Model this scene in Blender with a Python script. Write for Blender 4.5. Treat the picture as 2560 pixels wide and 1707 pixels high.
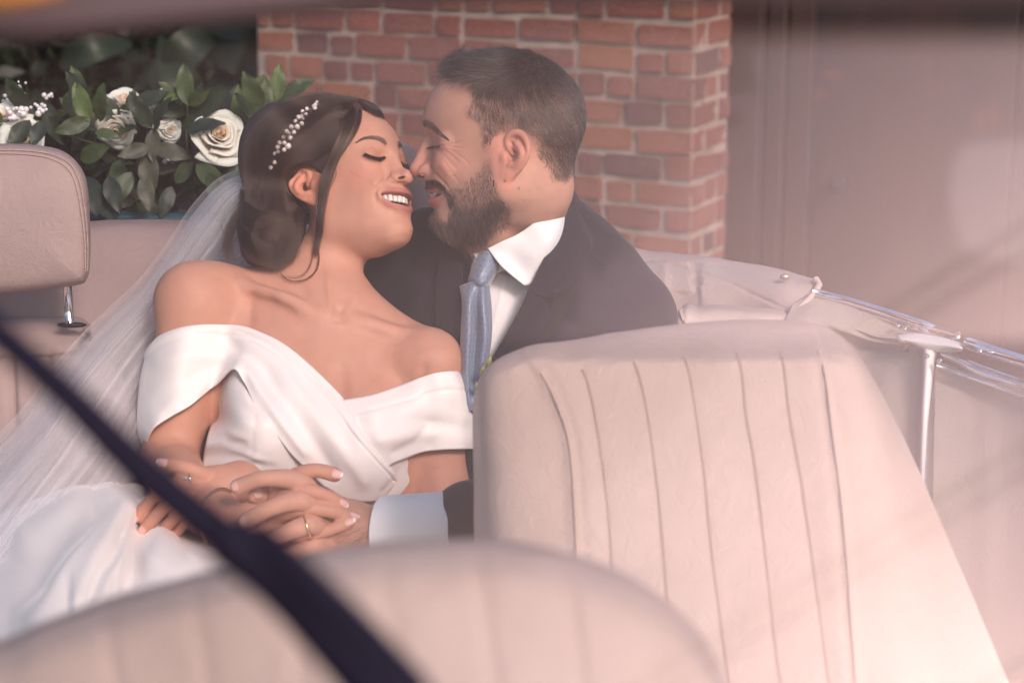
import bpy, math, random
import numpy as np
from mathutils import Matrix, Vector

R = math.radians
rng = np.random.default_rng(7)
random.seed(7)

# ------------------------------------------------------------------ camera, sky, sun, exposure
SC = bpy.context.scene
for o in list(bpy.data.objects):
    bpy.data.objects.remove(o)
F_PX = 4978.0                       # 70 mm lens on a 36 mm sensor, in pixels of the 2560 px wide photograph
D0 = 2.6                            # metres from the lens to the couple
CAM_H, PITCH = 1.62, R(14)
cam_d = bpy.data.cameras.new('camera'); cam = bpy.data.objects.new('camera', cam_d)
SC.collection.objects.link(cam); SC.camera = cam
cam.location = (0, 0, CAM_H); cam.rotation_euler = (R(90) - PITCH, 0, 0)
cam_d.lens = 70; cam_d.sensor_width = 36; cam_d.clip_start = 0.05; cam_d.clip_end = 500
cam_d.dof.use_dof = True; cam_d.dof.focus_distance = 2.58; cam_d.dof.aperture_fstop = 6.0
MC = Matrix.Translation((0, 0, CAM_H)) @ Matrix.Rotation(R(90) - PITCH, 4, 'X')   # lens frame -> world
MCn = np.array(MC)

W = bpy.data.worlds.new('World'); SC.world = W; W.use_nodes = True
SUN_EL, SUN_AZ = R(34), R(154)      # azimuth clockwise from +Y (the way the camera looks)
nt = W.node_tree
sky = nt.nodes.new('ShaderNodeTexSky'); sky.sky_type = 'NISHITA'; sky.sun_disc = False
sky.sun_elevation = SUN_EL; sky.sun_rotation = SUN_AZ; sky.air_density = 1.0; sky.dust_density = 3.0; sky.ozone_density = 1.6
bg = nt.nodes['Background']; bg.inputs[1].default_value = 0.118
nt.links.new(sky.outputs[0], bg.inputs[0])
sun_d = bpy.data.lights.new('sun', 'SUN'); sun = bpy.data.objects.new('sun', sun_d); SC.collection.objects.link(sun)
sun_d.energy = 1.75; sun_d.angle = R(12); sun_d.color = (1.0, 0.82, 0.77)
sdir = Vector((math.sin(SUN_AZ) * math.cos(SUN_EL), math.cos(SUN_AZ) * math.cos(SUN_EL), math.sin(SUN_EL)))
sun.rotation_euler = sdir.to_track_quat('Z', 'Y').to_euler()
SC.view_settings.view_transform = 'Standard'; SC.view_settings.look = 'None'
SC.view_settings.exposure = 0.46; SC.view_settings.gamma = 1
SC.view_settings.use_curve_mapping = False
SC.cycles.use_denoising = True
SC.cycles.max_bounces = 7; SC.cycles.transparent_max_bounces = 24
SC.cycles.caustics_reflective = False; SC.cycles.caustics_refractive = False

# ------------------------------------------------------------------ helpers
def C(px, py, z=0.0):
    """a place in the lens frame: pixel of the 2560x1707 photograph, z metres nearer than the couple's plane"""
    d = D0 - z
    return np.array([(px - 1280.0) / F_PX * d, (853.5 - py) / F_PX * d, -d])
def w2(P):
    P = np.asarray(P, float); return P @ MCn[:3, :3].T + MCn[:3, 3]
def wC(px, py, z=0.0): return w2(C(px, py, z))
def pix(P):
    P = np.asarray(P); d = -P[..., 2]
    return np.stack([P[..., 0] / d * F_PX + 1280.0, 853.5 - P[..., 1] / d * F_PX], -1)

def link(o, parent=None, kind=None):
    SC.collection.objects.link(o)
    if parent is not None: o.parent = parent
    if kind: o['kind'] = kind
    return o
def thing(name, label, cat, loc=(0, 0, 0), group=None, kind=None):
    o = bpy.data.objects.new(name, None); o.empty_display_size = 0.05
    o.location = loc; SC.collection.objects.link(o)
    o['label'] = label; o['category'] = cat
    if group: o['group'] = group
    if kind: o['kind'] = kind
    return o
def tag(o, label, cat, group=None, kind=None):
    o['label'] = label; o['category'] = cat
    if group: o['group'] = group
    if kind: o['kind'] = kind
    return o
def origin_of(parent):
    v = Vector((0, 0, 0)); p = parent
    while p is not None: v = v + p.location; p = p.parent
    return np.array(v)
def mesh_obj(name, V, Fq, mat, parent=None, smooth=True, cols=None, attrs=None, lens=True, kind=None):
    """V in the lens frame (lens=True) or the world; faces as an int array (n,3|4) or a list"""
    V = np.asarray(V, float)
    if lens: V = w2(V)
    if parent is not None: V = V - origin_of(parent)
    me = bpy.data.meshes.new(name)
    if isinstance(Fq, np.ndarray):
        n, k = Fq.shape
        me.vertices.add(len(V)); me.vertices.foreach_set('co', V.astype(np.float32).ravel())
        me.loops.add(n * k); me.loops.foreach_set('vertex_index', Fq.astype(np.int32).ravel())
        me.polygons.add(n); me.polygons.foreach_set('loop_start', np.arange(0, n * k, k, dtype=np.int32))
        me.update(calc_edges=True)
    else:
        me.from_pydata([tuple(v) for v in V], [], [tuple(int(i) for i in f) for f in Fq]); me.update()
    me.polygons.foreach_set('use_smooth', [smooth] * len(me.polygons))
    if cols is not None:
        for nm, arr in cols.items():
            a = me.color_attributes.new(nm, 'FLOAT_COLOR', 'POINT')
            a.data.foreach_set('color', np.asarray(arr, np.float32).ravel())
    if attrs is not None:
        for nm, arr in attrs.items():
            a = me.attributes.new(nm, 'FLOAT', 'POINT'); a.data.foreach_set('value', np.asarray(arr, np.float32))
    ml = mat if isinstance(mat, (list, tuple)) else [mat]
    for m in ml: me.materials.append(m)
    o = bpy.data.objects.new(name, me)
    return link(o, parent, kind)

def catmull(P, n, closed=False):
    P = np.asarray(P, float); m = len(P)
    if m == 2 and not closed:
        t = np.linspace(0, 1, n)[:, None]; return P[0] * (1 - t) + P[1] * t
    if closed:
        t = np.arange(n) / n * m; i = t.astype(int); f = (t - i)[:, None]
        p0, p1, p2, p3 = P[(i - 1) % m], P[i % m], P[(i + 1) % m], P[(i + 2) % m]
    else:
        Q = np.vstack([2 * P[0] - P[1], P, 2 * P[-1] - P[-2]])
        t = np.linspace(0, m - 1 - 1e-9, n); i = t.astype(int); f = (t - i)[:, None]
        p0, p1, p2, p3 = Q[i], Q[i + 1], Q[i + 2], Q[i + 3]
    return 0.5 * (2 * p1 + (p2 - p0) * f + (2 * p0 - 5 * p1 + 4 * p2 - p3) * f ** 2 + (3 * p1 - p0 - 3 * p2 + p3) * f ** 3)
def grid_faces(nu, nv, cu=False, cv=False):
    i = np.arange(nu if cu else nu - 1)[:, None]; j = np.arange(nv if cv else nv - 1)[None, :]
    a = i * nv + j; b = ((i + 1) % nu) * nv + j; c = ((i + 1) % nu) * nv + (j + 1) % nv; d = i * nv + (j + 1) % nv
    return np.stack([a, b, c, d], -1).reshape(-1, 4)
def loft(rows, nu, nv, cu=False, cv=False):
    """rows of control points -> smooth grid (nu along rows index, nv along each row)"""
    rs = np.stack([catmull(r, nv, cv) for r in rows])
    return np.stack([catmull(rs[:, j], nu, cu) for j in range(nv)], 1)
def resample(P, n):
    P = np.asarray(P); d = np.r_[0, np.cumsum(np.linalg.norm(np.diff(P, axis=0), axis=1))]
    t = np.linspace(0, d[-1], n); return np.stack([np.interp(t, d, P[:, k]) for k in range(P.shape[1])], -1)
def frames(P):
    T = np.gradient(P, axis=0); T /= np.linalg.norm(T, axis=1)[:, None] + 1e-12
    N = np.zeros_like(P); u = np.array([0.3, 0.9, 0.2]); u = u - T[0] * (u @ T[0]); u /= np.linalg.norm(u)
    for i in range(len(P)):
        u = u - T[i] * (u @ T[i]); u /= np.linalg.norm(u) + 1e-12; N[i] = u
    return T, N, np.cross(T, N)
def tube(P, r, seg=8, n=None, caps=True):
    """a round tube along points; r number or per-point -> V, F"""
    P = np.asarray(P, float); r = np.broadcast_to(np.asarray(r, float), (len(P),)).copy()
    if n:
        Pr = catmull(np.c_[P, r], n); P, r = Pr[:, :3], Pr[:, 3]
    T, N, B = frames(P); a = np.arange(seg) / seg * 2 * math.pi
    V = P[:, None] + r[:, None, None] * (np.cos(a)[None, :, None] * N[:, None] + np.sin(a)[None, :, None] * B[:, None])
    F = [tuple(f) for f in grid_faces(len(P), seg, cv=True)]; V = V.reshape(-1, 3)
    if caps:
        F.append(tuple(range(seg))[::-1]); F.append(tuple((len(P) - 1) * seg + k for k in range(seg)))
    return V, F
class MB:
    def __init__(s): s.V = []; s.F = []; s.n = 0
    def add(s, V, F):
        s.V.append(np.asarray(V, float)); s.F += [tuple(int(i) + s.n for i in f) for f in F]; s.n += len(V); return s
    def tube(s, *a, **k): return s.add(*tube(*a, **k))
    def box(s, c, h, M=None):
        v = np.array([[x, y, z] for x in (-1, 1) for y in (-1, 1) for z in (-1, 1)], float) * np.asarray(h)
        if M is not None: v = v @ np.asarray(M).T
        return s.add(v + c, [(0, 1, 3, 2), (4, 6, 7, 5), (0, 4, 5, 1), (2, 3, 7, 6), (0, 2, 6, 4), (1, 5, 7, 3)])
    def grid(s, G, cu=False, cv=False):
        return s.add(G.reshape(-1, 3), grid_faces(G.shape[0], G.shape[1], cu, cv))
    def sphere(s, c, r, nu=10, nv=14, M=None):
        u = np.linspace(0, math.pi, nu)[:, None]; v = np.arange(nv) / nv * 2 * math.pi
        G = np.stack([np.sin(u) * np.cos(v), np.sin(u) * np.sin(v), np.cos(u) + 0 * v], -1) * r
        if M is not None: G = G @ np.asarray(M).T
        return s.add((G + c).reshape(-1, 3), grid_faces(nu, nv, cv=True))
    def obj(s, name, mat, parent=None, smooth=True, lens=True, kind=None):
        return mesh_obj(name, np.vstack(s.V), s.F, mat, parent, smooth, lens=lens, kind=kind)
def mod(o, kind, **k):
    m = o.modifiers.new(kind.lower(), kind)
    for a, b in k.items(): setattr(m, a, b)
    return o
def solid(o, t=0.003, off=0): return mod(o, 'SOLIDIFY', thickness=t, offset=off)
def bevel(o, w=0.003, s=2): return mod(o, 'BEVEL', width=w, segments=s, limit_method='ANGLE', angle_limit=R(35))
def subsurf(o, l=1): return mod(o, 'SUBSURF', levels=l, render_levels=l)

def vnoise(P, f=1.0, seed=0):
    """smooth value noise in [-1,1] on an array of points"""
    P = np.asarray(P) * f + seed * 17.13; i = np.floor(P).astype(np.int64); t = P - i; t = t * t * (3 - 2 * t)
    out = 0
    for dx in (0, 1):
        for dy in (0, 1):
            for dz in (0, 1):
                h = (i[..., 0] + dx) * 374761393 + (i[..., 1] + dy) * 668265263 + (i[..., 2] + dz) * 2147483647
                h = (h ^ (h >> 13)) * 1274126177; h = (h ^ (h >> 16)) & 0xffff
                wt = (t[..., 0] if dx else 1 - t[..., 0]) * (t[..., 1] if dy else 1 - t[..., 1]) * (t[..., 2] if dz else 1 - t[..., 2])
                out = out + wt * (h / 32767.5 - 1)
    return out

# ------------------------------------------------------------------ implicit surfaces (bodies and heads)
class Shape:
    """list of (mode, prim, k); prim = (fn, centre, radius bound)"""
    def __init__(s): s.ops = []
    def add(s, prim, k=0.01): s.ops.append((0, prim, k)); return s
    def sub(s, prim, k=0.01): s.ops.append((1, prim, k)); return s
    def ev(s, P, cull=None, blk=None, bh=0.0):
        """blk: (n,3) block centres; P then holds len(P)/n points per block, bh their half diagonal"""
        d = np.full(len(P), 1.0)
        if blk is not None: m3 = len(P) // len(blk); D2 = d.reshape(len(blk), m3); PB = P.reshape(len(blk), m3, 3)
        for m, (fn, c, r), k in s.ops:
            if blk is not None:
                q = blk - c; idx = np.nonzero((q * q).sum(1) < (r + 2 * k + bh) ** 2)[0]
                if len(idx) == 0: continue
                a = D2[idx].ravel(); b = fn(PB[idx].reshape(-1, 3))
            elif cull is not None:
                q = P - c; idx = np.nonzero((q * q).sum(1) < (r + k + cull) ** 2)[0]
                if len(idx) == 0: continue
                a = d[idx]; b = fn(P[idx])
            else:
                idx = slice(None); a = d; b = fn(P)
            if m: b = -b; h = np.maximum(k - np.abs(a - b), 0) / k; v = np.maximum(a, b) + h * h * k / 4
            else: h = np.maximum(k - np.abs(a - b), 0) / k; v = np.minimum(a, b) - h * h * k / 4
            if blk is not None: D2[idx] = v.reshape(len(idx), m3)
            else: d[idx] = v
        return d
def sph(c, r):
    c = np.asarray(c, float); return (lambda P: np.linalg.norm(P - c, axis=1) - r, c, r)
def ell(c, r, M=None):
    """M: columns = the ellipsoid's own axes"""
    c = np.asarray(c, float); r = np.asarray(r, float); M = np.eye(3) if M is None else np.asarray(M, float)
    def f(P):
        q = (P - c) @ M; k0 = np.linalg.norm(q / r, axis=1); k1 = np.linalg.norm(q / (r * r), axis=1) + 1e-9
        return k0 * (k0 - 1) / k1
    return (f, c, float(r.max()))
def rc(a, b, ra, rb):
    a = np.asarray(a, float); b = np.asarray(b, float); ab = b - a; L = ab @ ab + 1e-12
    def f(P):
        t = np.clip((P - a) @ ab / L, 0, 1); return np.linalg.norm(P - a - t[:, None] * ab, axis=1) - (ra + (rb - ra) * t)
    return (f, (a + b) / 2, math.sqrt(L) / 2 + max(ra, rb))
def chain(pts, rad, n=None):
    """one smooth tube through points as a single primitive"""
    P = np.asarray(pts, float); r = np.broadcast_to(np.asarray(rad, float), (len(P),))
    if n: Q = catmull(np.c_[P, r], n); P, r = Q[:, :3], Q[:, 3]
    def f(X):
        d = np.full(len(X), 9.0)
        for i in range(len(P) - 1):
            ab = P[i + 1] - P[i]; L = ab @ ab + 1e-12
            t = np.clip((X - P[i]) @ ab / L, 0, 1)
            d = np.minimum(d, np.linalg.norm(X - P[i] - t[:, None] * ab, axis=1) - (r[i] + (r[i + 1] - r[i]) * t))
        return d
    c = (P.max(0) + P.min(0)) / 2
    return (f, c, float(np.linalg.norm(P - c, axis=1).max() + r.max()))
def xform(prim, M, t, s=1.0):
    """place a primitive given in own axes: x -> s*M x + t"""
    fn, c, r = prim; M = np.asarray(M); t = np.asarray(t)
    return (lambda P: fn(((P - t) @ M) / s) * s, M @ c * s + t, r * s)

def polygonize(shape, lo, hi, h, coarse=8):
    """naive surface nets on sparse blocks of coarse^3 cells of size h"""
    lo = np.asarray(lo, float); hi = np.asarray(hi, float); B = h * coarse
    n = np.ceil((hi - lo) / B).astype(int) + 1
    g = np.stack(np.meshgrid(*[np.arange(k) for k in n], indexing='ij'), -1).reshape(-1, 3)
    cen = lo + (g + 0.5) * B; d = np.empty(len(g))
    for s in range(0, len(g), 400000): d[s:s + 400000] = shape.ev(cen[s:s + 400000], cull=0.25)
    g = g[np.abs(d) < B * 1.35]
    m = coarse + 1
    off = np.stack(np.meshgrid(*[np.arange(m)] * 3, indexing='ij'), -1).reshape(-1, 3)
    cell = np.stack(np.meshgrid(*[np.arange(coarse)] * 3, indexing='ij'), -1).reshape(-1, 3)
    Ks, Vs, Es = [], [], []
    N = n * coarse + 2; key = lambda c: (c[:, 0] * N[1] + c[:, 1]) * N[2] + c[:, 2]
    step = 1500
    corners = np.array([[x, y, z] for x in (0, 1) for y in (0, 1) for z in (0, 1)])
    edges = [(0, 1), (0, 2), (0, 4), (1, 3), (1, 5), (2, 3), (2, 6), (4, 5), (4, 6), (3, 7), (5, 7), (6, 7)]
    for s in range(0, len(g), step):
        gb = g[s:s + step]; ic = gb[:, None] * coarse + off[None]
        val = shape.ev((lo + ic * h).reshape(-1, 3), blk=lo + (gb + .5) * B, bh=B * .87).reshape(len(gb), m, m, m)
        cv = np.stack([val[:, x:x + coarse, y:y + coarse, z:z + coarse] for x, y, z in corners], -1).reshape(-1, 8)
        neg = (cv < 0).sum(1); act = (neg > 0) & (neg < 8)
        ci = (gb[:, None] * coarse + cell[None]).reshape(-1, 3)[act]; cv = cv[act]
        acc = np.zeros((len(ci), 3)); cnt = np.zeros(len(ci))
        for a, b in edges:
            va, vb = cv[:, a], cv[:, b]; cr = (va < 0) != (vb < 0)
            t = np.where(cr, va / np.where(cr, va - vb, 1), 0)[:, None]
            acc += np.where(cr[:, None], corners[a] * (1 - t) + corners[b] * t, 0); cnt += cr
        Ks.append(key(ci)); Vs.append(lo + (ci + acc / cnt[:, None]) * h)
        for ax, (c1) in ((0, 4), (1, 2), (2, 1)):
            s0, s1 = cv[:, 0] < 0, cv[:, c1] < 0; e = s0 != s1
            Es.append((ax, ci[e], s0[e]))
    K = np.concatenate(Ks); V = np.concatenate(Vs); o = np.argsort(K); K = K[o]; V = V[o]
    Q = []
    for ax, ci, inside in Es:
        if len(ci) == 0: continue
        u = [(1, 2), (2, 0), (0, 1)][ax]; du = np.zeros(3, int); dv = np.zeros(3, int); du[u[0]] = 1; dv[u[1]] = 1
        ks = np.stack([key(ci - du - dv), key(ci - dv), key(ci), key(ci - du)], 1)
        p = np.clip(np.searchsorted(K, ks), 0, len(K) - 1); ok = (K[p] == ks).all(1)
        q = p[ok]; f = ~inside[ok]; q[f] = q[f][:, ::-1]; Q.append(q)
    return V, np.concatenate(Q)
def vnormals(V, F):
    a, b, c, d = (V[F[:, k]] for k in range(4)); n = np.cross(c - a, d - b); N = np.zeros_like(V)
    for k in range(4):
        for ax in range(3): N[:, ax] += np.bincount(F[:, k], n[:, ax], len(V))
    return N / (np.linalg.norm(N, axis=1)[:, None] + 1e-12)
def smooth_mesh(V, F, it=2, lam=0.5, mask=None):
    E = np.vstack([F[:, [0, 1]], F[:, [1, 2]], F[:, [2, 3]], F[:, [3, 0]]])
    cnt = np.bincount(E[:, 0], minlength=len(V)) + np.bincount(E[:, 1], minlength=len(V)) + 1e-9
    for i in range(it * 2):
        l = lam if i % 2 == 0 else -lam * 1.04
        A = np.stack([np.bincount(E[:, 0], V[E[:, 1], k], len(V)) + np.bincount(E[:, 1], V[E[:, 0], k], len(V)) for k in range(3)], 1) / cnt[:, None]
        dlt = l * (A - V)
        V = V + (dlt if mask is None else dlt * mask[:, None])
    return V
def seg_dist(P, L):
    """distance of points to a polyline and the position along it 0..1"""
    L = np.asarray(L, float); best = np.full(len(P), 9e9); at = np.zeros(len(P)); n = len(L) - 1
    for i in range(n):
        ab = L[i + 1] - L[i]; t = np.clip((P - L[i]) @ ab / (ab @ ab + 1e-12), 0, 1)
        d = np.linalg.norm(P - L[i] - t[:, None] * ab, axis=1); m = d < best
        best[m] = d[m]; at[m] = (i + t[m]) / n
    return best, at
def in_poly(P, poly):
    """signed distance in 2D, negative inside"""
    poly = np.asarray(poly, float); d, _ = seg_dist(P, np.vstack([poly, poly[:1]])); c = np.zeros(len(P), bool); n = len(poly)
    for i in range(n):
        a, b = poly[i], poly[(i + 1) % n]
        cr = ((a[1] > P[:, 1]) != (b[1] > P[:, 1])) & (P[:, 0] < (b[0] - a[0]) * (P[:, 1] - a[1]) / (b[1] - a[1] + 1e-12) + a[0])
        c ^= cr
    return np.where(c, -d, d)
def sstep(x, a, b):
    t = np.clip((x - a) / (b - a), 0, 1); return t * t * (3 - 2 * t)
# ------------------------------------------------------------------ materials
def mat(name, col=(.5, .5, .5), rough=.5, metal=0, **k):
    m = bpy.data.materials.new(name); m.use_nodes = True; b = m.node_tree.nodes['Principled BSDF']
    b.inputs['Base Color'].default_value = (*col, 1); b.inputs['Roughness'].default_value = rough; b.inputs['Metallic'].default_value = metal
    for a, v in k.items():
        b.inputs[a].default_value = v
    return m
def nd(m, t, **k):
    n = m.node_tree.nodes.new(t)
    for a, v in k.items():
        if a in n.bl_rna.properties: setattr(n, a, v)
        else: n.inputs[a].default_value = v
    return n
def ln(m, a, b): m.node_tree.links.new(a, b)
def bsdf(m): return m.node_tree.nodes['Principled BSDF']
def coords(m, scale=(1, 1, 1), kind='Object'):
    tc = nd(m, 'ShaderNodeTexCoord'); mp = nd(m, 'ShaderNodeMapping'); mp.inputs['Scale'].default_value = scale
    ln(m, tc.outputs[kind], mp.inputs[0]); return mp.outputs[0]
def ramp(m, src, stops):
    r = nd(m, 'ShaderNodeValToRGB'); e = r.color_ramp.elements
    while len(e) < len(stops): e.new(.5)
    for el, (p, c) in zip(e, stops): el.position = p; el.color = (*c, 1) if len(c) == 3 else c
    ln(m, src, r.inputs[0]); return r.outputs[0]
def noise_col(m, cs, scale=5, detail=4, rough=.55, stretch=(1, 1, 1), lo=.3, hi=.7):
    n = nd(m, 'ShaderNodeTexNoise', Scale=scale, Detail=detail, Roughness=rough); ln(m, coords(m, stretch), n.inputs['Vector'])
    st = [(lo + (hi - lo) * i / (len(cs) - 1), c) for i, c in enumerate(cs)]
    o = ramp(m, n.outputs['Fac'], st); ln(m, o, bsdf(m).inputs['Base Color']); return o
def bump(m, scale=200, strength=.2, dist=.001, detail=4, stretch=(1, 1, 1), tex='noise', chain=None):
    if tex == 'noise': n = nd(m, 'ShaderNodeTexNoise', Scale=scale, Detail=detail); out = n.outputs['Fac']
    else: n = nd(m, 'ShaderNodeTexVoronoi', Scale=scale, feature='DISTANCE_TO_EDGE'); out = ramp(m, n.outputs['Distance'], [(0, (0, 0, 0)), (.14, (1, 1, 1))])
    ln(m, coords(m, stretch), n.inputs['Vector'])
    b = nd(m, 'ShaderNodeBump', Strength=strength, Distance=dist); ln(m, out, b.inputs['Height'])
    if chain is not None: ln(m, chain, b.inputs['Normal'])
    ln(m, b.outputs[0], bsdf(m).inputs['Normal']); return b.outputs[0]
def skin_mat(name, rough=.42, sss=.35):
    m = mat(name, rough=rough); b = bsdf(m)
    a = nd(m, 'ShaderNodeVertexColor', layer_name='tint')
    n = nd(m, 'ShaderNodeTexNoise', Scale=60, Detail=5, Roughness=.6); ln(m, coords(m), n.inputs['Vector'])
    mx = nd(m, 'ShaderNodeMix', data_type='RGBA', blend_type='MULTIPLY'); mx.inputs[0].default_value = .6
    ln(m, a.outputs[0], mx.inputs[6]); ln(m, ramp(m, n.outputs['Fac'], [(.25, (.86, .82, .82)), (.75, (1.1, 1.08, 1.06))]), mx.inputs[7])
    ln(m, mx.outputs[2], b.inputs['Base Color'])
    b.inputs['Subsurface Weight'].default_value = sss; b.inputs['Subsurface Radius'].default_value = (1.0, .35, .2); b.inputs['Subsurface Scale'].default_value = .0035
    b.inputs['Specular IOR Level'].default_value = .30
    bn = bump(m, 420, .22, .0008, 3)
    bump(m, 1500, .35, .0004, 2, chain=bn)
    return m
def hair_mat(name, col, rough=.35, spec=.5):
    m = bpy.data.materials.new(name); m.use_nodes = True; t = m.node_tree; t.nodes.clear()
    h = t.nodes.new('ShaderNodeBsdfHairPrincipled'); o = t.nodes.new('ShaderNodeOutputMaterial')
    h.parametrization = 'COLOR'; h.inputs['Color'].default_value = (*col, 1)
    h.inputs['Roughness'].default_value = rough; h.inputs['Radial Roughness'].default_value = .5
    h.inputs['Random Roughness'].default_value = .3
    hi = t.nodes.new('ShaderNodeHairInfo'); r = t.nodes.new('ShaderNodeValToRGB')
    e = r.color_ramp.elements; e[0].color = (col[0] * .55, col[1] * .55, col[2] * .55, 1); e[1].color = (min(1, col[0] * 1.7), min(1, col[1] * 1.65), min(1, col[2] * 1.6), 1)
    t.links.new(hi.outputs['Random'], r.inputs[0]); t.links.new(r.outputs[0], h.inputs['Color'])
    t.links.new(h.outputs[0], o.inputs[0]); return m
def strands(name, S, mat, parent, r0=.00006, r1=.00002, lens=True):
    """S: (n,k,3) strand points or a list of such arrays"""
    if not isinstance(S, list): S = [S]
    S = [s for s in S if len(s)]
    P = np.concatenate([s.reshape(-1, 3) for s in S]); sizes = np.concatenate([np.full(len(s), s.shape[1]) for s in S])
    if lens: P = w2(P)
    if parent is not None: P = P - origin_of(parent)
    h = bpy.data.hair_curves.new(name); h.add_curves([int(x) for x in sizes])
    h.position_data.foreach_set('vector', P.astype(np.float32).ravel())
    rad = np.concatenate([np.tile(np.linspace(r0, r1, s.shape[1]), len(s)) for s in S]).astype(np.float32)
    a = h.attributes.get('radius') or h.attributes.new('radius', 'FLOAT', 'POINT'); a.data.foreach_set('value', rad)
    h.materials.append(mat); o = bpy.data.objects.new(name, h); return link(o, parent)
# ------------------------------------------------------------------ heads
def head_frame(facing, yaw, pitch, roll=0.0):
    """columns: side nearest the lens, forward, up (in the lens frame)"""
    a, b = R(yaw), R(pitch)
    f = np.array([facing * math.cos(a) * math.cos(b), math.sin(b), math.sin(a) * math.cos(b)])
    u = np.array([-facing * math.sin(b) * math.cos(a), math.cos(b), -math.sin(b) * math.sin(a)])
    l = np.cross(f, u) * facing
    c, s = math.cos(R(roll)), math.sin(R(roll)); l, u = l * c + u * s, u * c - l * s
    return np.stack([l, f, u], 1)
class Head:
    def __init__(s, M, t, sc, shp): s.M = M; s.t = t; s.s = sc; s.shape = shp
    def P(s, x, y, z): return s.s * (s.M @ np.array([x, y, z])) + s.t
    def add(s, prim, k=.01): s.shape.add(xform(prim, s.M, s.t, s.s), k * s.s)
    def sub(s, prim, k=.01): s.shape.sub(xform(prim, s.M, s.t, s.s), k * s.s)
    def loc(s, V): return ((V - s.t) @ s.M) / s.s
def sym(pts): return [(1, pts), (-1, pts * np.array([-1, 1, 1]))]

EAR_S = 1 / 18767.0
def ear(H, side, at, flare=.42, tilt=0.0, es=1.0):
    def E(x, y, n=0.0):            # crop pixel of an ear seen from the side, tragus at (500,760)
        b = (x - 500) * EAR_S * es; z = (760 - y) * EAR_S * es
        b, z = b * math.cos(tilt) + z * math.sin(tilt), z * math.cos(tilt) - b * math.sin(tilt)
        return np.array([side * (at[0] + b * flare + n), at[1] - b, at[2] + z])
    # plate
    pl = [(700, 330, .0165), (760, 480, .018), (780, 680, .018), (720, 880, .014), (610, 1060, .009), (520, 1190, .0062)]
    for i in range(len(pl) - 1):
        a, b = pl[i], pl[i + 1]
        M = np.eye(3); cc = (E(a[0], a[1]) + E(b[0], b[1])) / 2
        v = E(b[0], b[1]) - E(a[0], a[1]); L = np.linalg.norm(v); v /= L
        n = np.array([side, flare, 0]) / math.hypot(1, flare); n = n - v * (n @ v); n /= np.linalg.norm(n); w = np.cross(v, n)
        H.add(ell(cc, (L * .5 + (a[2] + b[2]) * .30 * es, (a[2] + b[2]) * .5 * es, .0028), np.stack([v, w, n], 1)), .004)
    # bowl of the concha and the scaphoid hollow
    H.sub(ell(E(655, 730, .0035), (.0062 * es, .0088 * es, .0098 * es)), .004)
    H.sub(ell(E(560, 900, .002), (.0045, .0042 * es, .0055 * es)), .003)
    H.sub(ell(E(700, 450, .0035), (.004, .0055 * es, .0078 * es)), .003)
    # helix, antihelix, tragus, antitragus, lobe
    hx = [(690, 690, -.002), (585, 560, .002), (545, 400, .003), (620, 265, .0035), (780, 215, .0035), (930, 300, .0035), (1035, 470, .0035), (1062, 660, .003), (1010, 830, .002), (880, 1010, .001), (720, 1140, 0), (600, 1190, 0)]
    H.add(chain([E(*p) for p in hx], [.0028, .0034, .0040, .0044, .0046, .0044, .0040, .0036, .0034, .0034, .0036, .004], 30), .0025)
    ah = [(700, 380, .0005), (790, 500, .003), (880, 620, .0052), (905, 740, .0055), (860, 860, .0045), (740, 960, .003), (640, 950, .0035)]
    H.add(chain([E(*p) for p in ah], [.0022, .0032, .0038, .0042, .0040, .0040, .0038], 18), .004)
    H.add(chain([E(*p) for p in [(610, 500, 0), (720, 560, .002), (860, 640, .004)]], [.002, .0022, .0028], 6), .003)
    H.add(chain([E(445, 680, .001), E(475, 780, .0035), E(440, 900, .001)], [.004, .0048, .0042], 6), .005)
    H.add(ell(E(560, 1130, .001), (.0040, .0082 * es, .0095 * es)), .006)

FX = [0, 10, 20, 30, 40, 50, 60, 68, 76]
BRIDE_FACE = {
 112: [42, 41, 38, 34, 23, 6, -20, -60, -99], 100: [60, 59, 56, 50, 41, 29, 10, -28, -70], 80: [75, 74, 71, 65, 56, 43, 26, -7, -60], 60: [85, 84, 81, 75, 65, 51, 31, 3, -50],
 47: [89.5, 88.5, 86, 81, 71.5, 57, 37, 10, -45], 38: [90, 88.5, 86.5, 82, 73, 60, 38, 10, -45], 30: [88.5, 84, 80.5, 79.5, 73, 59, 37, 9, -45], 20: [88, 82, 78.5, 77.5, 72, 59, 38, 9, -45],
 8: [88, 83.5, 79.5, 78, 73.5, 61.5, 41, 11, -45], -4: [89, 86, 83, 82, 77, 65, 44.5, 12, -45], -15: [93, 91, 88, 85, 79, 66.5, 45, 12, -45], -24: [97, 96, 91, 85, 77, 64, 43, 10, -50],
 -34: [99, 97, 91, 82, 73, 61, 40, 7, -55], -45: [97, 95, 89, 79, 70, 57, 37, 2, -60], -57: [95, 93, 87, 77, 67, 53, 32, -6, -70], -69: [91.5, 90, 83, 72, 59, 43, 22, -18, -80],
 -77: [94, 92.5, 83, 67, 50, 31, 5, -35, -90], -84: [94.5, 91, 78, 59, 38, 15, -15, -60, -99], -91: [88, 83, 68, 47, 23, -6, -42, -80, -99], -97: [72, 64, 42, 17, -14, -45, -80, -99, -99], -103: [20, 10, -10, -40, -60, -80, -99, -99, -99]}
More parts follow.
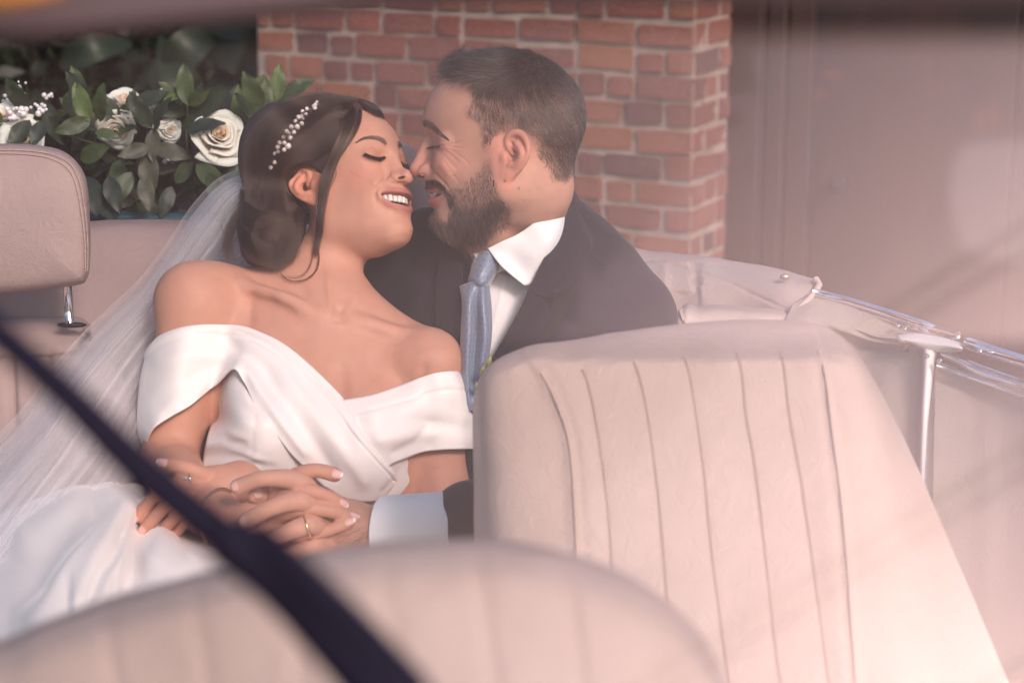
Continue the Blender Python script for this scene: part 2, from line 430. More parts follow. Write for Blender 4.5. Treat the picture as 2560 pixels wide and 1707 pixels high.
GROOM_FACE = {
 112: [62, 60, 55, 47, 35, 15, -12, -60, -99], 100: [82, 80, 76, 68, 56, 41, 18, -20, -70], 80: [97, 95, 90, 82, 70, 54, 31, -2, -60], 60: [104, 102, 97, 88, 76, 61, 38, 8, -50],
 47: [107, 106, 101, 92, 80, 65, 43, 13, -45], 37: [103, 101, 98, 91, 80, 65, 43, 14, -45], 27: [94, 91, 90, 87, 78.5, 63, 42, 13, -45], 17: [92, 89, 88, 86.5, 79, 63, 43, 13, -45],
 6: [92, 89, 88, 86.5, 80, 66, 46, 15, -45], -5: [94, 91, 89, 88, 83, 71, 49, 16, -45], -15: [98, 94, 91, 89, 83, 71, 50, 16, -45], -26: [102, 99, 94, 88.5, 80, 68, 48, 14, -50],
 -36: [101, 99, 93, 85, 76, 64, 45, 11, -55], -46: [98, 96, 90, 81, 72, 61, 42, 7, -60], -56: [96, 94, 87, 78, 69, 57.5, 38, 0, -70], -68: [92, 90, 85, 76, 66, 53, 32, -12, -80],
 -76: [95, 93, 86, 75, 62, 46, 20, -28, -90], -86: [95, 92, 82, 68, 51, 31, 0, -55, -99], -95: [86, 81, 68, 49, 28, 0, -36, -80, -99], -103: [66, 58, 38, 12, -14, -45, -80, -99, -99], -111: [20, 10, -10, -40, -60, -80, -99, -99, -99]}
def face_field(tab, fs=1.0):
    zs = np.array(sorted(tab)) / 1000.0; T = np.array([tab[k] for k in sorted(tab)], float) / 1000.0 * fs; xs = np.array(FX) / 1000.0
    def spline(x, Y, xq):        # natural-ish cubic through uneven knots (finite-difference hermite)
        m = np.gradient(Y, x, axis=0); i = np.clip(np.searchsorted(x, xq) - 1, 0, len(x) - 2); h = (x[i + 1] - x[i]); t = (xq - x[i]) / h
        sh = (-1,) + (1,) * (Y.ndim - 1); t = t.reshape(sh); h = h.reshape(sh)
        return Y[i] * (2 * t ** 3 - 3 * t * t + 1) + m[i] * h * (t ** 3 - 2 * t * t + t) + Y[i + 1] * (-2 * t ** 3 + 3 * t * t) + m[i + 1] * h * (t ** 3 - t * t)
    zq = np.arange(zs[0], zs[-1], .001); xq = np.arange(0, .0755, .001)
    xs2 = np.r_[-xs[:0:-1], xs]; T2 = np.c_[T[:, :0:-1], T]
    G = spline(xs2, spline(zs, T2, zq).T, xq).T
    gz, gx = np.gradient(G, .001); nr = np.sqrt(1 + gz ** 2 + gx ** 2); z0 = zq[0]
    def f(P):
        x = np.clip(np.abs(P[:, 0]) * 1000, 0, len(xq) - 1.001); z = np.clip((P[:, 2] - z0) * 1000, 0, len(zq) - 1.001)
        i = z.astype(int); j = x.astype(int); a = z - i; b = x - j
        lk = lambda A: (A[i, j] * (1 - a) + A[i + 1, j] * a) * (1 - b) + (A[i, j + 1] * (1 - a) + A[i + 1, j + 1] * a) * b
        d = (P[:, 1] - lk(G)) / lk(nr)
        sm = lambda a, b, k: np.maximum(a, b) + np.maximum(k - np.abs(a - b), 0) ** 2 / (4 * k)
        X = np.interp(P[:, 2], [-.12, -.085, -.06, -.03, 0, .04, .07, .1], [.022, .036, .048, .0555, .0605, .0615, .059, .045])
        d = sm(d, np.abs(P[:, 0]) - X, .022); d = sm(d, .012 - P[:, 1], .02); d = sm(d, P[:, 2] - .092, .03)
        return sm(d, -.110 - P[:, 2], .01)
    return (f, np.array([0, .045, 0.0]), .15)
def base_head(H, p):
    """canonical head: x to the near side, y forward, z up, origin between the ears"""
    g = lambda k, d: p.get(k, d)
    H.add(ell((0, -.008, .047), (g('wid', .074), g('len', .094), g('top', .082))), .01)
    H.add(ell((0, .010, -.020), (.054, .060, .066)), .03)
    H.add(ell((0, .022 + g('fore', 0), .060), (.056, (.060 if g('fs', 1) > 1.01 else .056) * g('fs', 1), .058)), .03)
    for s in (1, -1):
        H.add(rc((s * g('gon', .047), -.002, -.050), (s * g('chw', .020), g('chy', .080) - .018, g('chz', -.082) + .002), .019, .0150), .028)
        H.add(rc((s * g('gon', .047), -.004, -.045), (s * .054, .004, .0), .018, .017), .02)
    H.add(face_field(p['face'], p.get('fs', 1.0)), .016)
def nostril(H, px, r):
    p = H.loc(hit(H.shape, [px]))[0]; H.nos = p
    for s in (1, -1):
        H.sub(ell((s * (p[0] + .0008), p[1] - .0006, p[2] + .0004), r), .0012)
def lid(H, px, r=.0128, inn=.0108, k=.004):
    """closed lids over both eyeballs, set where the near one shows"""
    p = H.loc(hit(H.shape, [px]))[0]
    for s in (1, -1): H.add(sph((s * p[0], p[1] - inn, p[2]), r), k)
    H.eye = p
def nose(H, p):
    n = p['nose']          # root, bridge, tip, sub, ala
    H.add(chain([n['root'], n['bridge'], n['tip']], [n.get('rr', .0085), n.get('rb', .0085), n.get('rt', .0095)], 8), .014)
    H.add(ell(np.array(n['tip']) + (0, 0, 0), np.array([.0100, .0085, .0080]) * n.get('nt', 1)), .006)
    H.add(chain([np.array(n['root']) + (0, -.010, -.002), np.array(n['bridge']) + (0, -.014, -.001), np.array(n['sub']) + (0, -.011, .006)], [.008, .0105, .0135], 6), .010)
    for s in (1, -1):
        a = np.array(n['ala']) * (s, 1, 1)
        H.add(ell(a, np.array([.0062, .0098, .0078]) * (n.get('nt', 1) * .5 + .5)), .007)
        H.sub(chain([np.array(n['nos']) * (s, 1, 1) + (0, .004, -.003), np.array(n['nos']) * (s, 1, 1), np.array(n['nos']) * (s, 1, 1) + (0, -.004, .007)], [.0030, .0034, .0028]), .0022)
        H.add(rc(a + (0, .008, -.004), np.array(n['tip']) + (s * .004, 0, -.004), .0030, .0050), .004)
    H.add(rc(n['sub'], np.array(n['tip']) + (0, -.001, -.005), .0042, .0050), .005)

BR = {'face': BRIDE_FACE, 'chw': .012, 'fs': 1.0, 'wid': .071, 'len': .092, 'top': .080, 'gon': .0405, 'chy': .0850, 'chz': -.0790, 'brow': (.089, .043), 'eyez': .0265, 'eyey': .0672, 'apple': -.018,
      'nose': {'root': (0, .0890, .030), 'bridge': (0, .0960, .006), 'nt': .86, 'tip': (0, .1085, -.0085), 'sub': (0, .0965, -.0125), 'ala': (.0120, .0940, -.0085), 'nos': (.0066, .1020, -.0150), 'rr': .007, 'rb': .0072, 'rt': .0082}}
GR = {'face': GROOM_FACE, 'fs': 1.06, 'wid': .074, 'len': .091, 'top': .083, 'gon': .050, 'chy': .090, 'chz': -.086, 'brow': (.100, .045), 'eyez': .0150, 'eyey': .0785, 'apple': -.018, 'fore': .016,
      'nose': {'root': (0, .100, .030), 'bridge': (0, .1105, .008), 'tip': (0, .1200, -.0135), 'sub': (0, .107, -.024), 'ala': (.0135, .1055, -.0175), 'nos': (.0075, .1155, -.0245), 'rr': .0085, 'rb': .0088, 'rt': .0098}}

def hit(S, pts, z0=.35):
    """where the lens's sight line through each pixel meets the shape (lens frame)"""
    D = np.array([C(px, py, 0) for px, py in pts]); D /= np.linalg.norm(D, axis=1)[:, None]
    t = (D0 - z0) / -D[:, 2]
    for _ in range(90): t += np.clip(S.ev(D * t[:, None], cull=.06), -.01, .03) * .8
    return D * t[:, None]
def mirror_line(H, near, drop_mid=True):
    """near-side points (local) from the corner to the midline -> the whole symmetrical line"""
    n = near.copy(); n[-1, 0] = 0; far = n[:-1][::-1] * np.array([-1, 1, 1]); return np.vstack([n, far])

def lips(H, up, lo, ur, lr, mid, k=.006, openz=None, depth=.012):
    """up / lo: pixels along the middle of each lip's red, from the near corner to the midline"""
    U = H.loc(hit(H.shape, up)); L = H.loc(hit(H.shape, lo))
    U = np.vstack([U, mid[0]]); L = np.vstack([L, mid[1]])
    U = mirror_line(H, U) - (0, .0018, 0); L = mirror_line(H, L) - (0, .0018, 0)
    H.add(chain(U, np.r_[ur, ur[:-1][::-1]], 26), k); H.add(chain(L, np.r_[lr, lr[:-1][::-1]], 26), k)
    H.U, H.L = U, L
    H.Lr, H.Ur = lr, ur
    n = len(U) // 2 + 1; xs = U[:n, 0][::-1]; xl = L[:n, 0][::-1]
    zu = (U[:n, 2] - np.array(ur) * .80)[::-1]; zl = (L[:n, 2] + np.array(lr) * .72)[::-1]; yu = U[:n, 1][::-1]
    cx = xs[-1]
    def cav(P):
        x = np.abs(P[:, 0]); a = np.interp(x, xs, zu); b = np.interp(x, xl, zl); c = (a + b) / 2; h = (a - b) / 2
        h = np.where(x > cx - .002, h - (x - cx + .002) * 1.2, h)
        d = (np.abs(P[:, 2] - c) - h) * .85
        d = np.maximum(d, (np.interp(x, xs, yu) - .026) - P[:, 1])
        return np.maximum(d, P[:, 1] - np.interp(x, xs, yu) - .02)
    H.cav = cav
    H.sub((cav, np.array([0, U[n - 1, 1] - .01, (U[n - 1, 2] + L[n - 1, 2]) / 2]), .05), .0022)

def make_bride_head(S):
    M = head_frame(1, 36, 17, 6); s = .925
    t = C(1032, 443, 0.0) - s * (M @ np.array([0, .1185, -.0135]))
    H = Head(M, t, s, S); base_head(H, BR); nose(H, BR); lid(H, (937, 380), .0136, .0118, .005); nostril(H, (1003, 444.5), (.0062, .0060, .0021))
    lips(H, [(946, 483.5), (962, 478), (980, 476)], [(947, 485.5), (962, 501), (980, 513)],
         [.0014, .0036, .0046, .0042], [.0014, .0038, .0048, .0052], ((0, .0985, -.0285), (0, .0960, -.0535)))
    return H
def make_groom_head(S):
    M = head_frame(-1, -8, -1, 3); s = 1.0
    t = C(1026, 428, -.004) - s * (M @ np.array([0, .1300, -.0165]))
    H = Head(M, t, s, S); base_head(H, GR); nose(H, GR); lid(H, (1096, 357), .0140, .0138, .006); nostril(H, (1053, 441), (.0058, .0046, .0019))
    lips(H, [(1113, 482), (1102, 477), (1090, 474)], [(1113, 484), (1103, 496), (1092, 501)],
         [.0015, .0042, .0055, .0058], [.0015, .0045, .0060, .0066], ((0, .1040, -.0400), (0, .1015, -.0585)))
    return H
# ------------------------------------------------------------------ the bride's body (one continuous surface)
SB = Shape(); HB = make_bride_head(SB)
ear(HB, 1, (.0655, -.008, .008), flare=.46, es=.98); 
def add(S, k, *prims):
    for p in prims: S.add(p, k)
add(SB, .022, chain([HB.P(0, -.022, -.050), C(800, 690, -.052), C(812, 775, -.040)], [.041, .0465, .053], 8))
add(SB, .05, rc(C(800, 745, -.05), C(560, 728, -.02), .036, .034), rc(C(850, 790, -.045), C(1060, 888, -.02), .036, .030))
add(SB, .03, sph(C(487, 752, .0), .0520), sph(C(1072, 905, .015), .0430))
tl = math.radians(-14); MT = np.array([[math.cos(tl), -math.sin(tl), 0], [math.sin(tl), math.cos(tl), 0], [0, 0, 1.0]])
add(SB, .05, ell(C(790, 985, -.02), (.152, .130, .088), MT), ell(C(830, 1180, -.01), (.125, .14, .085)))
add(SB, .04, ell(C(675, 1085, .055), (.058, .056, .040)), ell(C(905, 1080, .055), (.055, .054, .040)))
add(SB, .018, rc(C(487, 762, .0), C(425, 1160, .035), .046, .037), rc(C(1074, 915, .015), C(1098, 1215, .0), .0405, .036))
# collar bones and the hollow between them
add(SB, .014, chain([C(838, 800, .030), C(775, 778, .034), C(700, 742, .030), C(600, 712, .006)], [.006, .008, .0075, .006], 10), chain([C(862, 800, .030), C(930, 812, .028), C(1000, 838, .024), C(1050, 868, .006)], [.006, .0075, .007, .006], 10))
SB_T = Shape(); SB_T.ops = list(SB.ops)      # the body without forearms and hands, for cloth to lie on
# forearms
add(SB, .014, chain([C(425, 1160, .035), C(470, 1235, .16), C(560, 1300, .235), C(625, 1318, .262)], [.037, .036, .028, .0245], 10))
add(SB, .014, chain([C(1098, 1215, .0), C(1096, 1310, .03), C(900, 1345, .12), C(720, 1275, .17), C(600, 1205, .180)], [.036, .036, .031, .025, .0235], 14))

# ------------------------------------------------------------------ hands
def finger(S, pts, r, k=.005):
    """pts px,py,z from the knuckle to the tip"""
    P = [C(*p) for p in pts]; n = len(P)
    S.add(chain(P, np.linspace(r, r * .84, n) * np.array([1.0] + [1.14, .93, 1.02, .9][:n - 1] if n > 2 else [1] * n), 14), k)
    return P
NAILS = []
def nail(tip, prev, r, out, who, L=.0115, wd=.62): NAILS.append((np.array(tip), np.array(prev), r, np.array(out), who, L, wd))
# her hand that lies in his: palm behind, fingers over the back of his hand, pointing right
zb = .262
S = SB
add(S, .012, ell(C(690, 1300, zb + .004), (.036, .034, .016), MT), ell(C(650, 1310, zb), (.030, .028, .017)))
HF = [  # her fingers (knuckle .. tip)
 ([(690, 1222, zb + .012), (745, 1190, zb + .020), (790, 1176, zb + .026), (836, 1186, zb + .026)], 0.0103),       # thumb side finger on top
 ([(690, 1252, zb + .016), (748, 1226, zb + .034), (800, 1234, zb + .036), (846, 1256, zb + .026)], 0.0096),
 ([(700, 1290, zb + .016), (756, 1272, zb + .036), (820, 1276, zb + .036), (874, 1290, zb + .026)], 0.0097),
 ([(705, 1338, zb + .014), (755, 1336, zb + .032), (815, 1326, zb + .036), (868, 1308, zb + .032)], 0.0089)]
for pts, r in HF: finger(S, pts, r)
# her other hand resting on her arm: back of the hand up, fingers hanging down to the left
add(S, .014, ell(C(520, 1215, .195), (.034, .024, .014)), rc(C(560, 1210, .19), C(600, 1205, .180), .021, .0235))
RF = [([(520, 1190, .203), (460, 1172, .216), (414, 1160, .214)], .0098),
      ([(494, 1202, .208), (434, 1212, .224), (384, 1244, .226), (346, 1290, .216)], .0094),
      ([(496, 1222, .210), (448, 1240, .228), (402, 1276, .230), (366, 1318, .219)], .0096),
      ([(504, 1242, .208), (466, 1268, .224), (428, 1302, .225), (400, 1334, .216)], .0090),
      ([(516, 1256, .204), (488, 1284, .215), (460, 1308, .215), (442, 1330, .208)], .0080)]
for pts, r in RF: finger(S, pts, r, .003)
BV = polygonize(SB, C(300, 1450, .1) - (.02, .02, .2), C(1200, 200, 0) + (.05, .05, .42), HRES if 'HRES' in globals() else .0014)
BV = (smooth_mesh(BV[0], BV[1], 2), BV[1])

# ------------------------------------------------------------------ the groom's body
SG = Shape(); HG = make_groom_head(SG)
ear(HG, 1, (.069, -.006, -.013), es=1.03)
add(SG, .03, chain([HG.P(-.014, -.028, -.040), C(1290, 560, -.082), C(1290, 660, -.105)], [.055, .060, .062], 8))
add(SG, .03, rc(HG.P(0, .045, -.085), C(1240, 620, -.03), .022, .035))
add(SG, .05, ell(C(1330, 930, -.15), (.165, .19, .10)), rc(C(1300, 780, -.14), C(1530, 790, -.08), .05, .05))
add(SG, .03, chain([C(1530, 790, -.05), C(1570, 1050, .06), C(1500, 1230, .13), C(1200, 1330, .235), C(960, 1330, .265), C(900, 1325, .268)], [.045, .042, .038, .033, .029, .029], 16))
zg = .268
add(SG, .014, ell(C(830, 1325, zg), (.036, .038, .017)), ell(C(880, 1325, zg), (.028, .033, .020)))
GF = [([(800, 1262, zg + .010), (748, 1205, zg + .026), (660, 1196, zg + .036), (597, 1216, zg + .030)], 0.0115),
      ([(800, 1292, zg + .014), (752, 1252, zg + .036), (680, 1268, zg + .044), (618, 1300, zg + .036)], 0.0117),
      ([(810, 1330, zg + .016), (772, 1312, zg + .038), (700, 1338, zg + .040), (640, 1368, zg + .030)], 0.0112),
      ([(822, 1366, zg + .010), (780, 1368, zg + .030), (715, 1388, zg + .030), (665, 1404, zg + .022)], 0.0099),
      ([(870, 1285, zg - .008), (800, 1240, zg - .012), (700, 1230, zg - .010), (640, 1238, zg + .006)], 0.0119)]
for pts, r in GF: finger(SG, pts, r)
GV = polygonize(SG, C(560, 1480, .1) - (.02, .02, .22), C(1700, 100, 0) + (.05, .05, .42), HRES if 'HRES' in globals() else .0014)
GV = (smooth_mesh(GV[0], GV[1], 2), GV[1])
# ------------------------------------------------------------------ modelling strokes on the faces, then skin colour
def stroke(V, N, line, amp, wid, zr=(-.3, .5), taper=True, side=None):
    """press (amp<0) or raise a line drawn on the side turned to the lens"""
    q = pix(V); m = np.nonzero((q[:, 0] > min(p[0] for p in line) - 30) & (q[:, 0] < max(p[0] for p in line) + 30) & (q[:, 1] > min(p[1] for p in line) - 30)
                   & (q[:, 1] < max(p[1] for p in line) + 30) & (N[:, 2] > -.05) & (V[:, 2] > -D0 + zr[0]) & (V[:, 2] < -D0 + zr[1]))[0]
    if len(m) == 0: return
    L = catmull(np.c_[np.array(line, float), np.zeros(len(line))], 24)
    d, t = seg_dist(np.c_[q[m], np.zeros(len(m))], L); d = d / 1915.0
    g = np.exp(-(d / wid) ** 2)
    if taper: g = g * np.clip(np.sin(np.pi * np.clip(t, .0, 1)) * 1.6, 0.15, 1)
    V[m] += N[m] * (amp * g)[:, None]
cr = lambda s, ox, oy, *P: [(ox + x / s, oy + y / s) for x, y in P]
def sculpt_bride(V, F):
    N = vnormals(V, F); c1 = lambda *P: cr(4.9, 860, 300, *P)
    V0 = V.copy()
    for line, a, w in [(c1((268, 415), (340, 452), (430, 478), (490, 455)), -.0011, .0011), (c1((190, 380), (300, 462), (400, 500), (480, 505)), -.0006, .0013),
                       (c1((250, 360), (350, 330), (440, 370), (490, 420)), -.0007, .0018), (c1((545, 600), (520, 700), (440, 780), (392, 860), (384, 960), (400, 1050)), -.0017, .0024),
                       (c1((470, 600), (400, 720), (330, 800)), .0016, .008), (c1((580, 600), (553, 665), (575, 715), (640, 730)), -.0013, .0013),
                       (c1((300, 560), (200, 620), (150, 700)), .0010, .012), (c1((410, 900), (395, 915), (400, 950)), -.0004, .0018),
                       (c1((560, 1080), (680, 1180), (780, 1210)), -.0012, .0035), (c1((755, 770), (762, 800), (770, 830)), -.0006, .0018),
                       ([(820, 670), (822, 730), (830, 785)], .0022, .0045), ([(742, 690), (762, 735), (800, 775)], -.0020, .009), ([(905, 690), (890, 740), (862, 790)], .0018, .006),
                       ([(852, 760), (850, 790), (845, 812)], -.0035, .009), ([(655, 740), (700, 765), (745, 790)], -.0022, .007), ([(690, 800), (760, 870), (830, 960)], -.0010, .02),
                       ([(632, 720), (626, 770), (622, 830)], -.0025, .007), ([(1065, 900), (1056, 950), (1052, 1000)], -.003, .006), ([(850, 900), (856, 960), (862, 1010)], -.003, .010)]:
        stroke(V, N, line, a, w)
    return V
def sculpt_groom(V, F):
    N = vnormals(V, F); c4 = lambda *P: cr(6.533, 1010, 240, *P)
    for line, a, w in [(c4((415, 835), (500, 822), (590, 812), (660, 802)), -.0012, .0010), (c4((690, 792), (780, 790), (880, 770), (1000, 735)), -.0011, .0010),
                       (c4((650, 800), (780, 835), (880, 850), (1000, 846)), -.0010, .0010), (c4((640, 870), (720, 930), (820, 1010), (910, 1120)), -.0007, .0010),
                       (c4((600, 930), (700, 1030), (790, 1130), (880, 1210)), -.0006, .0009), (c4((590, 985), (690, 1110), (800, 1260), (900, 1400)), -.0005, .0009),
                       (c4((760, 900), (880, 960), (1000, 1050), (1090, 1150)), -.0007, .0009), (c4((700, 1180), (820, 1330), (930, 1450)), -.0006, .0009), (c4((430, 645), (520, 705), (640, 745), (740, 742)), -.0010, .0012),
                       (c4((430, 722), (520, 768), (620, 778)), -.0007, .0009), (c4((445, 680), (540, 735), (640, 765)), -.0005, .0008), (c4((540, 930), (600, 900), (640, 905)), -.0007, .0010),
                       (c4((800, 800), (900, 800), (1000, 790)), -.0005, .0009), (c4((720, 860), (820, 905), (930, 930)), -.0006, .0009),
                       (c4((420, 1130), (462, 1190), (480, 1260), (450, 1300)), -.0018, .0014), (c4((480, 1240), (560, 1330), (640, 1410), (740, 1540)), -.0016, .0024), (c4((560, 1060), (680, 1180), (800, 1330)), .0022, .007),
                       (c4((210, 1280), (300, 1285), (350, 1300)), -.0014, .0012), (c4((350, 240), (420, 248), (470, 265)), -.0003, .0008), (c4((380, 120), (460, 125), (540, 150)), -.0003, .0008),
                       ([(1168, 430), (1180, 470), (1185, 500)], -.0006, .003), ([(1260, 560), (1300, 530), (1345, 470)], .0018, .012), ([(1170, 590), (1215, 575), (1260, 560)], -.0015, .008)]:
        stroke(V, N, line, a, w)
    return V
def lipmask(H, L, grow=1.0, sharp=.0007):
    n = len(H.U); out = np.zeros(len(L))
    for ln_, rr in ((H.U, H.Ur), (H.L, H.Lr)):
        r = np.r_[rr, rr[:-1][::-1]]; d, t = seg_dist(L, catmull(ln_, 30)); q = np.interp(t, np.linspace(0, 1, n), r)
        out = np.maximum(out, 1 - sstep(d, q * grow - sharp, q * grow + sharp + .0006))
    return out
def blend(c, col, w): return c * (1 - w[:, None]) + np.array(col) * w[:, None]
def soft(V, px, py, r, pw=2): q = pix(V); return np.exp(-(((q[:, 0] - px) ** 2 + (q[:, 1] - py) ** 2) / r ** 2) ** (pw / 2))
def paint_bride(V, F):
    L = HB.loc(V); c = np.tile(np.array([.535, .275, .200]), (len(V), 1)); N = vnormals(V, F)
    nz = vnoise(V, 22, 1) * .5 + vnoise(V, 60, 2) * .3; c *= (1 + .06 * nz)[:, None]
    head = np.linalg.norm(L - (0, .02, 0), axis=1) < .16
    for s in (1, -1):       # blusher, eye shadow, ears
        d = np.linalg.norm(L - (s * .050, .060, -.002), axis=1); c = blend(c, (.60, .235, .175), .55 * np.exp(-(d / .022) ** 2))
        d = np.linalg.norm((L - (s * .031, .080, .030)) * (1, .6, 1.6), axis=1); c = blend(c, (.40, .16, .095), .60 * np.exp(-(d / .0135) ** 2))
        d = np.linalg.norm(L - (s * .078, -.018, -.002), axis=1); c = blend(c, (.66, .270, .185), .6 * (d < .045) * sstep(s * L[:, 0], .058, .068))
    d = np.linalg.norm(L - (0, .115, -.014), axis=1); c = blend(c, (.60, .27, .20), .4 * np.exp(-(d / .012) ** 2))
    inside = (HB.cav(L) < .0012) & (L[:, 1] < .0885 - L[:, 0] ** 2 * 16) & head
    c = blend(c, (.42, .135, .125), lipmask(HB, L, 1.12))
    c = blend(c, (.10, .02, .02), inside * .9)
    qn = pix((L * np.where(L[:, :1] < 0, np.array([-1, 1, 1]), 1)) @ HB.M.T * HB.s + HB.t); d_, _t = seg_dist(np.c_[qn, 0 * qn[:, 0]], np.c_[np.array(cr(4.9, 860, 300, (505, 295), (480, 256), (425, 232), (345, 219), (262, 226), (205, 248), (165, 274))), np.zeros(7)]); c = blend(c, (.13, .065, .045), .75 * np.exp(-(d_ / np.interp(_t, [0, .5, 1], [5.5, 4, 1.5])) ** 2) * head * (L[:, 1] > .03))
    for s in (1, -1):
        d = np.linalg.norm((L - (s * (HB.nos[0] - .002), HB.nos[1] - .0006, HB.nos[2] + .0004)) * (.6, .66, 1.9), axis=1); c = blend(c, (.10, .03, .025), .95 * (1 - sstep(d, .0034, .0044)))  # dark of the nostril hollows painted into the skin tint
    return np.c_[np.clip(c, 0, 1), np.ones(len(c))]
def paint_groom(V, F):
    L = HG.loc(V); c = np.tile(np.array([.520, .285, .215]), (len(V), 1))
    nz = vnoise(V, 25, 3) * .5 + vnoise(V, 80, 4) * .5; c *= (1 + .07 * nz)[:, None]
    yz = L[:, 1:]
    for (y, z, r, col, w) in [(.12, -.012, .016, (.58, .235, .20), .7), (.078, -.014, .022, (.60, .26, .205), .6), (.045, -.02, .03, (.55, .26, .19), .3), (.105, .075, .03, (.56, .30, .24), .3), (.082, .014, .012, (.42, .20, .17), .5)]:
        c = blend(c, col, w * np.exp(-((yz[:, 0] - y) ** 2 + (yz[:, 1] - z) ** 2) / r ** 2))
    for s in (1, -1):
        d = np.linalg.norm(L - (s * .080, -.025, -.012), axis=1); c = blend(c, (.60, .250, .190), .7 * (d < .05) * sstep(s * L[:, 0], .062, .074))
    # skin darkened by stubble on the jaw and by the close-cropped scalp
    jaw = sstep(-.018 - .25 * (L[:, 1] - .05) - L[:, 2], 0, .03) * sstep(L[:, 1], -.005, .025) * (L[:, 2] > -.125)
    c = blend(c, (.22, .14, .12), .42 * jaw)
    sc = sstep(L[:, 2] - (.040 + .35 * np.maximum(L[:, 1] + .0, 0) + .045 * sstep(-L[:, 1], -.01, .05) * -1.2), 0, .035) * sstep(.080 - L[:, 1], 0, .02 )
    c = blend(c, (.10, .07, .065), .55 * sc)
    qn = pix((L * np.array([1, 1, 1]) * np.where(L[:, :1] < 0, np.array([-1, 1, 1]), 1)) @ HG.M.T * HG.s + HG.t); tp_ = (1 - sstep(qn[:, 1], 190, 275)) * sstep(-in_poly(qn, np.array(cr(2.8, 980, 60, (285, 345), (400, 395), (500, 425), (562, 405), (568, 470), (700, 560), (1000, 700), (1400, 900), (1440, 500), (1300, 60), (800, -40), (250, 60)))), 0, 14) * (np.linalg.norm(L, axis=1) < .17)
    c = blend(c, (.045, .032, .030), .9 * tp_)
    d_, _t = seg_dist(np.c_[qn, 0 * qn[:, 0]], np.c_[np.array(cr(6.533, 1010, 240, (318, 445), (370, 460), (440, 495), (520, 565), (610, 645), (710, 710))), np.zeros(6)]); c = blend(c, (.10, .065, .055), .65 * np.exp(-(d_ / np.interp(_t, [0, .6, 1], [8, 6, 2])) ** 2) * (L[:, 1] > .03) * (np.linalg.norm(L, axis=1) < .17))
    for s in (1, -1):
        d = np.linalg.norm((L - (s * (HG.nos[0] - .002), HG.nos[1] - .0006, HG.nos[2] + .0004)) * (.6, .8, 1.9), axis=1); c = blend(c, (.12, .04, .035), .9 * (1 - sstep(d, .0034, .0044)))  # nostril hollows darkened in the tint, as on her face
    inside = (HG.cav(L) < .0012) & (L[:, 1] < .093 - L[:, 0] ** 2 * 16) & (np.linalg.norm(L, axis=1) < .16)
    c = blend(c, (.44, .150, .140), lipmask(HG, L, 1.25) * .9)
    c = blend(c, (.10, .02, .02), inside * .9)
    for (px, py, r) in [(1297, 471, 3.2), (1262, 453, 4), (1310, 502, 2), (1360, 420, 2)]:
        w = soft(V, px, py, r, 4) * (V[:, 2] > -D0); c = blend(c, (.16, .07, .05), .8 * w)
    return np.c_[np.clip(c, 0, 1), np.ones(len(c))]
BV = (sculpt_bride(BV[0].copy(), BV[1]), BV[1]); GV = (sculpt_groom(GV[0].copy(), GV[1]), GV[1])
M_BSKIN = skin_mat('tanned_skin', .52); M_GSKIN = skin_mat('fair_skin', .56)
M_TEETH = mat('tooth_enamel', (.74, .69, .65), .2, **{'Subsurface Weight': .3, 'Subsurface Scale': .003, 'Coat Weight': .4})
M_NAIL = mat('pink_nail', (.72, .42, .38), .15, **{'Coat Weight': .8}); M_NAILW = mat('white_nail_tip', (.85, .82, .80), .15, **{'Coat Weight': .8}); M_NAILM = mat('bare_nail', (.60, .36, .31), .3)
M_GUM = mat('gum', (.55, .19, .18), .25)

bride = thing('person', 'laughing dark-haired woman in white off-shoulder gown, leaning back with closed eyes', 'person', tuple(wC(800, 1500, -.02)))
groom = thing('person', 'bearded man in a dark suit and pale blue tie bending over to touch noses', 'person', tuple(wC(1330, 1500, -.08)))
oB = mesh_obj('body', BV[0], BV[1], M_BSKIN, bride, cols={'tint': paint_bride(*BV)})
oG = mesh_obj('body', GV[0], GV[1], M_GSKIN, groom, cols={'tint': paint_groom(*GV)})

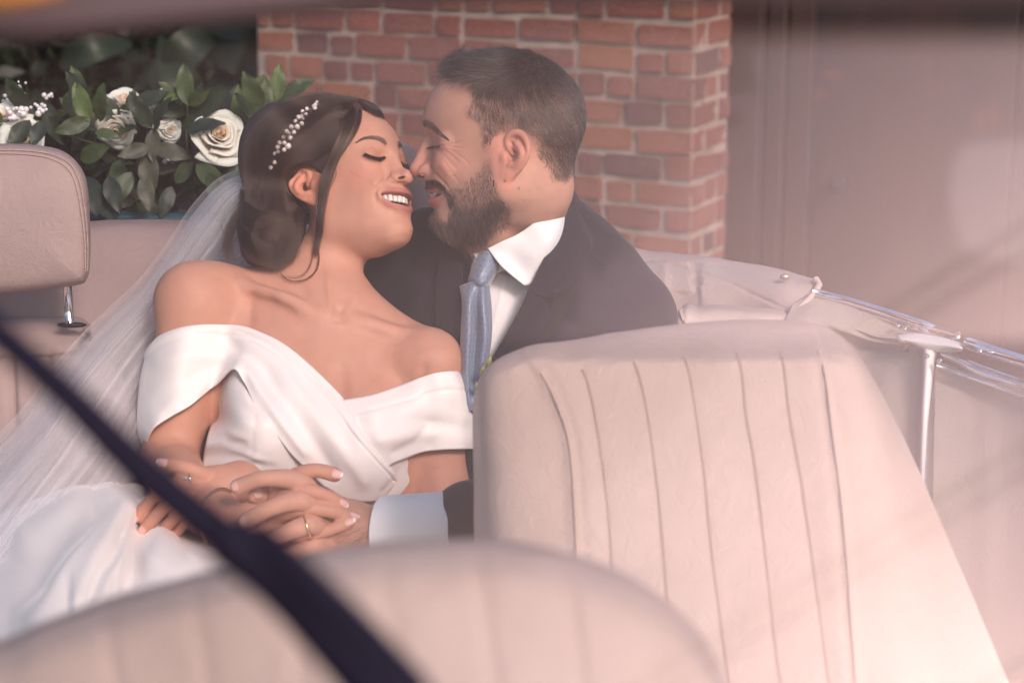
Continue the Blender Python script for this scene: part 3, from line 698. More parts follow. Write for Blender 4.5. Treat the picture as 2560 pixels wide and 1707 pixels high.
import bmesh
for o in (oB, oG):
    b_ = bmesh.new(); b_.from_mesh(o.data); e_ = [e for e in b_.edges if e.is_boundary]
    bmesh.ops.holes_fill(b_, edges=e_, sides=14); [setattr(f, 'smooth', True) for f in b_.faces]; b_.to_mesh(o.data); b_.free()
def teeth(H, n, arc, z, h, parent, name='teeth', upper=True, ymid=.088):
    """a row of single teeth on a parabolic arch (local metres)"""
    mb = MB(); wd = arc
    xs = []; x = 0
    ax = np.linspace(0, .05, 200); al = np.r_[0, np.cumsum(np.sqrt(1 + (52 * ax[1:]) ** 2) * np.diff(ax))]
    W = [wd, wd * .78, wd * .86, wd * .80, wd * .8][:n]
    for w in W: xs.append(float(np.interp(x + w / 2, al, ax))); x += w
    for s in (1, -1):
        for i, xc in enumerate(xs):
            y = ymid - 26.0 * xc * xc; sl = -52.0 * xc; a = math.atan(sl)
            hh = h * [1.0, .86, .98, .84, .78][i] * (1 if upper else .9); w = W[i] * 1.0
            u = np.linspace(-1, 1, 9); v = np.linspace(-1, 1, 9)
            U, Vv = np.meshgrid(u, v, indexing='ij')
            sq = np.sqrt(np.clip(1 - np.abs(U) ** 3.2, 0, 1))
            X = U * w / 2 * (1 - .14 * (Vv + 1) / 2 * (1 if upper else .3)) ; Z = Vv * hh / 2
            rnd = np.clip(1 - np.abs(Vv) ** 4, 0, 1) ** .5
            Yf = .0030 * sq * (.45 + .55 * rnd)
            Z = Z + (0 if upper else 0) + np.where(Vv < 0, (1 - sq) * hh * .10, -(1 - sq) * hh * .10)
            zc = z + (hh - h) * (-.5 if upper else .5) * -1
            for sg in (1, -1):
                G = np.stack([X, Yf * sg, Z], -1)
                R2 = np.array([[math.cos(a), -math.sin(a), 0], [math.sin(a), math.cos(a), 0], [0, 0, 1]])
                G = G @ R2.T + np.array([xc, y, zc + 1.5 * xc * xc * 6]); G[..., 0] *= s
                P = G.reshape(-1, 3) * H.s @ H.M.T + H.t
                mb.add(P, grid_faces(9, 9))
    return mb.obj(name, M_TEETH, parent)
def gum(H, z, ymid, parent, h=.006):
    xs = np.linspace(-.026, .026, 21); G = []
    for v in np.linspace(-1, 1, 5):
        G.append([[x, ymid - .0016 - 26 * x * x - .0012 * v * v, z + v * h + 9 * x * x] for x in xs])
    G = np.array(G); V = G.reshape(-1, 3) * H.s @ H.M.T + H.t
    mesh_obj('gum', V, grid_faces(5, 21), M_GUM, parent)
def place_nails(lst, r_list, who, white, L=.0125, body=None):
    for (pts, r) in lst:
        P = [C(*p) for p in pts]; t = P[-1] - P[-2]; t /= np.linalg.norm(t)
        out = np.array([0, .25, 1.0]); out = out - t * (out @ t); out /= np.linalg.norm(out); b = np.cross(t, out)
        rr = r * .84; c = P[-1] + t * (rr * .15)
        nu, nv = 9, 7; G = np.zeros((nu, nv, 3))
        for i, u in enumerate(np.linspace(0, 1, nu)):
            Lx = (L if not white else L * 1.35); x = -L * .62 + u * Lx; w = rr * .66 * (1 - .15 * (2 * u - 1) ** 2) * (1 if u < .75 else math.sqrt(max(0.05, 1 - ((u - .75) / .27) ** 2)))
            for j, v in enumerate(np.linspace(-1, 1, nv)): G[i, j] = c + t * x + b * w * v + out * (rr * (.22 + .80 * math.sqrt(1 - .55 * v * v)) - .0012 * max(0, .35 - u) ** 2 * 20)
        V = G.reshape(-1, 3); F = grid_faces(nu, nv)
        if white:
            o = mesh_obj('fingernail', V, F, [M_NAIL, M_NAILW], who); o.data.polygons.foreach_set('material_index', [1 if (k // (nv - 1)) >= 7 else 0 for k in range(len(F))])
        else: o = mesh_obj('fingernail', V, F, M_NAILM, who)
        solid(o, .0006)
# ------------------------------------------------------------------ teeth, nails
teeth(HB, 5, .0084, -.0385, .0098, bride, ymid=.0925); gum(HB, -.0310, .0925, bride)
teeth(HB, 5, .0052, -.0545, .0075, bride, upper=False, ymid=.0880)
teeth(HG, 4, .0085, -.0475, .0090, groom, ymid=.0970)
place_nails(HF, None, bride, True); place_nails(RF, None, bride, True); place_nails(GF, None, groom, False)
# ------------------------------------------------------------------ hair
M_DARK = hair_mat('dark_brown_hair', (.014, .0075, .0055), .28); M_GHAIR = hair_mat('short_brown_hair', (.018, .0115, .009), .32)
M_GREY = hair_mat('grey_hair', (.33, .28, .26), .3); M_LASH = hair_mat('black_lash', (.008, .006, .006), .35); M_BROWH = hair_mat('brow_hair', (.028, .017, .013), .35)
M_CAP = mat('hair_mass', (.020, .011, .009), .55)
def on(S, pts, lift=0.0, z0=None):
    """points of the lens frame lying on shape S under the given pixels, raised towards the lens"""
    a = np.array([p[:2] for p in pts], float); P = hit(S, a); ok = (np.abs(S.ev(P, cull=.06)) < .004)
    z = np.where(ok, P[:, 2] + D0, np.nan)
    for i, p in enumerate(pts):
        if len(p) > 2 and p[2] is not None: z[i] = p[2]
    idx = np.arange(len(z)); good = ~np.isnan(z)
    z = np.interp(idx, idx[good], z[good]) if good.any() else np.full(len(z), z0 or 0.0)
    lift = np.broadcast_to(lift, len(z))
    return np.array([C(x, y, zz + l) for (x, y), zz, l in zip(a, z, lift)])
def brow_hairs(S, spine, width, n, L, ang, rnd=.25, sgn=1):
    sp = catmull(np.array(spine, float), 60); out = []
    u = rng.random(n); v = rng.uniform(-1, 1, n)
    i = (u * 58).astype(int); p = sp[i] + (sp[i + 1] - sp[i]) * (u * 58 - i)[:, None]; t = sp[i + 1] - sp[i]; t /= np.linalg.norm(t, axis=1)[:, None]
    nn = np.stack([t[:, 1], -t[:, 0]], 1) * sgn; w = np.interp(u, np.linspace(0, 1, len(width)), width)
    root = p + nn * (v * w)[:, None]
    a = R(1) * (np.interp(u, [0, .25, 1], ang) + rng.normal(0, 12, n)) - v * .35
    d = t * np.cos(a)[:, None] + nn * np.sin(a)[:, None]
    P0 = on(S, [tuple(q) for q in root]); ln_ = L * np.interp(u, [0, .3, 1], [.9, 1, .75]) * rng.uniform(.7, 1.2, n)
    for s in np.linspace(0, 1, 4): out.append(P0 + np.c_[d[:, 0], -d[:, 1], np.zeros(n)] * (ln_ * s)[:, None] + np.array([0, 0, 1]) * (.0004 + .0010 * s - .0012 * s * s))
    return np.stack(out, 1)
c1 = lambda *P: cr(4.9, 860, 300, *P)
bb = brow_hairs(SB, c1((515, 298), (480, 252), (425, 228), (345, 215), (262, 222), (205, 246), (160, 278)), [3.4, 6.2, 6.0, 5.0, 4.0, 2.6, 1.0], 2000, .0050, [52, 18, -6])
fb = on(SB, [(1000, 362), (1004, 366)])      # the far brow shows only its end
strands('eyebrow', bb, M_BROWH, bride, .00012, .00004)
def mirror(H, S):
    L = H.loc(S.reshape(-1, 3)); L[:, 0] *= -1; return (L @ H.M.T * H.s + H.t).reshape(S.shape)
strands('eyebrow', mirror(HB, bb), M_BROWH, bride, .00012, .00004)
def lashes(S, line, n, vec, L, curl=.35):
    sp = catmull(np.array(line, float), 60); u = np.sort(rng.random(n)); k = u * 58; i = k.astype(int); p = sp[i] + (sp[i + 1] - sp[i]) * (k - i)[:, None]
    P0 = on(S, [tuple(q) for q in p]); v = np.stack([np.interp(u, np.linspace(0, 1, len(vec)), np.array(vec)[:, j]) for j in range(3)], 1)
    v += rng.normal(0, .16, v.shape); v /= np.linalg.norm(v, axis=1)[:, None]; l = L * rng.uniform(.6, 1.15, n) * np.interp(u, [0, .2, .8, 1], [.8, 1, 1, .6])
    out = [P0 + v * (l * s)[:, None] + np.array([0, 1, .35]) * (l * curl * s * s)[:, None] for s in np.linspace(0, 1, 6)]
    return np.stack(out, 1)
la = lashes(SB, c1((268, 408), (330, 436), (400, 458), (450, 462), (488, 448)), 420, [(-.7, -.55, .5), (-.2, -.75, .6), (.25, -.8, .6), (.75, -.45, .5)], .0082, .12)
la2 = lashes(SB, c1((262, 405), (330, 434), (400, 456), (450, 460), (488, 446)), 260, [(-.5, -.3, .3), (.2, -.3, .4), (.6, -.2, .3)], .0035)
strands('eyelashes', [la, la2], M_LASH, bride, .00016, .00005); strands('eyelashes', [mirror(HB, la), mirror(HB, la2)], M_LASH, bride, .00016, .00005)
# his brow and lashes
c4 = lambda *P: cr(6.533, 1010, 240, *P)
gb = brow_hairs(SG, c4((318, 440), (370, 455), (440, 490), (520, 560), (610, 640), (720, 710)), [7, 10.5, 9.5, 7.5, 5.5, 2.5], 2300, .0085, [35, 12, -5], sgn=1)
strands('eyebrow', [gb], M_GHAIR, groom, .00013, .00003); strands('eyebrow', [mirror(HG, gb)], M_GHAIR, groom, .00009, .00003)
gl = lashes(SG, c4((420, 832), (470, 825), (540, 815), (600, 808)), 130, [(-.8, -.5, .3), (-.5, -.8, .4), (-.2, -.85, .4)], .0075, .1)
strands('eyelashes', [gl, mirror(HG, gl)], M_LASH, groom, .00013, .00004)

def sample_faces(V, F, w, n):
    """n random surface points, weight per vertex -> points, normals, index"""
    a, b, c, d = (V[F[:, k]] for k in range(4)); A = np.linalg.norm(np.cross(c - a, d - b), axis=1) * w[F].mean(1)
    i = rng.choice(len(F), n, p=A / A.sum()); u, v = rng.random((2, n, 1))
    return (a[i] * (1 - u) + b[i] * u) * (1 - v) + (d[i] * (1 - u) + c[i] * u) * v, i
def near_px(H, V):
    L = H.loc(V); L[:, 0] = np.abs(L[:, 0]); return pix(L @ H.M.T * H.s + H.t)
def grow(P, N, D, Ls, lift, k=6, droop=0.0, wave=0.0):
    """strands leaving surface points P: tangent direction D, lift off along the normal"""
    D = D - N * (D * N).sum(1)[:, None]; D /= np.linalg.norm(D, axis=1)[:, None] + 1e-9
    ph = rng.uniform(0, 6.28, len(P)); B = np.cross(N, D); out = []
    for s in np.linspace(0, 1, k):
        out.append(P + (D * (s * (1 - .12 * s)) + N * (lift * (s - .45 * s * s))[:, None] if np.ndim(lift) else D * s + N * lift * (s - .45 * s * s)) * Ls[:, None]
                   + B * (wave * np.sin(ph + s * 3.5) * Ls * s)[:, None] + np.array([0, -1, 0]) * (droop * Ls * s * s)[:, None])
    return np.stack(out, 1)

c2 = lambda *P: cr(2.8, 980, 60, *P)
V, F = GV; NG = vnormals(V, F); q = near_px(HG, V); LG = HG.loc(V)
hairpoly = c2((285, 345), (400, 395), (500, 425), (562, 405), (568, 470), (500, 575), (505, 650), (590, 715), (606, 830), (640, 905), (700, 850), (745, 808), (830, 772), (900, 765), (985, 815), (1000, 930), (1060, 1010), (1110, 1110), (1225, 1125), (1420, 900), (1440, 500), (1300, 60), (800, -40), (250, 60))
hp = np.array(hairpoly); sd = in_poly(q, hp)
edge = np.clip(-sd / 16.0, 0, 1); top = (q[:, 1] < 235)
w = np.where(sd < 0, np.where(top & (q[:, 0] < 1200), np.clip(-sd / 3, 0, 1), edge), 0) * (np.linalg.norm(LG, axis=1) < .17)
ear_m = (np.abs(LG[:, 0]) > .072) & (LG[:, 2] < .03) & (LG[:, 1] > -.045) & (LG[:, 1] < .012); w[ear_m] = 0
n = 60000; P, fi = sample_faces(V, F, w, n); N = NG[F[fi, 0]]; Q = near_px(HG, P); L = HG.loc(P)
tops = 1 - sstep(Q[:, 1], 165, 262)           # 1 on the long top, 0 on the clipped sides
Q0 = Q[:, 0]; front = 1 - sstep(Q0, 1090, 1250)
fade = sstep(-in_poly(Q, hp), 0, 45)
Ls = (.0030 + .0105 * fade) * (1 - tops) + (.030 + .012 * front) * tops; Ls *= rng.uniform(.75, 1.1, n)
cl = vnoise(P, 55, 5); cl2 = vnoise(P, 120, 6); cl3 = vnoise(P, 30, 8)
Ml = HG.M                                           # local axes
side = np.stack([-.25 + .3 * cl, -.22 + .3 * cl2 - .25 * sstep(Q0, 1300, 1420), np.full(n, -.9)], 1); side[:, 0] *= np.sign(L[:, 0])
tp = np.stack([.35 * cl3 + .25 * cl2 + .15, .85 - .62 * front + .2 * cl, .25 + .55 * front + .35 * cl2], 1)
back = sstep(Q0, 1250, 1400)[:, None]
tp = tp * (1 - back) + np.stack([.3 * cl, -.2 + .3 * cl2, np.full(n, -.9)], 1) * back
tp[:, 0] += (4 * back * (1 - back))[:, 0] * 1.1
D = (side * (1 - tops[:, None]) + tp * tops[:, None]) @ Ml.T + rng.normal(0, .20, (n, 3))
lift = .30 * (1 - tops) + tops * (.60 + .12 * front - .34 * sstep(Q0, 1250, 1420) + .18 * cl2 )
Ls = Ls * (1 - .50 * tops * sstep(Q0, 1240, 1420))
G = grow(P, N, D, Ls, lift, 7, .0, .05)
gr = rng.random(n) < np.interp(Q0, [1100, 1200, 1300, 1470], [.42, .34, .22, .15]) * (.22 + .78 * (1 - tops)) * (1 + .8 * cl2)
Pz, fz = sample_faces(V, F, w * (q[:, 1] < 300), 900); Nz = NG[F[fz, 0]]; Gz = grow(Pz, Nz, rng.normal(0, 1, (900, 3)) + np.array([-.5, .2, 0]), rng.uniform(.012, .030, 900) * (1 - .5 * (near_px(HG, Pz)[:, 1] > 230)), .95, 7, .05, .18)
strands('stray_hairs', Gz, M_GHAIR, groom, .00007, .00002)
strands('hair', G[~gr], M_GHAIR, groom, .00011, .00003); strands('grey_hairs', G[gr], M_GREY, groom, .00008, .00003)
# beard, moustache and stubble
c5 = lambda *P: cr(6.03, 1040, 420, *P)
bp = np.array(c5((560, 470), (700, 545), (900, 530), (1080, 480), (1230, 420), (1360, 560), (1360, 690), (1210, 900), (1080, 1010), (900, 1090), (600, 1150), (330, 1100), (230, 900), (225, 600), (240, 560), (330, 600), (350, 740), (430, 760), (480, 700), (490, 560), (450, 400), (410, 350), (470, 330), (520, 400)))
mo = np.array(c5((95, 260), (125, 195), (210, 165), (330, 175), (405, 240), (480, 330), (560, 470), (490, 600), (440, 400), (400, 330), (260, 352), (150, 320)))
st = np.array(c5((640, 250), (900, 60), (1000, -150), (1150, -150), (1200, 150), (1290, 380), (1460, 620), (1400, 900), (1100, 1100), (900, 1120), (500, 1100), (500, 480), (430, 300)))
inm = lipmask(HG, LG, 1.15) > .3
bad = inm | (HG.cav(LG) < .002) | (np.linalg.norm(LG, axis=1) > .165) | (LG[:, 1] < -.01)
chin_px = q[:, 0] < 1180
under = (q[:, 1] > 560) & (q[:, 1] < 606) & (NG[:, 1] < .2) & (q[:, 0] < 1215)
sb_, sm_, ss_ = in_poly(q, bp), in_poly(q, mo), in_poly(q, st)
def region(sd_, soft_, n, bad=bad):
    w = np.clip(-sd_ / soft_, 0, 1) * (~bad); return sample_faces(V, F, w, n)
def beard(P, fi, Ls, dirs, lift, name_mat=None, greys=.1, r=.00009):
    N = NG[F[fi, 0]]; L = HG.loc(P); cl = vnoise(P, 70, 9); cl2 = vnoise(P, 140, 10); n = len(P)
    d = dirs(L, cl, cl2); d[:, 0] *= np.sign(L[:, 0]); D = d @ HG.M.T + rng.normal(0, .14, (n, 3))
    return grow(P, N, D, Ls * rng.uniform(.6, 1.15, n), lift, 7, .12, .10), rng.random(n) < greys
P, fi = region(sb_, 20, 15000); Q = near_px(HG, P)
Lb = np.interp(Q[:, 1], [490, 530, 560, 600], [.006, .011, .016, .019]) * np.interp(Q[:, 0], [1080, 1180, 1260], [1, .95, .60])
gA = beard(P, fi, Lb, lambda L, a, b: np.stack([.15 * a + .1, -.05 + .35 * a - .15 * sstep(-L[:, 1], -.06, 0), -1 + .2 * b], 1), .42, greys=.10)
P, fi = region(sm_, 4, 5200)
gB = beard(P, fi, np.full(len(P), .0085), lambda L, a, b: np.stack([.85 + .2 * a, -.15 + .2 * b, -.62 + .25 * a], 1), .35, greys=.06)
P, fi = region(ss_, 14, 9000)
gC = beard(P, fi, np.interp(near_px(HG, P)[:, 1], [400, 470, 530], [.0018, .0036, .0075]), lambda L, a, b: np.stack([.1 * a, -.25 + .3 * b, np.full(len(L), -1.0)], 1), .35, greys=.12)
w = (under & ~bad).astype(float); P, fi = sample_faces(V, F, w, 4500)
gD = beard(P, fi, np.full(len(P), .016), lambda L, a, b: np.stack([.1 * a, .05 + .3 * a, -1 + .2 * b], 1), .35, greys=.12)
strands('beard', [gA[0][~gA[1]], gD[0][~gD[1]], gC[0][~gC[1]]], M_GHAIR, groom, .00009, .00003)
strands('moustache', [gB[0][~gB[1]]], M_GHAIR, groom, .00009, .00003)
strands('grey_beard_hairs', [g[0][g[1]] for g in (gA, gB, gC, gD)], M_GREY, groom, .00009, .00003)
# hair on his wrist and hand
pw = [(x, y) for x, y in zip(rng.uniform(840, 955, 500), rng.uniform(1262, 1400, 500))]
W0 = on(SG, pw); wd = np.array([-.8, -.35, 0]) + rng.normal(0, .35, (500, 3))
strands('arm_hair', grow(W0, np.tile([0, 0, 1.0], (500, 1)), wd, rng.uniform(.008, .015, 500), .25, 6), M_GHAIR, groom, .00006, .00002)

# ---- her hair: a solid mass below, combed locks over it
SH = Shape(); hb = lambda *a: SH.add(*a)
SH.add(xform(ell((0, -.010, .047), (.0775, .0980, .0850)), HB.M, HB.t, HB.s), .01)
add(SH, .03, ell(C(720, 365, -.075), (.062, .062, .075)), ell(C(668, 430, -.075), (.034, .060, .055)))
add(SH, .02, ell(C(668, 520, -.055), (.036, .040, .045)), ell(C(678, 590, -.035), (.0405, .044, .040)), ell(C(655, 622, -.040), (.026, .022, .03)), ell(C(716, 556, -.055), (.024, .055, .032)))
def face_cut(P):
    L = HB.loc(P); return (.030 + .50 * L[:, 2] - L[:, 1]) / 1.12 * HB.s
SH.sub((face_cut, HB.t, .3), .006)
earM = HB.P(.075, -.016, -.002)
SH.sub(ell(earM, (.024, .033, .036)), .006)
HV, HF_ = polygonize(SH, C(560, 720, -.2), C(1020, 200, .1), .0022)
HV = smooth_mesh(HV, HF_, 3)
hn = vnormals(HV, HF_); HV += hn * (.0007 * vnoise(HV, 90, 3) - .0012)[:, None]
mesh_obj('hair_mass', HV, HF_, M_CAP, bride)
SK = Shape(); SK.ops = SH.ops + SB.ops[:60]
def sheet(guides, n, lift=.003, k=16, spread=1.0, messy=.0012, clump=.6, ncl=3, groove=.0032):
    """locks between neighbouring guide lines (pixels, on the hair mass)"""
    m = max(len(g) for g in guides); Gd = np.stack([resample(catmull(np.array([list(p[:2]) + [0] for p in g], float), 30), 14)[:, :2] for g in guides])
    lf = np.linspace(0, 1, 14); lz = lift[0] + (lift[1] - lift[0]) * lf if isinstance(lift, tuple) else np.full(14, lift)
    zg_ = [[p[2] if len(p) > 2 else None for p in g] for g in guides]; out = []
    G3 = []
    for g, gd, zz in zip(guides, Gd, zg_):
        pts = [tuple(p) for p in gd]
        if any(z is not None for z in zz):
            z = np.array([np.nan if v is None else v for v in zz]); ok = ~np.isnan(z); z = np.interp(np.linspace(0, 1, 14), np.linspace(0, 1, len(z))[ok], z[ok])
            G3.append(np.array([C(x, y, v) for (x, y), v in zip(pts, z)]))
        else: G3.append(on(SK, pts, lz))
    G3 = np.stack(G3); u = rng.random(n) * (len(guides) - 1) if len(guides) > 1 else np.zeros(n)
    cf = u * ncl + .25 * rng.normal(0, .2, n); ci = np.floor(cf); vv = (cf - ci) * 2 - 1; uc = (ci + .5) / ncl; gl_ = groove * (1 - vv * vv) * (.6 + .8 * ((ci * 7.31) % 1)); u = u * (1 - clump) + uc * clump; u = np.clip(u, 0, len(guides) - 1 - 1e-6) if len(guides) > 1 else u
    sheet.tone.append(.5 + .5 * vnoise(np.stack([uc * 11.3 + 3.1, uc * 0 + len(guides), rng.random(n) * .8], 1), 1, 2) + rng.normal(0, .12, n))
    i = u.astype(int); f = (u - i)[:, None, None]; j = np.minimum(i + 1, len(guides) - 1)
    S = G3[i] * (1 - f) + G3[j] * f
    S = np.stack([catmull(s, k) for s in S]); t = np.linspace(0, 1, k)
    S = S + (gl_[:, None, None] * np.array([-.15, .35, .9])) * np.sin(np.pi * np.clip(t, .04, .97))[None, :, None] ** .4
    off = rng.normal(0, messy, (n, 1, 3)) * (0.35 + t[None, :, None] * .9); S = S + off
    S = S + np.stack([np.zeros((n, k)), np.zeros((n, k)), np.abs(rng.normal(0, messy, (n, 1))) * np.ones((1, k))], -1)
    ph = rng.uniform(0, 6.28, (n, 1)); S[..., 0] += messy * .5 * np.sin(ph + t[None] * 6); S[..., 1] += messy * .5 * np.cos(ph * 1.3 + t[None] * 5)
    s0 = rng.uniform(0, .12 * spread, n); s1 = 1 - rng.uniform(0, .25 * spread, n)
    q = s0[:, None] + (s1 - s0)[:, None] * t[None]; ii = np.clip((q * (k - 1)).astype(int), 0, k - 2); ff = (q * (k - 1) - ii)[..., None]
    a = np.take_along_axis(S, ii[..., None].repeat(3, 2), 1); b = np.take_along_axis(S, (ii + 1)[..., None].repeat(3, 2), 1)
    return a * (1 - ff) + b * ff
sheet.tone = []
A = [[(896, 249), (830, 243), (762, 246), (702, 268), (650, 303), (619, 350), (611, 400), (616, 445), (612, 490)],
     [(890, 250), (830, 256), (765, 268), (710, 298), (665, 338), (636, 390), (628, 440), (630, 480), (622, 520)],
     [(884, 260), (830, 274), (770, 300), (720, 340), (685, 385), (662, 430), (650, 475), (645, 510), (640, 540)],
     [(872, 285), (830, 300), (780, 335), (738, 372), (706, 400), (686, 440), (674, 490), (666, 530), (660, 560)],
     [(860, 315), (828, 338), (790, 368), (750, 388), (714, 402), (698, 440), (690, 490), (684, 535), (680, 570)],
     [(848, 350), (825, 372), (800, 390), (765, 398), (724, 404), (706, 425), (700, 470), (700, 520), (702, 560)]]
Hs = [sheet(A, 13000, (.0008, .0015), 18, 1.0, .0008, .45), sheet(A, 2600, (.003, .006), 18, 1.6, .0034, .6)]
Bf = [[(884, 250), (900, 262), (905, 290), (893, 328), (874, 356), (855, 381), (842, 402), (832, 430), (824, 465)],
      [(872, 251), (880, 280), (878, 310), (864, 348), (846, 384), (829, 420), (819, 455), (813, 500), (806, 550)],
      [(850, 250), (862, 285), (860, 320), (849, 355), (833, 392), (817, 430), (808, 475), (803, 520), (798, 575)],
      [(828, 249), (846, 285), (850, 322), (841, 362), (824, 398), (810, 436), (800, 480), (796, 540), (790, 610)]]
Hs += [sheet(Bf, 4200, (.002, .0055), 20, 1.1, .0010, .5)]
T = [[(812, 430), (804, 480), (800, 530), (797, 580), (792, 620), (789, 645)], [(818, 430), (812, 480), (809, 530), (804, 570), (796, 610), (788, 640)]]
Hs += [sheet(T, 900, .005, 18, 1.2, .0016, .6)]
Hs += [sheet([[(835, 247), (880, 246), (917, 254), (945, 269), (964, 301)], [(835, 252), (880, 254), (912, 262), (938, 276), (956, 296)], [(840, 258), (880, 262), (902, 268), (925, 280), (940, 290)]], 1600, .0018, 14, .8, .0008, .4)]
Dd = [[(702, 420), (712, 470), (738, 512), (748, 550), (745, 600), (735, 648)], [(694, 440), (705, 500), (722, 550), (727, 600), (715, 650), (690, 672)], [(682, 470), (694, 520), (703, 580), (700, 640), (675, 675)]]
Hs += [sheet(Dd, 3600, (.002, .005), 18, 1.3, .0028, .8)]
E = [[(606, 470), (612, 505), (640, 532), (680, 540), (715, 548), (738, 575)], [(602, 500), (622, 535), (660, 552), (700, 560), (728, 588), (732, 625)],
     [(600, 525), (615, 560), (650, 580), (690, 585), (716, 610), (712, 645)], [(600, 545), (606, 590), (630, 620), (665, 625), (695, 640), (690, 665)],
     [(606, 560), (608, 610), (628, 645), (660, 662), (690, 668), (720, 660)]]
Hs += [sheet(E, 5200, (.003, .006), 18, 1.2, .0030, .85)]
E2 = [[(735, 600), (715, 560), (680, 556), (654, 580), (655, 612), (680, 628), (700, 612), (696, 592)], [(742, 610), (722, 550), (680, 545), (645, 575), (645, 618), (680, 642), (712, 625), (706, 590)]]
Hs += [sheet(E2, 700, .005, 24, 1.6, .0028, .85)]
E3 = [[(620, 540), (632, 580), (660, 600), (690, 640), (700, 668)], [(640, 540), (655, 570), (685, 590), (708, 625), (715, 660)]]
Hs += [sheet(E3, 1500, .006, 18, 1.4, .0030, .85)]
Hs += [sheet([[(622, 470, -.04), (604, 515, -.03), (580, 555, -.03), (566, 595, -.03), (561, 635, -.03), (572, 662, -.03)], [(632, 485, -.04), (612, 520, -.03), (592, 560, -.03), (580, 600, -.03), (580, 640, -.03), (596, 668, -.03)]], 420, .003, 20, 1, .0034, .85)]
Hs += [sheet([[(625, 520, -.03), (598, 540, -.02), (576, 575, -.02), (566, 610, -.02), (558, 628, -.02)], [(630, 530, -.03), (605, 545, -.02), (584, 580, -.02), (571, 615, -.02), (562, 640, -.02)]], 200, .003, 18, 1, .0022, .7)]
Hs += [sheet([[(788, 600), (797, 625), (799, 655), (790, 682), (765, 701), (735, 706), (712, 697), (697, 676)], [(790, 600), (795, 625), (796, 655), (788, 680), (765, 699), (735, 704), (712, 695), (697, 675)]], 26, .004, 26, .4, .0003, 0)]
Hs += [sheet([[(788, 590), (780, 640), (768, 675), (745, 692), (715, 690), (692, 678)], [(792, 590), (786, 640), (776, 675), (750, 695), (715, 694), (690, 680)]], 14, .003, 22, .5, .0006, 0)]
Hs += [sheet([[(800, 455), (785, 470), (790, 500), (800, 520)], [(830, 400), (842, 430), (838, 452), (822, 470)], [(836, 420), (840, 440), (830, 458), (815, 480)]], 30, .004, 14, .6, .0012, 0)]
fly = [[(x + rng.uniform(-10, 10), y + rng.uniform(-6, 2)) for x, y in ((880 - i * 8, 250 + i * 1), (820 - i * 10, 240 + i * 3), (740 - i * 8, 240 + i * 8), (680 - i * 6, 268 + i * 10))] for i in range(8)]
Hs += [sheet([f for f in fly], 160, .008, 16, 1.5, .0025, 0)]
for q_ in range(70):
    a_ = rng.uniform(0, 6.28); cx_, cy_ = 672 + 62 * math.cos(a_), 590 + 68 * math.sin(a_); d_ = a_ + rng.choice([-1, 1]) * rng.uniform(.9, 1.5)
    Hs += [sheet([[(cx_ + 22 * t * math.cos(d_ + t * .9) * 1.6, cy_ + 22 * t * math.sin(d_ + t * .9) * 1.6, -.035 + rng.uniform(0, .02)) for t in np.linspace(0, 2.2, 5)]], 3, .002, 12, .3, .0004, 0)]
for x0_, y0_, x1_, y1_ in [(905, 250, 960, 205), (870, 246, 905, 190), (700, 262, 640, 262), (840, 246, 760, 226), (760, 250, 690, 240), (640, 320, 606, 330), (618, 400, 596, 430), (880, 248, 940, 238)]:
    Hs += [sheet([[(x0_, y0_, -.05), ((x0_ + x1_) / 2 + 6, (y0_ + y1_) / 2 - 10, -.045), (x1_, y1_, -.05)]], 5, .002, 12, .4, .0016, 0)]
# loose locks coiled round the low bun
lr_ = np.random.default_rng(91)
for q_ in range(26):
    rr_ = lr_.uniform(18, 74); a0_ = lr_.uniform(0, 2 * math.pi); sp_ = lr_.uniform(1.8, 3.6) * lr_.choice([-1, 1]); ex_ = lr_.uniform(.75, 1.05); ox, oy = lr_.normal(0, 9, 2)
    g_ = [(674 + ox + (rr_ * (1 - .25 * t)) * math.cos(a0_ + sp_ * t), 588 + oy + (rr_ * (1 - .25 * t)) * ex_ * math.sin(a0_ + sp_ * t)) for t in np.linspace(0, 1, 7)]
    g_ = [(float(np.clip(x, 604, 742)), float(np.clip(y, 505, 668))) for x, y in g_]; g2_ = [(x + 5, y + 4) for x, y in g_]
    Hs += [sheet([g_, g2_], 190, (.003, .004 + lr_.uniform(0, .010)), 20, .8, .0009, .2)]
for g_ in ([(700, 270), (660, 300), (640, 350), (640, 400), (630, 450), (640, 500)], [(760, 262), (700, 300), (670, 350), (655, 420), (668, 480), (650, 540)], [(800, 300), (750, 330), (700, 370), (690, 430), (700, 490), (690, 550)], [(820, 280), (770, 300), (715, 350), (680, 400), (676, 460), (690, 520)],
           [(650, 310), (622, 360), (618, 410), (626, 460), (610, 510), (618, 560)], [(720, 300), (680, 340), (655, 390), (640, 450), (655, 500), (640, 560)], [(710, 410), (696, 450), (706, 500), (694, 560), (706, 610)], [(736, 520), (728, 570), (736, 620), (722, 660)]):
    Hs += [sheet([g_, [(x + 7, y + 5) for x, y in g_]], 240, (.003, .006), 20, .9, .0012, .3)]
M_BROWN = hair_mat('brown_hair_lights', (.085, .046, .032), .24); M_MID = hair_mat('mid_brown_hair', (.036, .019, .013), .26)
T_ = sheet.tone; T_[:] = [np.where(np.arange(len(t)) < 0, t, t + (lr_.normal(-.05, .30) if len(t) < 300 else 0)) for t in T_]
strands('hair', [h[t < .56] for h, t in zip(Hs, T_)], M_DARK, bride, .00010, .00004); strands('hair_lights', [h[(t >= .56) & (t < .80)] for h, t in zip(Hs, T_)], M_MID, bride, .00010, .00004); strands('hair_lights', [h[t >= .80] for h, t in zip(Hs, T_)], M_BROWN, bride, .00010, .00004)
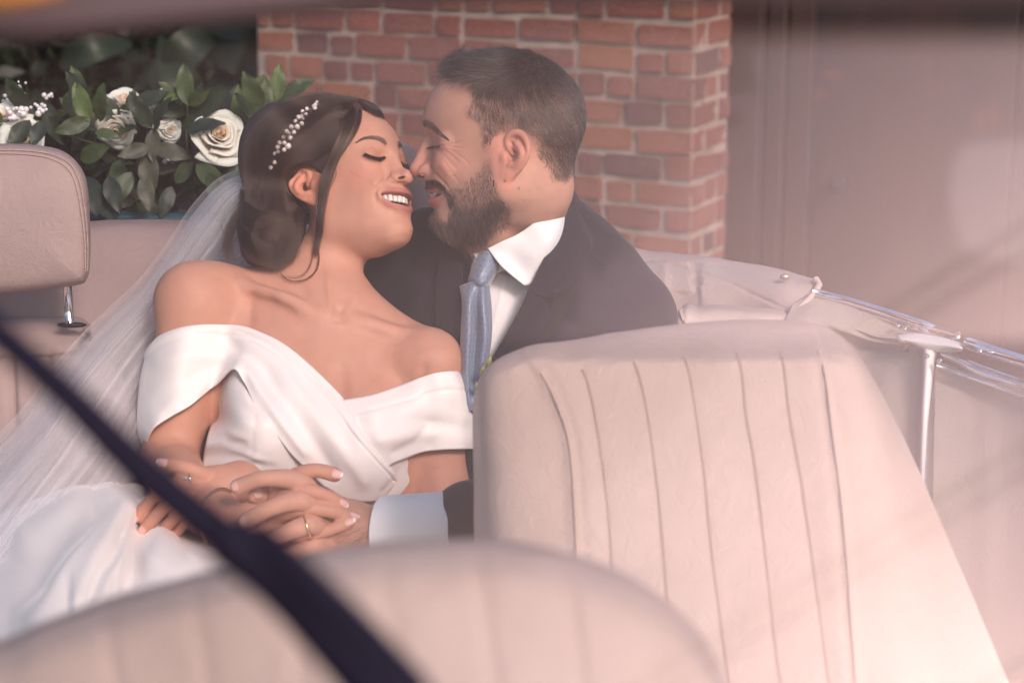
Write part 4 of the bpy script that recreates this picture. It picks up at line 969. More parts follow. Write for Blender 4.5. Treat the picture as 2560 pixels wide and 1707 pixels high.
# ------------------------------------------------------------------ the gown
M_SATIN = mat('ivory_satin', (.80, .735, .72), .52, **{'Sheen Weight': .35, 'Sheen Roughness': .4, 'Specular IOR Level': .40, 'Subsurface Weight': .05, 'Subsurface Scale': .01}); bump(M_SATIN, 1800, .12, .0003, 2, (1, 1, .35))
M_SATIN2 = mat('ivory_bodice', (.74, .68, .665), .45, **{'Sheen Weight': .3}); bump(M_SATIN2, 1600, .2, .0004, 2)
ST = Shape(); add(ST, .05, ell(C(790, 985, -.02), (.152, .130, .088), MT), ell(C(830, 1180, -.01), (.125, .14, .085)), rc(C(800, 745, -.05), C(560, 728, -.02), .036, .034), rc(C(850, 790, -.045), C(1060, 888, -.02), .036, .030))
add(ST, .04, ell(C(675, 1085, .055), (.058, .056, .040)), ell(C(905, 1080, .055), (.055, .054, .040)))
SA = Shape(); SA.ops = SB_T.ops; _unused = ST.ops + [(0, sph(C(487, 752, .0), .0520), .03), (0, sph(C(1072, 905, .015), .0430), .03), (0, rc(C(487, 762, .0), C(425, 1160, .035), .046, .037), .018), (0, rc(C(1074, 915, .015), C(1098, 1215, .0), .0405, .036), .018)]
def drape(rows, lifts, shape, nu=90, nv=40, name='cloth', m=None, parent=None, strokes=(), thick=.0022, wob=.0004, folds=None):
    G = np.stack([on(shape, r, l) for r, l in zip(rows, lifts)]); S = loft(G, nu, nv)
    V = S.reshape(-1, 3); F = grid_faces(nu, nv); N = vnormals(V, F)
    if N[:, 2].mean() < 0: F = F[:, ::-1].copy(); N = -N
    for ln_, a, w in strokes: stroke(V, N, ln_, a, w, taper=False)
    V += N * (wob * vnoise(V, 30, 11))[:, None]
    o = mesh_obj(name, V, F, m, parent); solid(o, thick, -1); return o
bl = lambda *L: [np.array(l) for l in L]
left_rows = [[(392, 870, -.06), (385, 930, -.06), (380, 1000, -.055), (385, 1070, -.05), (395, 1110, -.04)],
 [(366, 878, .004), (350, 945, .010), (343, 1015, .012), (344, 1080, .014), (362, 1131, .020)],
 [(396, 841), (383, 905), (375, 965), (370, 1025), (378, 1074)], [(447, 819), (443, 880), (438, 938), (430, 990), (425, 1042)],
 [(501, 811), (505, 868), (501, 922), (491, 970), (479, 1011)], [(563, 811), (566, 848), (560, 888), (548, 928), (532, 967)],
 [(612, 816), (612, 850), (604, 880), (594, 904), (580, 922)], [(657, 832), (650, 866), (638, 902), (625, 934), (611, 958)],
 [(702, 854), (688, 900), (670, 945), (653, 988), (638, 1015)], [(746, 886), (730, 935), (712, 985), (695, 1032), (676, 1066)],
 [(791, 926), (776, 975), (760, 1025), (742, 1080), (722, 1128)], [(836, 970), (826, 1020), (812, 1072), (796, 1128), (775, 1182)],
 [(865, 1004), (864, 1056), (858, 1112), (848, 1168), (830, 1234)], [(896, 1051), (906, 1100), (906, 1150), (899, 1202), (888, 1252)],
 [(938, 1109), (950, 1150), (952, 1190), (946, 1226), (934, 1252)], [(970, 1158), (979, 1180), (981, 1201), (976, 1222), (964, 1240)], [(993, 1188), (995, 1196), (994, 1204), (990, 1211), (984, 1218)]]
LFT = lambda a, b, c, d, e: np.array([a, b, c, d, e])
left_l = [LFT(0, 0, 0, 0, 0), LFT(0, 0, 0, 0, 0)] + [LFT(.005, .012, .016, .020, .026)] + [LFT(.004, .012, .016, .018, .022)] * 2 + [LFT(.003, .012, .018, .022, .024)] + [LFT(.003, .013, .024, .036, .048)] + [LFT(.003, .012, .024, .034, .036)] + [LFT(.004, .013, .021, .026, .024)] * 5 + [LFT(.010, .020, .026, .026, .022)] * 2 + [LFT(.012, .018, .020, .018, .014)] + [LFT(.012, .012, .012, .012, .012)]
seam = [(362, 900), (392, 868), (440, 845), (510, 834), (590, 842), (660, 866), (730, 910), (790, 966), (840, 1024), (880, 1082), (930, 1140), (975, 1188), (990, 1204)]
drape(left_rows, left_l, SA, 150, 44, 'gown_collar', M_SATIN, bride,
      [(seam, -.0022, .0016), ([(a, b - 9) for a, b in seam], .0020, .0045), ([(560, 850), (640, 905), (700, 985), (770, 1085), (830, 1180)], -.005, .010), ([(590, 840), (680, 900), (760, 1000), (850, 1120), (910, 1200)], .004, .010),
       ([(400, 900), (470, 885), (540, 890), (585, 915)], .003, .012), ([(395, 1000), (450, 960), (520, 925), (570, 905)], -.003, .012), ([(620, 930), (650, 975), (700, 1050), (760, 1130)], .003, .006), ([(880, 1040), (930, 1110), (975, 1170)], -.0012, .002), ([(960, 1230), (980, 1212), (992, 1196)], -.003, .005)])
right_rows = [[(850, 1000), (878, 1050), (905, 1100), (935, 1150), (955, 1182)], [(925, 988), (936, 1030), (947, 1070), (962, 1115), (980, 1160)], [(992, 966), (1001, 1010), (1006, 1055), (1011, 1100), (1018, 1145)],
 [(1050, 944), (1060, 985), (1066, 1032), (1066, 1082), (1058, 1130)], [(1095, 931), (1108, 975), (1116, 1025), (1117, 1080), (1106, 1124)], [(1140, 928), (1156, 975, .05), (1166, 1030, .045), (1168, 1080, .045), (1162, 1122, .045)], [(1166, 935, -.02), (1186, 985, -.005), (1192, 1035, 0), (1192, 1085, 0), (1186, 1122, .0)], [(1150, 945, -.06), (1160, 990, -.06), (1160, 1035, -.06), (1160, 1085, -.06), (1150, 1122, -.06)]]
right_l = [LFT(.005, .010, .012, .012, .012), LFT(.005, .014, .018, .018, .016), LFT(.004, .015, .020, .020, .018)] + [LFT(.004, .014, .020, .021, .019)] * 2 + [LFT(.004, 0, 0, 0, 0)] + [LFT(0, 0, 0, 0, 0)] * 2
drape(right_rows, right_l, SA, 100, 44, 'gown_collar', M_SATIN, bride,
      [([(872, 1034), (930, 1022), (1000, 1005), (1062, 986), (1110, 975), (1165, 974)], -.0016, .0022), ([(900, 1052), (960, 1060), (1030, 1050), (1100, 1060), (1170, 1070)], -.003, .010), ([(950, 1100), (1010, 1090), (1080, 1085)], .003, .010), ([(1130, 1030), (1110, 1070), (1080, 1110)], -.0015, .012), ([(990, 1130), (1040, 1105), (1075, 1060)], -.003, .007)])
bod = []
for y, xl, xr in [(905, 576, 690), (950, 552, 750), (1000, 540, 820), (1050, 528, 1000), (1100, 516, 1056), (1140, 508, 1054), (1180, 502, 1044), (1220, 498, 1026), (1260, 498, 1000), (1300, 500, 985), (1350, 500, 985)]:
    bod.append([(x, y) for x in np.linspace(xl, xr, 9)])
GB = np.stack([on(ST, r, np.array([-.010, .027, .030, .020, .010, .004, .004, .005, -.004])) for r in bod]); S = loft(GB, 110, 90); V = S.reshape(-1, 3); F = grid_faces(110, 90); N = vnormals(V, F)
if N[:, 2].mean() < 0: F = F[:, ::-1].copy(); N = -N
for l_, a, w in [([(643, 1000), (632, 1100), (628, 1180), (628, 1260)], -.0013, .0015), ([(560, 1075), (600, 1090), (640, 1120)], .0022, .006), ([(560, 1120), (610, 1130), (650, 1150), (690, 1165)], .0030, .005), ([(575, 1160), (620, 1172), (660, 1182)], .0028, .004), ([(590, 1190), (640, 1160), (700, 1170)], -.0028, .005), ([(555, 1100), (590, 1108), (640, 1105)], -.002, .005),
                 ([(1010, 1150), (990, 1190), (960, 1240)], -.002, .002), ([(960, 1240), (1000, 1225), (1035, 1180)], .002, .008)]: stroke(V, N, l_, a, w)
solid(mesh_obj('gown_bodice', V, F, M_SATIN2, bride), .002, -1)
# skirt spread over the seat
sk = [[(-160, 1330, .03), (60, 1262, .08), (200, 1222, .105), (300, 1214, .08), (360, 1225, .06), (470, 1290, .08), (560, 1345, .16), (700, 1350, .17), (900, 1360, .15), (1060, 1360, .12)],
      [(-160, 1440, .18), (50, 1350, .20), (190, 1290, .23), (290, 1262, .17), (350, 1290, .15), (450, 1340, .19), (560, 1362, .24), (700, 1372, .23), (900, 1420, .20), (1080, 1420, .18)],
      [(-160, 1560, .30), (20, 1480, .33), (170, 1400, .36), (285, 1350, .31), (340, 1375, .31), (450, 1385, .35), (580, 1405, .34), (720, 1450, .32), (920, 1480, .28), (1100, 1480, .25)],
      [(-160, 1700, .42), (0, 1640, .45), (160, 1540, .48), (280, 1480, .42), (340, 1500, .43), (480, 1500, .46), (620, 1500, .43), (780, 1540, .40), (940, 1560, .36), (1100, 1560, .3)],
      [(-160, 1850, .50), (0, 1800, .55), (160, 1720, .58), (290, 1680, .52), (350, 1680, .53), (480, 1660, .55), (640, 1660, .52), (780, 1680, .5), (940, 1700, .44), (1100, 1700, .4)]]
S = loft(np.array([[C(*p) for p in r] for r in sk]), 110, 150); V = S.reshape(-1, 3); F = grid_faces(110, 150); N = vnormals(V, F)
if N[:, 2].mean() < 0: F = F[:, ::-1].copy(); N = -N
for l_, a, w in [([(330, 1225), (270, 1270), (190, 1380), (110, 1520), (60, 1640)], .016, .022), ([(350, 1235), (320, 1300), (270, 1400), (230, 1500), (210, 1600)], .020, .024), ([(300, 1225), (210, 1290), (120, 1400), (40, 1540)], -.014, .014), ([(345, 1260), (300, 1340), (250, 1430), (215, 1540)], -.016, .012),
                 ([(250, 1220), (120, 1290), (20, 1400)], .012, .02), ([(380, 1260), (350, 1330), (330, 1420), (300, 1500)], -.014, .012), ([(420, 1280), (400, 1350), (370, 1450)], .012, .02), ([(360, 1240), (375, 1265), (400, 1290)], .010, .010), ([(610, 1370), (520, 1400), (430, 1470)], -.008, .014)]: stroke(V, N, l_, a, w)
V += N * (.003 * vnoise(V, 12, 4))[:, None]
solid(mesh_obj('gown_skirt', V, F, M_SATIN, bride), .002, -1)

# ------------------------------------------------------------------ veil
def tulle(name, base, col=(.93, .91, .94)):
    m = bpy.data.materials.new(name); m.use_nodes = True; t = m.node_tree; t.nodes.clear()
    o = t.nodes.new('ShaderNodeOutputMaterial'); mx = t.nodes.new('ShaderNodeMixShader'); tr = t.nodes.new('ShaderNodeBsdfTransparent')
    d = t.nodes.new('ShaderNodeBsdfDiffuse'); d.inputs[0].default_value = (*col, 1); tl_ = t.nodes.new('ShaderNodeBsdfTranslucent'); tl_.inputs[0].default_value = (*col, 1)
    m2 = t.nodes.new('ShaderNodeMixShader'); m2.inputs[0].default_value = .45; t.links.new(d.outputs[0], m2.inputs[1]); t.links.new(tl_.outputs[0], m2.inputs[2])
    lw = t.nodes.new('ShaderNodeLayerWeight'); lw.inputs[0].default_value = .35
    a = nd(m, 'ShaderNodeAttribute', attribute_name='pleat'); ma = nd(m, 'ShaderNodeMath', operation='MULTIPLY_ADD'); ma.inputs[1].default_value = .30; ma.inputs[2].default_value = base
    ln(m, a.outputs['Fac'], ma.inputs[0]); mb_ = nd(m, 'ShaderNodeMath', operation='ADD', use_clamp=True); ml_ = nd(m, 'ShaderNodeMath', operation='MULTIPLY'); ml_.inputs[1].default_value = .30
    ln(m, lw.outputs['Facing'], ml_.inputs[0]); ln(m, ml_.outputs[0], mb_.inputs[0]); ln(m, ma.outputs[0], mb_.inputs[1])
    t.links.new(mb_.outputs[0], mx.inputs[0]); t.links.new(tr.outputs[0], mx.inputs[1]); t.links.new(m2.outputs[0], mx.inputs[2]); t.links.new(mx.outputs[0], o.inputs[0]); return m
M_TULLE = tulle('white_tulle', .10)
def veil(rows, dz, nu, nv, npl, amp, seed):
    S = loft(np.array([[C(x, y, z + dz) for x, y, z in r] for r in rows]), nu, nv)
    v = np.linspace(0, 1, nv)[None, :]; u = np.linspace(0, 1, nu)[:, None]; r_ = np.random.default_rng(seed)
    w = 0; pl = 0
    for k in range(3):
        f = npl * (1 + .45 * k) + r_.uniform(-1, 1); ph = r_.uniform(0, 6.28); dr = r_.uniform(-.6, .6)
        s = np.sin(2 * math.pi * f * v + ph + dr * 4 * u + .8 * np.sin(3 * u + ph)); w = w + s / (1 + k); pl = pl + np.clip(s, 0, 1) ** 3 / (1 + .5 * k) * .8
    S[..., 2] += amp * w * (.3 + .7 * u); S[..., 0] += amp * .5 * np.cos(w * 2) * (.3 + .7 * u)
    mesh_ = mesh_obj('veil_layer', S.reshape(-1, 3), grid_faces(nu, nv), M_TULLE, bride, attrs={'pleat': np.clip(pl * .55, 0, 1).ravel()})
    return mesh_
vr = [[(622, 414, -.075), (628, 440, -.05), (626, 470, -.04), (620, 500, -.04), (640, 560, -.075), (650, 600, -.085)],
      [(545, 448, -.085), (562, 478, -.055), (575, 510, -.05), (585, 550, -.06), (610, 600, -.085), (636, 640, -.095)],
      [(478, 518, -.09), (500, 555, -.06), (525, 590, -.06), (545, 620, -.08), (570, 650, -.10), (600, 690, -.105)],
      [(425, 598, -.10), (440, 640, -.07), (455, 680, -.07), (470, 720, -.085), (500, 760, -.10), (530, 800, -.11)],
      [(348, 700, -.10), (365, 745, -.06), (380, 790, -.06), (398, 830, -.07), (425, 880, -.09), (450, 920, -.09)],
      [(245, 796, -.08), (272, 845, -.03), (296, 890, -.02), (325, 930, -.02), (360, 980, -.03), (400, 1020, -.04)],
      [(150, 900, -.04), (180, 955, .01), (212, 1005, .03), (250, 1050, .03), (305, 1095, .03), (360, 1120, .02)],
      [(60, 1020, .0), (92, 1080, .05), (125, 1130, .08), (165, 1170, .09), (230, 1205, .10), (300, 1225, .09)],
      [(-60, 1150, .04), (-20, 1210, .10), (20, 1260, .14), (70, 1290, .16), (140, 1310, .17), (215, 1280, .15)],
      [(-180, 1300, .08), (-140, 1360, .15), (-90, 1400, .2), (-30, 1430, .23), (40, 1440, .25), (110, 1400, .25)]]
veil(vr, .0, 150, 150, 4, .0035, 3); veil([[(x + 6, y + 12, z) for x, y, z in r] for r in vr], .012, 150, 150, 5, .0040, 5)
veil([[(x * .75 + r[2][0] * .25 + 14, y * .75 + r[2][1] * .25 + 10, z) for x, y, z in r] for r in vr], .02, 150, 150, 3.5, .0035, 9)
veil([[(x * .6 + r[1][0] * .4, y * .6 + r[1][1] * .4 + 4, z) for x, y, z in r] for r in vr], -.008, 150, 150, 4.5, .003, 12)

# ------------------------------------------------------------------ jewellery
M_PEARL = mat('pearl', (.66, .60, .59), .22, **{'Coat Weight': .9, 'Coat Roughness': .06}); M_CRYS = mat('crystal_bead', (.9, .88, .92), .03, **{'Transmission Weight': .45, 'IOR': 1.6})
M_SILV = mat('silver_wire', (.80, .76, .74), .22, 1.0); M_GOLD = mat('gold_ring', (.85, .60, .38), .22, 1.0); M_PLAT = mat('white_gold', (.78, .76, .78), .12, 1.0)
PB = [(718, 144, 10, 0), (699, 138, 10, 0), (704, 160, 12, 0), (686, 153, 11, 0), (688, 176, 13, 0), (668, 151, 10, 1), (664, 178, 11, 1), (650, 160, 12, 0), (640, 178, 14, 0), (627, 190, 13, 0), (635, 202, 16, 0), (580, 208, 14, 0), (548, 222, 16, 0), (602, 219, 20, 0), (571, 241, 16, 0), (521, 262, 18, 0), (549, 270, 15, 1), (543, 250, 12, 0), (498, 289, 16, 1), (544, 307, 17, 0), (472, 330, 17, 0), (512, 330, 21, 0), (488, 366, 17, 0), (440, 361, 16, 0), (456, 373, 14, 1), (463, 405, 17, 0), (416, 403, 15, 1), (421, 440, 16, 0), (389, 440, 16, 0), (376, 470, 17, 0), (449, 463, 22, 0), (420, 488, 16, 0), (378, 502, 15, 1), (352, 515, 15, 1), (353, 577, 16, 0), (327, 613, 16, 0)]
pp = c1b = cr(2.8, 560, 200, *[(a, b) for a, b, _, _ in PB]); P3 = on(SK, pp, .0105); z12_ = P3[12][2] + D0; P3[:12] = np.array([C(pp[i][0], pp[i][1] - 2.0, z12_ * (i / 12) + (-.040) * (1 - i / 12) + .004) for i in range(12)])
hbm = MB(); hbm.tube(on(SK, cr(2.8, 560, 200, (780, 142), (720, 148), (640, 180), (560, 240), (520, 300), (480, 350), (430, 430), (375, 510), (352, 577), (327, 613), (320, 660)), .0085), .00045, 6, 60)
for i in range(0, len(P3) - 1, 2): hbm.tube(np.array([P3[i], (P3[i] + P3[i + 1]) / 2 + (0, 0, -.003), P3[i + 1]]), .0003, 5, 6)
ow = hbm.obj('hair_vine', M_SILV, bride)
PR = {}
for (x, y, r, k), p in zip(PB, P3):
    rr = r / 2.8 / 1915 * 1.08
    mb = MB(); mb.sphere(p, rr, 10, 14) if not k else mb.sphere(p, rr, 5, 7)
    mb.obj('crystal_bead' if k else 'pearl', M_CRYS if k else M_PEARL, ow, smooth=not k)
eb = MB()
for x, y in cr(9.8, 690, 380, (1015, 1200), (1010, 1245), (1000, 1300), (985, 1370), (998, 1385), (1000, 1440), (990, 1490), (1005, 1520), (1065, 1285), (1110, 1410)):
    eb.sphere(C(x, y, .006), .0007, 4, 6)
eb.obj('earring', M_SILV, bride, smooth=False)
def ring(c, nrm, R_, r, m, who, name='ring', stone=None):
    nrm = np.array(nrm, float); nrm /= np.linalg.norm(nrm); u = np.cross(nrm, [0, .3, 1]); u /= np.linalg.norm(u); v = np.cross(nrm, u)
    a = np.linspace(0, 2 * math.pi, 29)[:-1]; pts = c + R_ * (np.cos(a)[:, None] * u + np.sin(a)[:, None] * v); pts = np.vstack([pts, pts[:1]])
    mb = MB(); mb.tube(pts, r, 8, caps=False); o = mb.obj(name, m, who)
    if stone:
        for q in stone: s = MB(); s.sphere(c + np.array(q[:3]), q[3], 4, 6); s.obj('stone', M_CRYS, o, smooth=False)
    return o
Pq = [C(*p) for p in RF[1][0]]; d_ = Pq[1] - Pq[0]; cc = Pq[0] * .42 + Pq[1] * .58
ring(cc + (.0045, .004, 0), d_, .0098, .0009, M_PLAT, bride, 'engagement_ring', [(0, .003, .0102, .0026), (-.003, .003, .0096, .0013), (.003, .003, .0096, .0013)])
ring(cc - (.001, .001, 0), d_, .0098, .0008, M_PLAT, bride, 'wedding_ring', [(.001 * k, .0035 * k, .0098 - .0012 * k * k, .0008) for k in (-1, 0, 1)])
Pq = [C(*p) for p in GF[2][0]]; cc = Pq[1] * .85 + Pq[2] * .15; ring(cc + (.004, 0, 0), Pq[2] - Pq[1], .0140, .0012, M_GOLD, groom, 'wedding_ring')
bq = [C(*p) for p in [(560, 1300, .235)]][0]
a = np.linspace(-.35, 1.62, 40) * math.pi * .62 + .9; ax = C(625, 1318, .262) - C(470, 1235, .16); ax /= np.linalg.norm(ax); u = np.cross(ax, [0, 0, 1]); u /= np.linalg.norm(u); v = np.cross(ax, u)
cb = C(552, 1296, .232)
mb = MB(); mb.tube([cb + .0365 * (math.cos(t) * np.array([.0, 1, 0]) + math.sin(t) * np.array([-.55, 0, .83])) for t in np.linspace(-.55, 2.35, 40)], 0.0013, 8)
mb.sphere(cb + .0365 * (math.cos(2.35) * np.array([.0, 1, 0]) + math.sin(2.35) * np.array([-.55, 0, .83])), .0022, 8, 10)
mb.obj('bangle', M_GOLD, bride)
# ------------------------------------------------------------------ his suit, shirt and tie
M_SUIT = mat('charcoal_wool', (.009, .009, .020), .9, **{'Sheen Weight': .10, 'Sheen Roughness': .5, 'Specular IOR Level': .3}); bump(M_SUIT, 1500, .35, .0004, 2, (1, .6, 1))
M_SHIRT = mat('white_cotton', (.80, .78, .80), .7, **{'Sheen Weight': .2}); bump(M_SHIRT, 1800, .15, .0003, 2)
M_TIE = mat('pale_blue_silk', (.17, .21, .30), .36, **{'Sheen Weight': .4, 'Anisotropic': .4})
def tie_dots(m):
    tc = nd(m, 'ShaderNodeUVMap'); v = nd(m, 'ShaderNodeVectorMath', operation='SCALE'); v.inputs['Scale'].default_value = 1.0
    ln(m, tc.outputs[0], v.inputs[0]); sp = nd(m, 'ShaderNodeSeparateXYZ'); ln(m, v.outputs[0], sp.inputs[0])
    def mth(op, a, b=None, c=None):
        n = nd(m, 'ShaderNodeMath', operation=op)
        for i, x in enumerate((a, b, c)):
            if x is None: continue
            if isinstance(x, (int, float)): n.inputs[i].default_value = x
            else: ln(m, x, n.inputs[i])
        return n.outputs[0]
    y = sp.outputs[1]; row = mth('FLOOR', y); odd = mth('MODULO', row, 2.0); x = mth('ADD', sp.outputs[0], mth('MULTIPLY', odd, .5))
    dx = mth('SUBTRACT', mth('FRACT', x), .5); dy = mth('MULTIPLY', mth('SUBTRACT', mth('FRACT', y), .5), 1.0)
    d = mth('SQRT', mth('ADD', mth('MULTIPLY', dx, dx), mth('MULTIPLY', dy, dy))); k = mth('LESS_THAN', d, .12)
    mx = nd(m, 'ShaderNodeMix', data_type='RGBA'); ln(m, k, mx.inputs[0]); mx.inputs[6].default_value = (.17, .21, .30, 1); mx.inputs[7].default_value = (.03, .04, .10, 1)
    ln(m, mx.outputs[2], bsdf(m).inputs['Base Color'])
tie_dots(M_TIE); bump(M_TIE, 1400, .15, .0002, 2, (1, .2, 1))
SJ = Shape(); J = lambda k, *p: add(SJ, k, *p)
J(.05, ell(C(1330, 960, -.10), (.185, .26, .118)), rc(C(1330, 720, -.09), C(1560, 790, -.045), .060, .055), rc(C(1250, 660, -.12), C(1075, 640, -.13), .055, .055))
J(.04, rc(C(1400, 580, -.07), C(1500, 690, -.06), .040, .05), ell(C(1090, 690, -.14), (.075, .085, .06)), ell(C(1000, 760, -.16), (.06, .10, .05)))
J(.035, sph(C(1572, 800, -.035), .0560))
J(.02, chain([C(1575, 800, -.03), C(1600, 1050, .06), C(1520, 1230, .13), C(1300, 1310, .215), C(1178, 1306, .25)], [.056, .050, .048, .048, .0500], 20))
J(.03, ell(C(1400, 880, -.02), (.10, .14, .06)))
# cut for the shirt front and neck
def neck_cut(P):
    q = np.stack([P[:, 0] / -P[:, 2] * F_PX + 1280, 853.5 - P[:, 1] / -P[:, 2] * F_PX], 1)
    poly = np.array([(1170, 560), (1420, 440), (1404, 560), (1362, 650), (1318, 745), (1262, 840), (1218, 930), (1195, 1000), (1170, 1010), (1160, 900), (1165, 760), (1175, 660)], float)
    d = in_poly(q, poly) / F_PX * 2.5; return np.maximum(d, C(1300, 700, -.115)[2] - P[:, 2])
SJ.sub((neck_cut, C(1300, 700, 0), .5), .006)
JV, JF = polygonize(SJ, C(820, 1480, -.1) - (.02, .02, .25), C(1760, 380, 0) + (.05, .05, .36), .003)
JV = smooth_mesh(JV, JF, 3); NJ = vnormals(JV, JF)
for l_, a, w in [([(1300, 760), (1400, 800), (1500, 850), (1590, 930)], -.004, .012), ([(1560, 700), (1500, 760), (1440, 830), (1400, 880)], .004, .02), ([(1640, 760), (1560, 780), (1480, 810), (1400, 860)], -.004, .012), ([(1500, 690), (1545, 740), (1600, 800)], -.0015, .003),
                 ([(1650, 850), (1560, 830), (1470, 850)], .004, .014), ([(1430, 600), (1500, 640), (1580, 690), (1640, 740)], -.0012, .0025), ([(1000, 620), (1040, 700), (1050, 800)], .003, .012), ([(960, 700), (1010, 740), (1030, 830)], -.003, .012), ([(1110, 640), (1100, 720), (1120, 820)], -.0025, .006),
                 ([(1160, 1250), (1120, 1290), (1100, 1340)], -.002, .008)]: stroke(JV, NJ, l_, a, w)
JV += NJ * (.0012 * vnoise(JV, 14, 5) + .0005 * vnoise(JV, 40, 6))[:, None]
mesh_obj('suit_jacket', JV, JF, M_SUIT, groom)
def cloth(name, rows, nu, nv, m, who, thick=.002, sub=()):
    S = loft(np.array([[C(*p) for p in r] for r in rows]), nu, nv); V = S.reshape(-1, 3); F = grid_faces(nu, nv); N = vnormals(V, F)
    if N[:, 2].mean() < 0: F = F[:, ::-1].copy(); N = -N
    for l_, a, w in sub: stroke(V, N, l_, a, w, taper=False)
    o = mesh_obj(name, V, F, m, who); solid(o, thick, 0); return o, S
# shirt front behind the tie
cloth('shirt', [[(1150, 640, -.055), (1200, 660, -.035), (1270, 690, -.02), (1350, 700, -.03), (1400, 640, -.06)], [(1150, 740, -.045), (1190, 750, -.02), (1240, 760, -.008), (1300, 780, -.012), (1370, 800, -.05)],
                [(1150, 850, -.03), (1180, 850, -.008), (1215, 860, .0), (1260, 880, -.005), (1330, 900, -.04)], [(1145, 960, -.02), (1165, 960, -.0), (1190, 965, .005), (1220, 975, .0), (1280, 1000, -.03)], [(1140, 1070, -.01), (1160, 1070, .0), (1180, 1070, .005), (1200, 1080, .0), (1250, 1100, -.02)]],
      60, 40, M_SHIRT, groom, .0015, [([(1262, 690), (1250, 760), (1225, 840), (1200, 920)], .0022, .003), ([(1290, 740), (1262, 800), (1240, 860)], -.0022, .006), ([(1320, 730), (1285, 790)], .002, .005)])
# collar: stand round the neck, leaf folded over it
cloth('shirt_collar', [[(1417, 466, -.075), (1422, 520, -.065), (1428, 560, -.075)], [(1394, 508, -.002), (1404, 560, .006), (1408, 618, -.020)], [(1352, 544, .030), (1378, 600, .030), (1380, 660, .000)], [(1300, 582, .028), (1336, 636, .030), (1352, 690, .012)],
                       [(1256, 603, .028), (1290, 655, .022), (1328, 709, .018)], [(1219, 621, .022), (1256, 668, .028), (1311, 714, .020)]], 60, 24, M_SHIRT, groom, .0024, [([(1226, 634), (1268, 682), (1312, 704), (1345, 676)], -.0006, .0012)])
cloth('shirt_collar', [[(1221, 620, .012), (1222, 632, .016), (1225, 650, .016)], [(1208, 612, -.004), (1206, 622, .006), (1205, 645, .012)], [(1190, 613, -.014), (1188, 628, -.002), (1192, 642, .008)], [(1180, 624, -.022), (1182, 632, -.010), (1191, 642, .004)], [(1188, 615, -.05), (1190, 624, -.05), (1196, 636, -.05)]], 40, 16, M_SHIRT, groom, .0024)
mbn = MB(); nk = [C(1420, 480, -.09), C(1395, 540, -.035), C(1340, 580, -.006), C(1280, 610, .0), C(1225, 632, .004), C(1196, 636, -.02), C(1200, 620, -.07), C(1300, 540, -.14), C(1400, 480, -.14)]
cl_ = catmull(np.array(nk), 60, True); G = np.stack([cl_, cl_ - np.array([0, .03, 0])]); mesh_obj('collar_band', G.reshape(-1, 3), grid_faces(2, 60, cv=True), M_SHIRT, groom)
# tie: knot and blade with a deep dimple
def uvgrid(o, nu, nv, su, sv):
    uv = o.data.uv_layers.new(name='UVMap'); li = np.zeros(len(o.data.loops), np.int32); o.data.loops.foreach_get('vertex_index', li)
    k = np.stack([(li % nv) / (nv - 1) * su, (li // nv) / (nu - 1) * sv], 1).astype(np.float32); uv.data.foreach_set('uv', k.ravel())
o, S = cloth('tie', [[(1150, 716, .004), (1176, 706, .022), (1196, 704, .028), (1212, 706, .024), (1222, 714, .010)], [(1156, 760, .018), (1172, 758, .036), (1192, 752, .026), (1208, 756, .036), (1228, 768, .018)], [(1153, 830, .024), (1172, 832, .040), (1190, 828, .020), (1212, 832, .040), (1229, 828, .024)],
                     [(1151, 900, .028), (1168, 905, .042), (1184, 905, .026), (1206, 900, .040), (1222, 890, .026)], [(1154, 960, .032), (1168, 965, .044), (1180, 965, .036), (1196, 955, .040), (1206, 945, .028)], [(1162, 1004, .034), (1171, 1006, .044), (1179, 1004, .042), (1187, 998, .040), (1194, 990, .032)], [(1172, 1022, .036), (1175, 1025, .040), (1178, 1027, .040), (1181, 1025, .038), (1184, 1020, .034)]],
             90, 40, M_TIE, groom, .002); uvgrid(o, 90, 40, 7.7, 33)
o, S = cloth('tie_knot', [[(1192, 634, -.005), (1206, 628, .014), (1222, 628, .020), (1236, 636, .014), (1246, 646, -.004)], [(1184, 655, .006), (1202, 658, .024), (1220, 660, .027), (1236, 660, .020), (1246, 664, .004)], [(1177, 680, .008), (1196, 684, .030), (1212, 686, .032), (1226, 686, .024), (1238, 684, .006)],
                          [(1172, 700, .006), (1190, 706, .030), (1204, 710, .034), (1216, 710, .026), (1226, 706, .004)], [(1174, 706, -.005), (1190, 712, .010), (1204, 716, .014), (1214, 714, .008), (1222, 710, -.006)]], 50, 36, M_TIE, groom, .003,
             [([(1240, 650), (1220, 672), (1200, 700)], -.001, .003)]); uvgrid(o, 50, 36, 5.6, 8)
# lapels and collar of the jacket, lying on it
def oncloth(name, rows, lifts, nu, nv, m, who, thick=.003, sub=()):
    G = np.stack([on(SJ, r, np.array(l)) for r, l in zip(rows, lifts)]); S = loft(G, nu, nv); V = S.reshape(-1, 3); F = grid_faces(nu, nv); N = vnormals(V, F)
    if N[:, 2].mean() < 0: F = F[:, ::-1].copy(); N = -N
    for l_, a, w in sub: stroke(V, N, l_, a, w, taper=False)
    o = mesh_obj(name, V, F, m, who); solid(o, thick, -1); return o
oncloth('lapel', [[(1424, 462, -.075), (1436, 476, -.075), (1450, 498, -.078), (1460, 522, -.085)], [(1408, 532, -.018), (1432, 552), (1458, 578), (1480, 602)], [(1374, 614, .020), (1402, 632), (1434, 652), (1460, 668)],
                [(1338, 690, .030), (1366, 706), (1396, 718), (1424, 724)], [(1318, 728, .032), (1344, 738), (1364, 742), (1384, 742)]],
        [[0, 0, 0, 0], [0, .014, .014, .006], [0, .014, .018, .010], [0, .014, .018, .012], [0, .014, .016, .012]], 60, 24, M_SUIT, groom, .003)
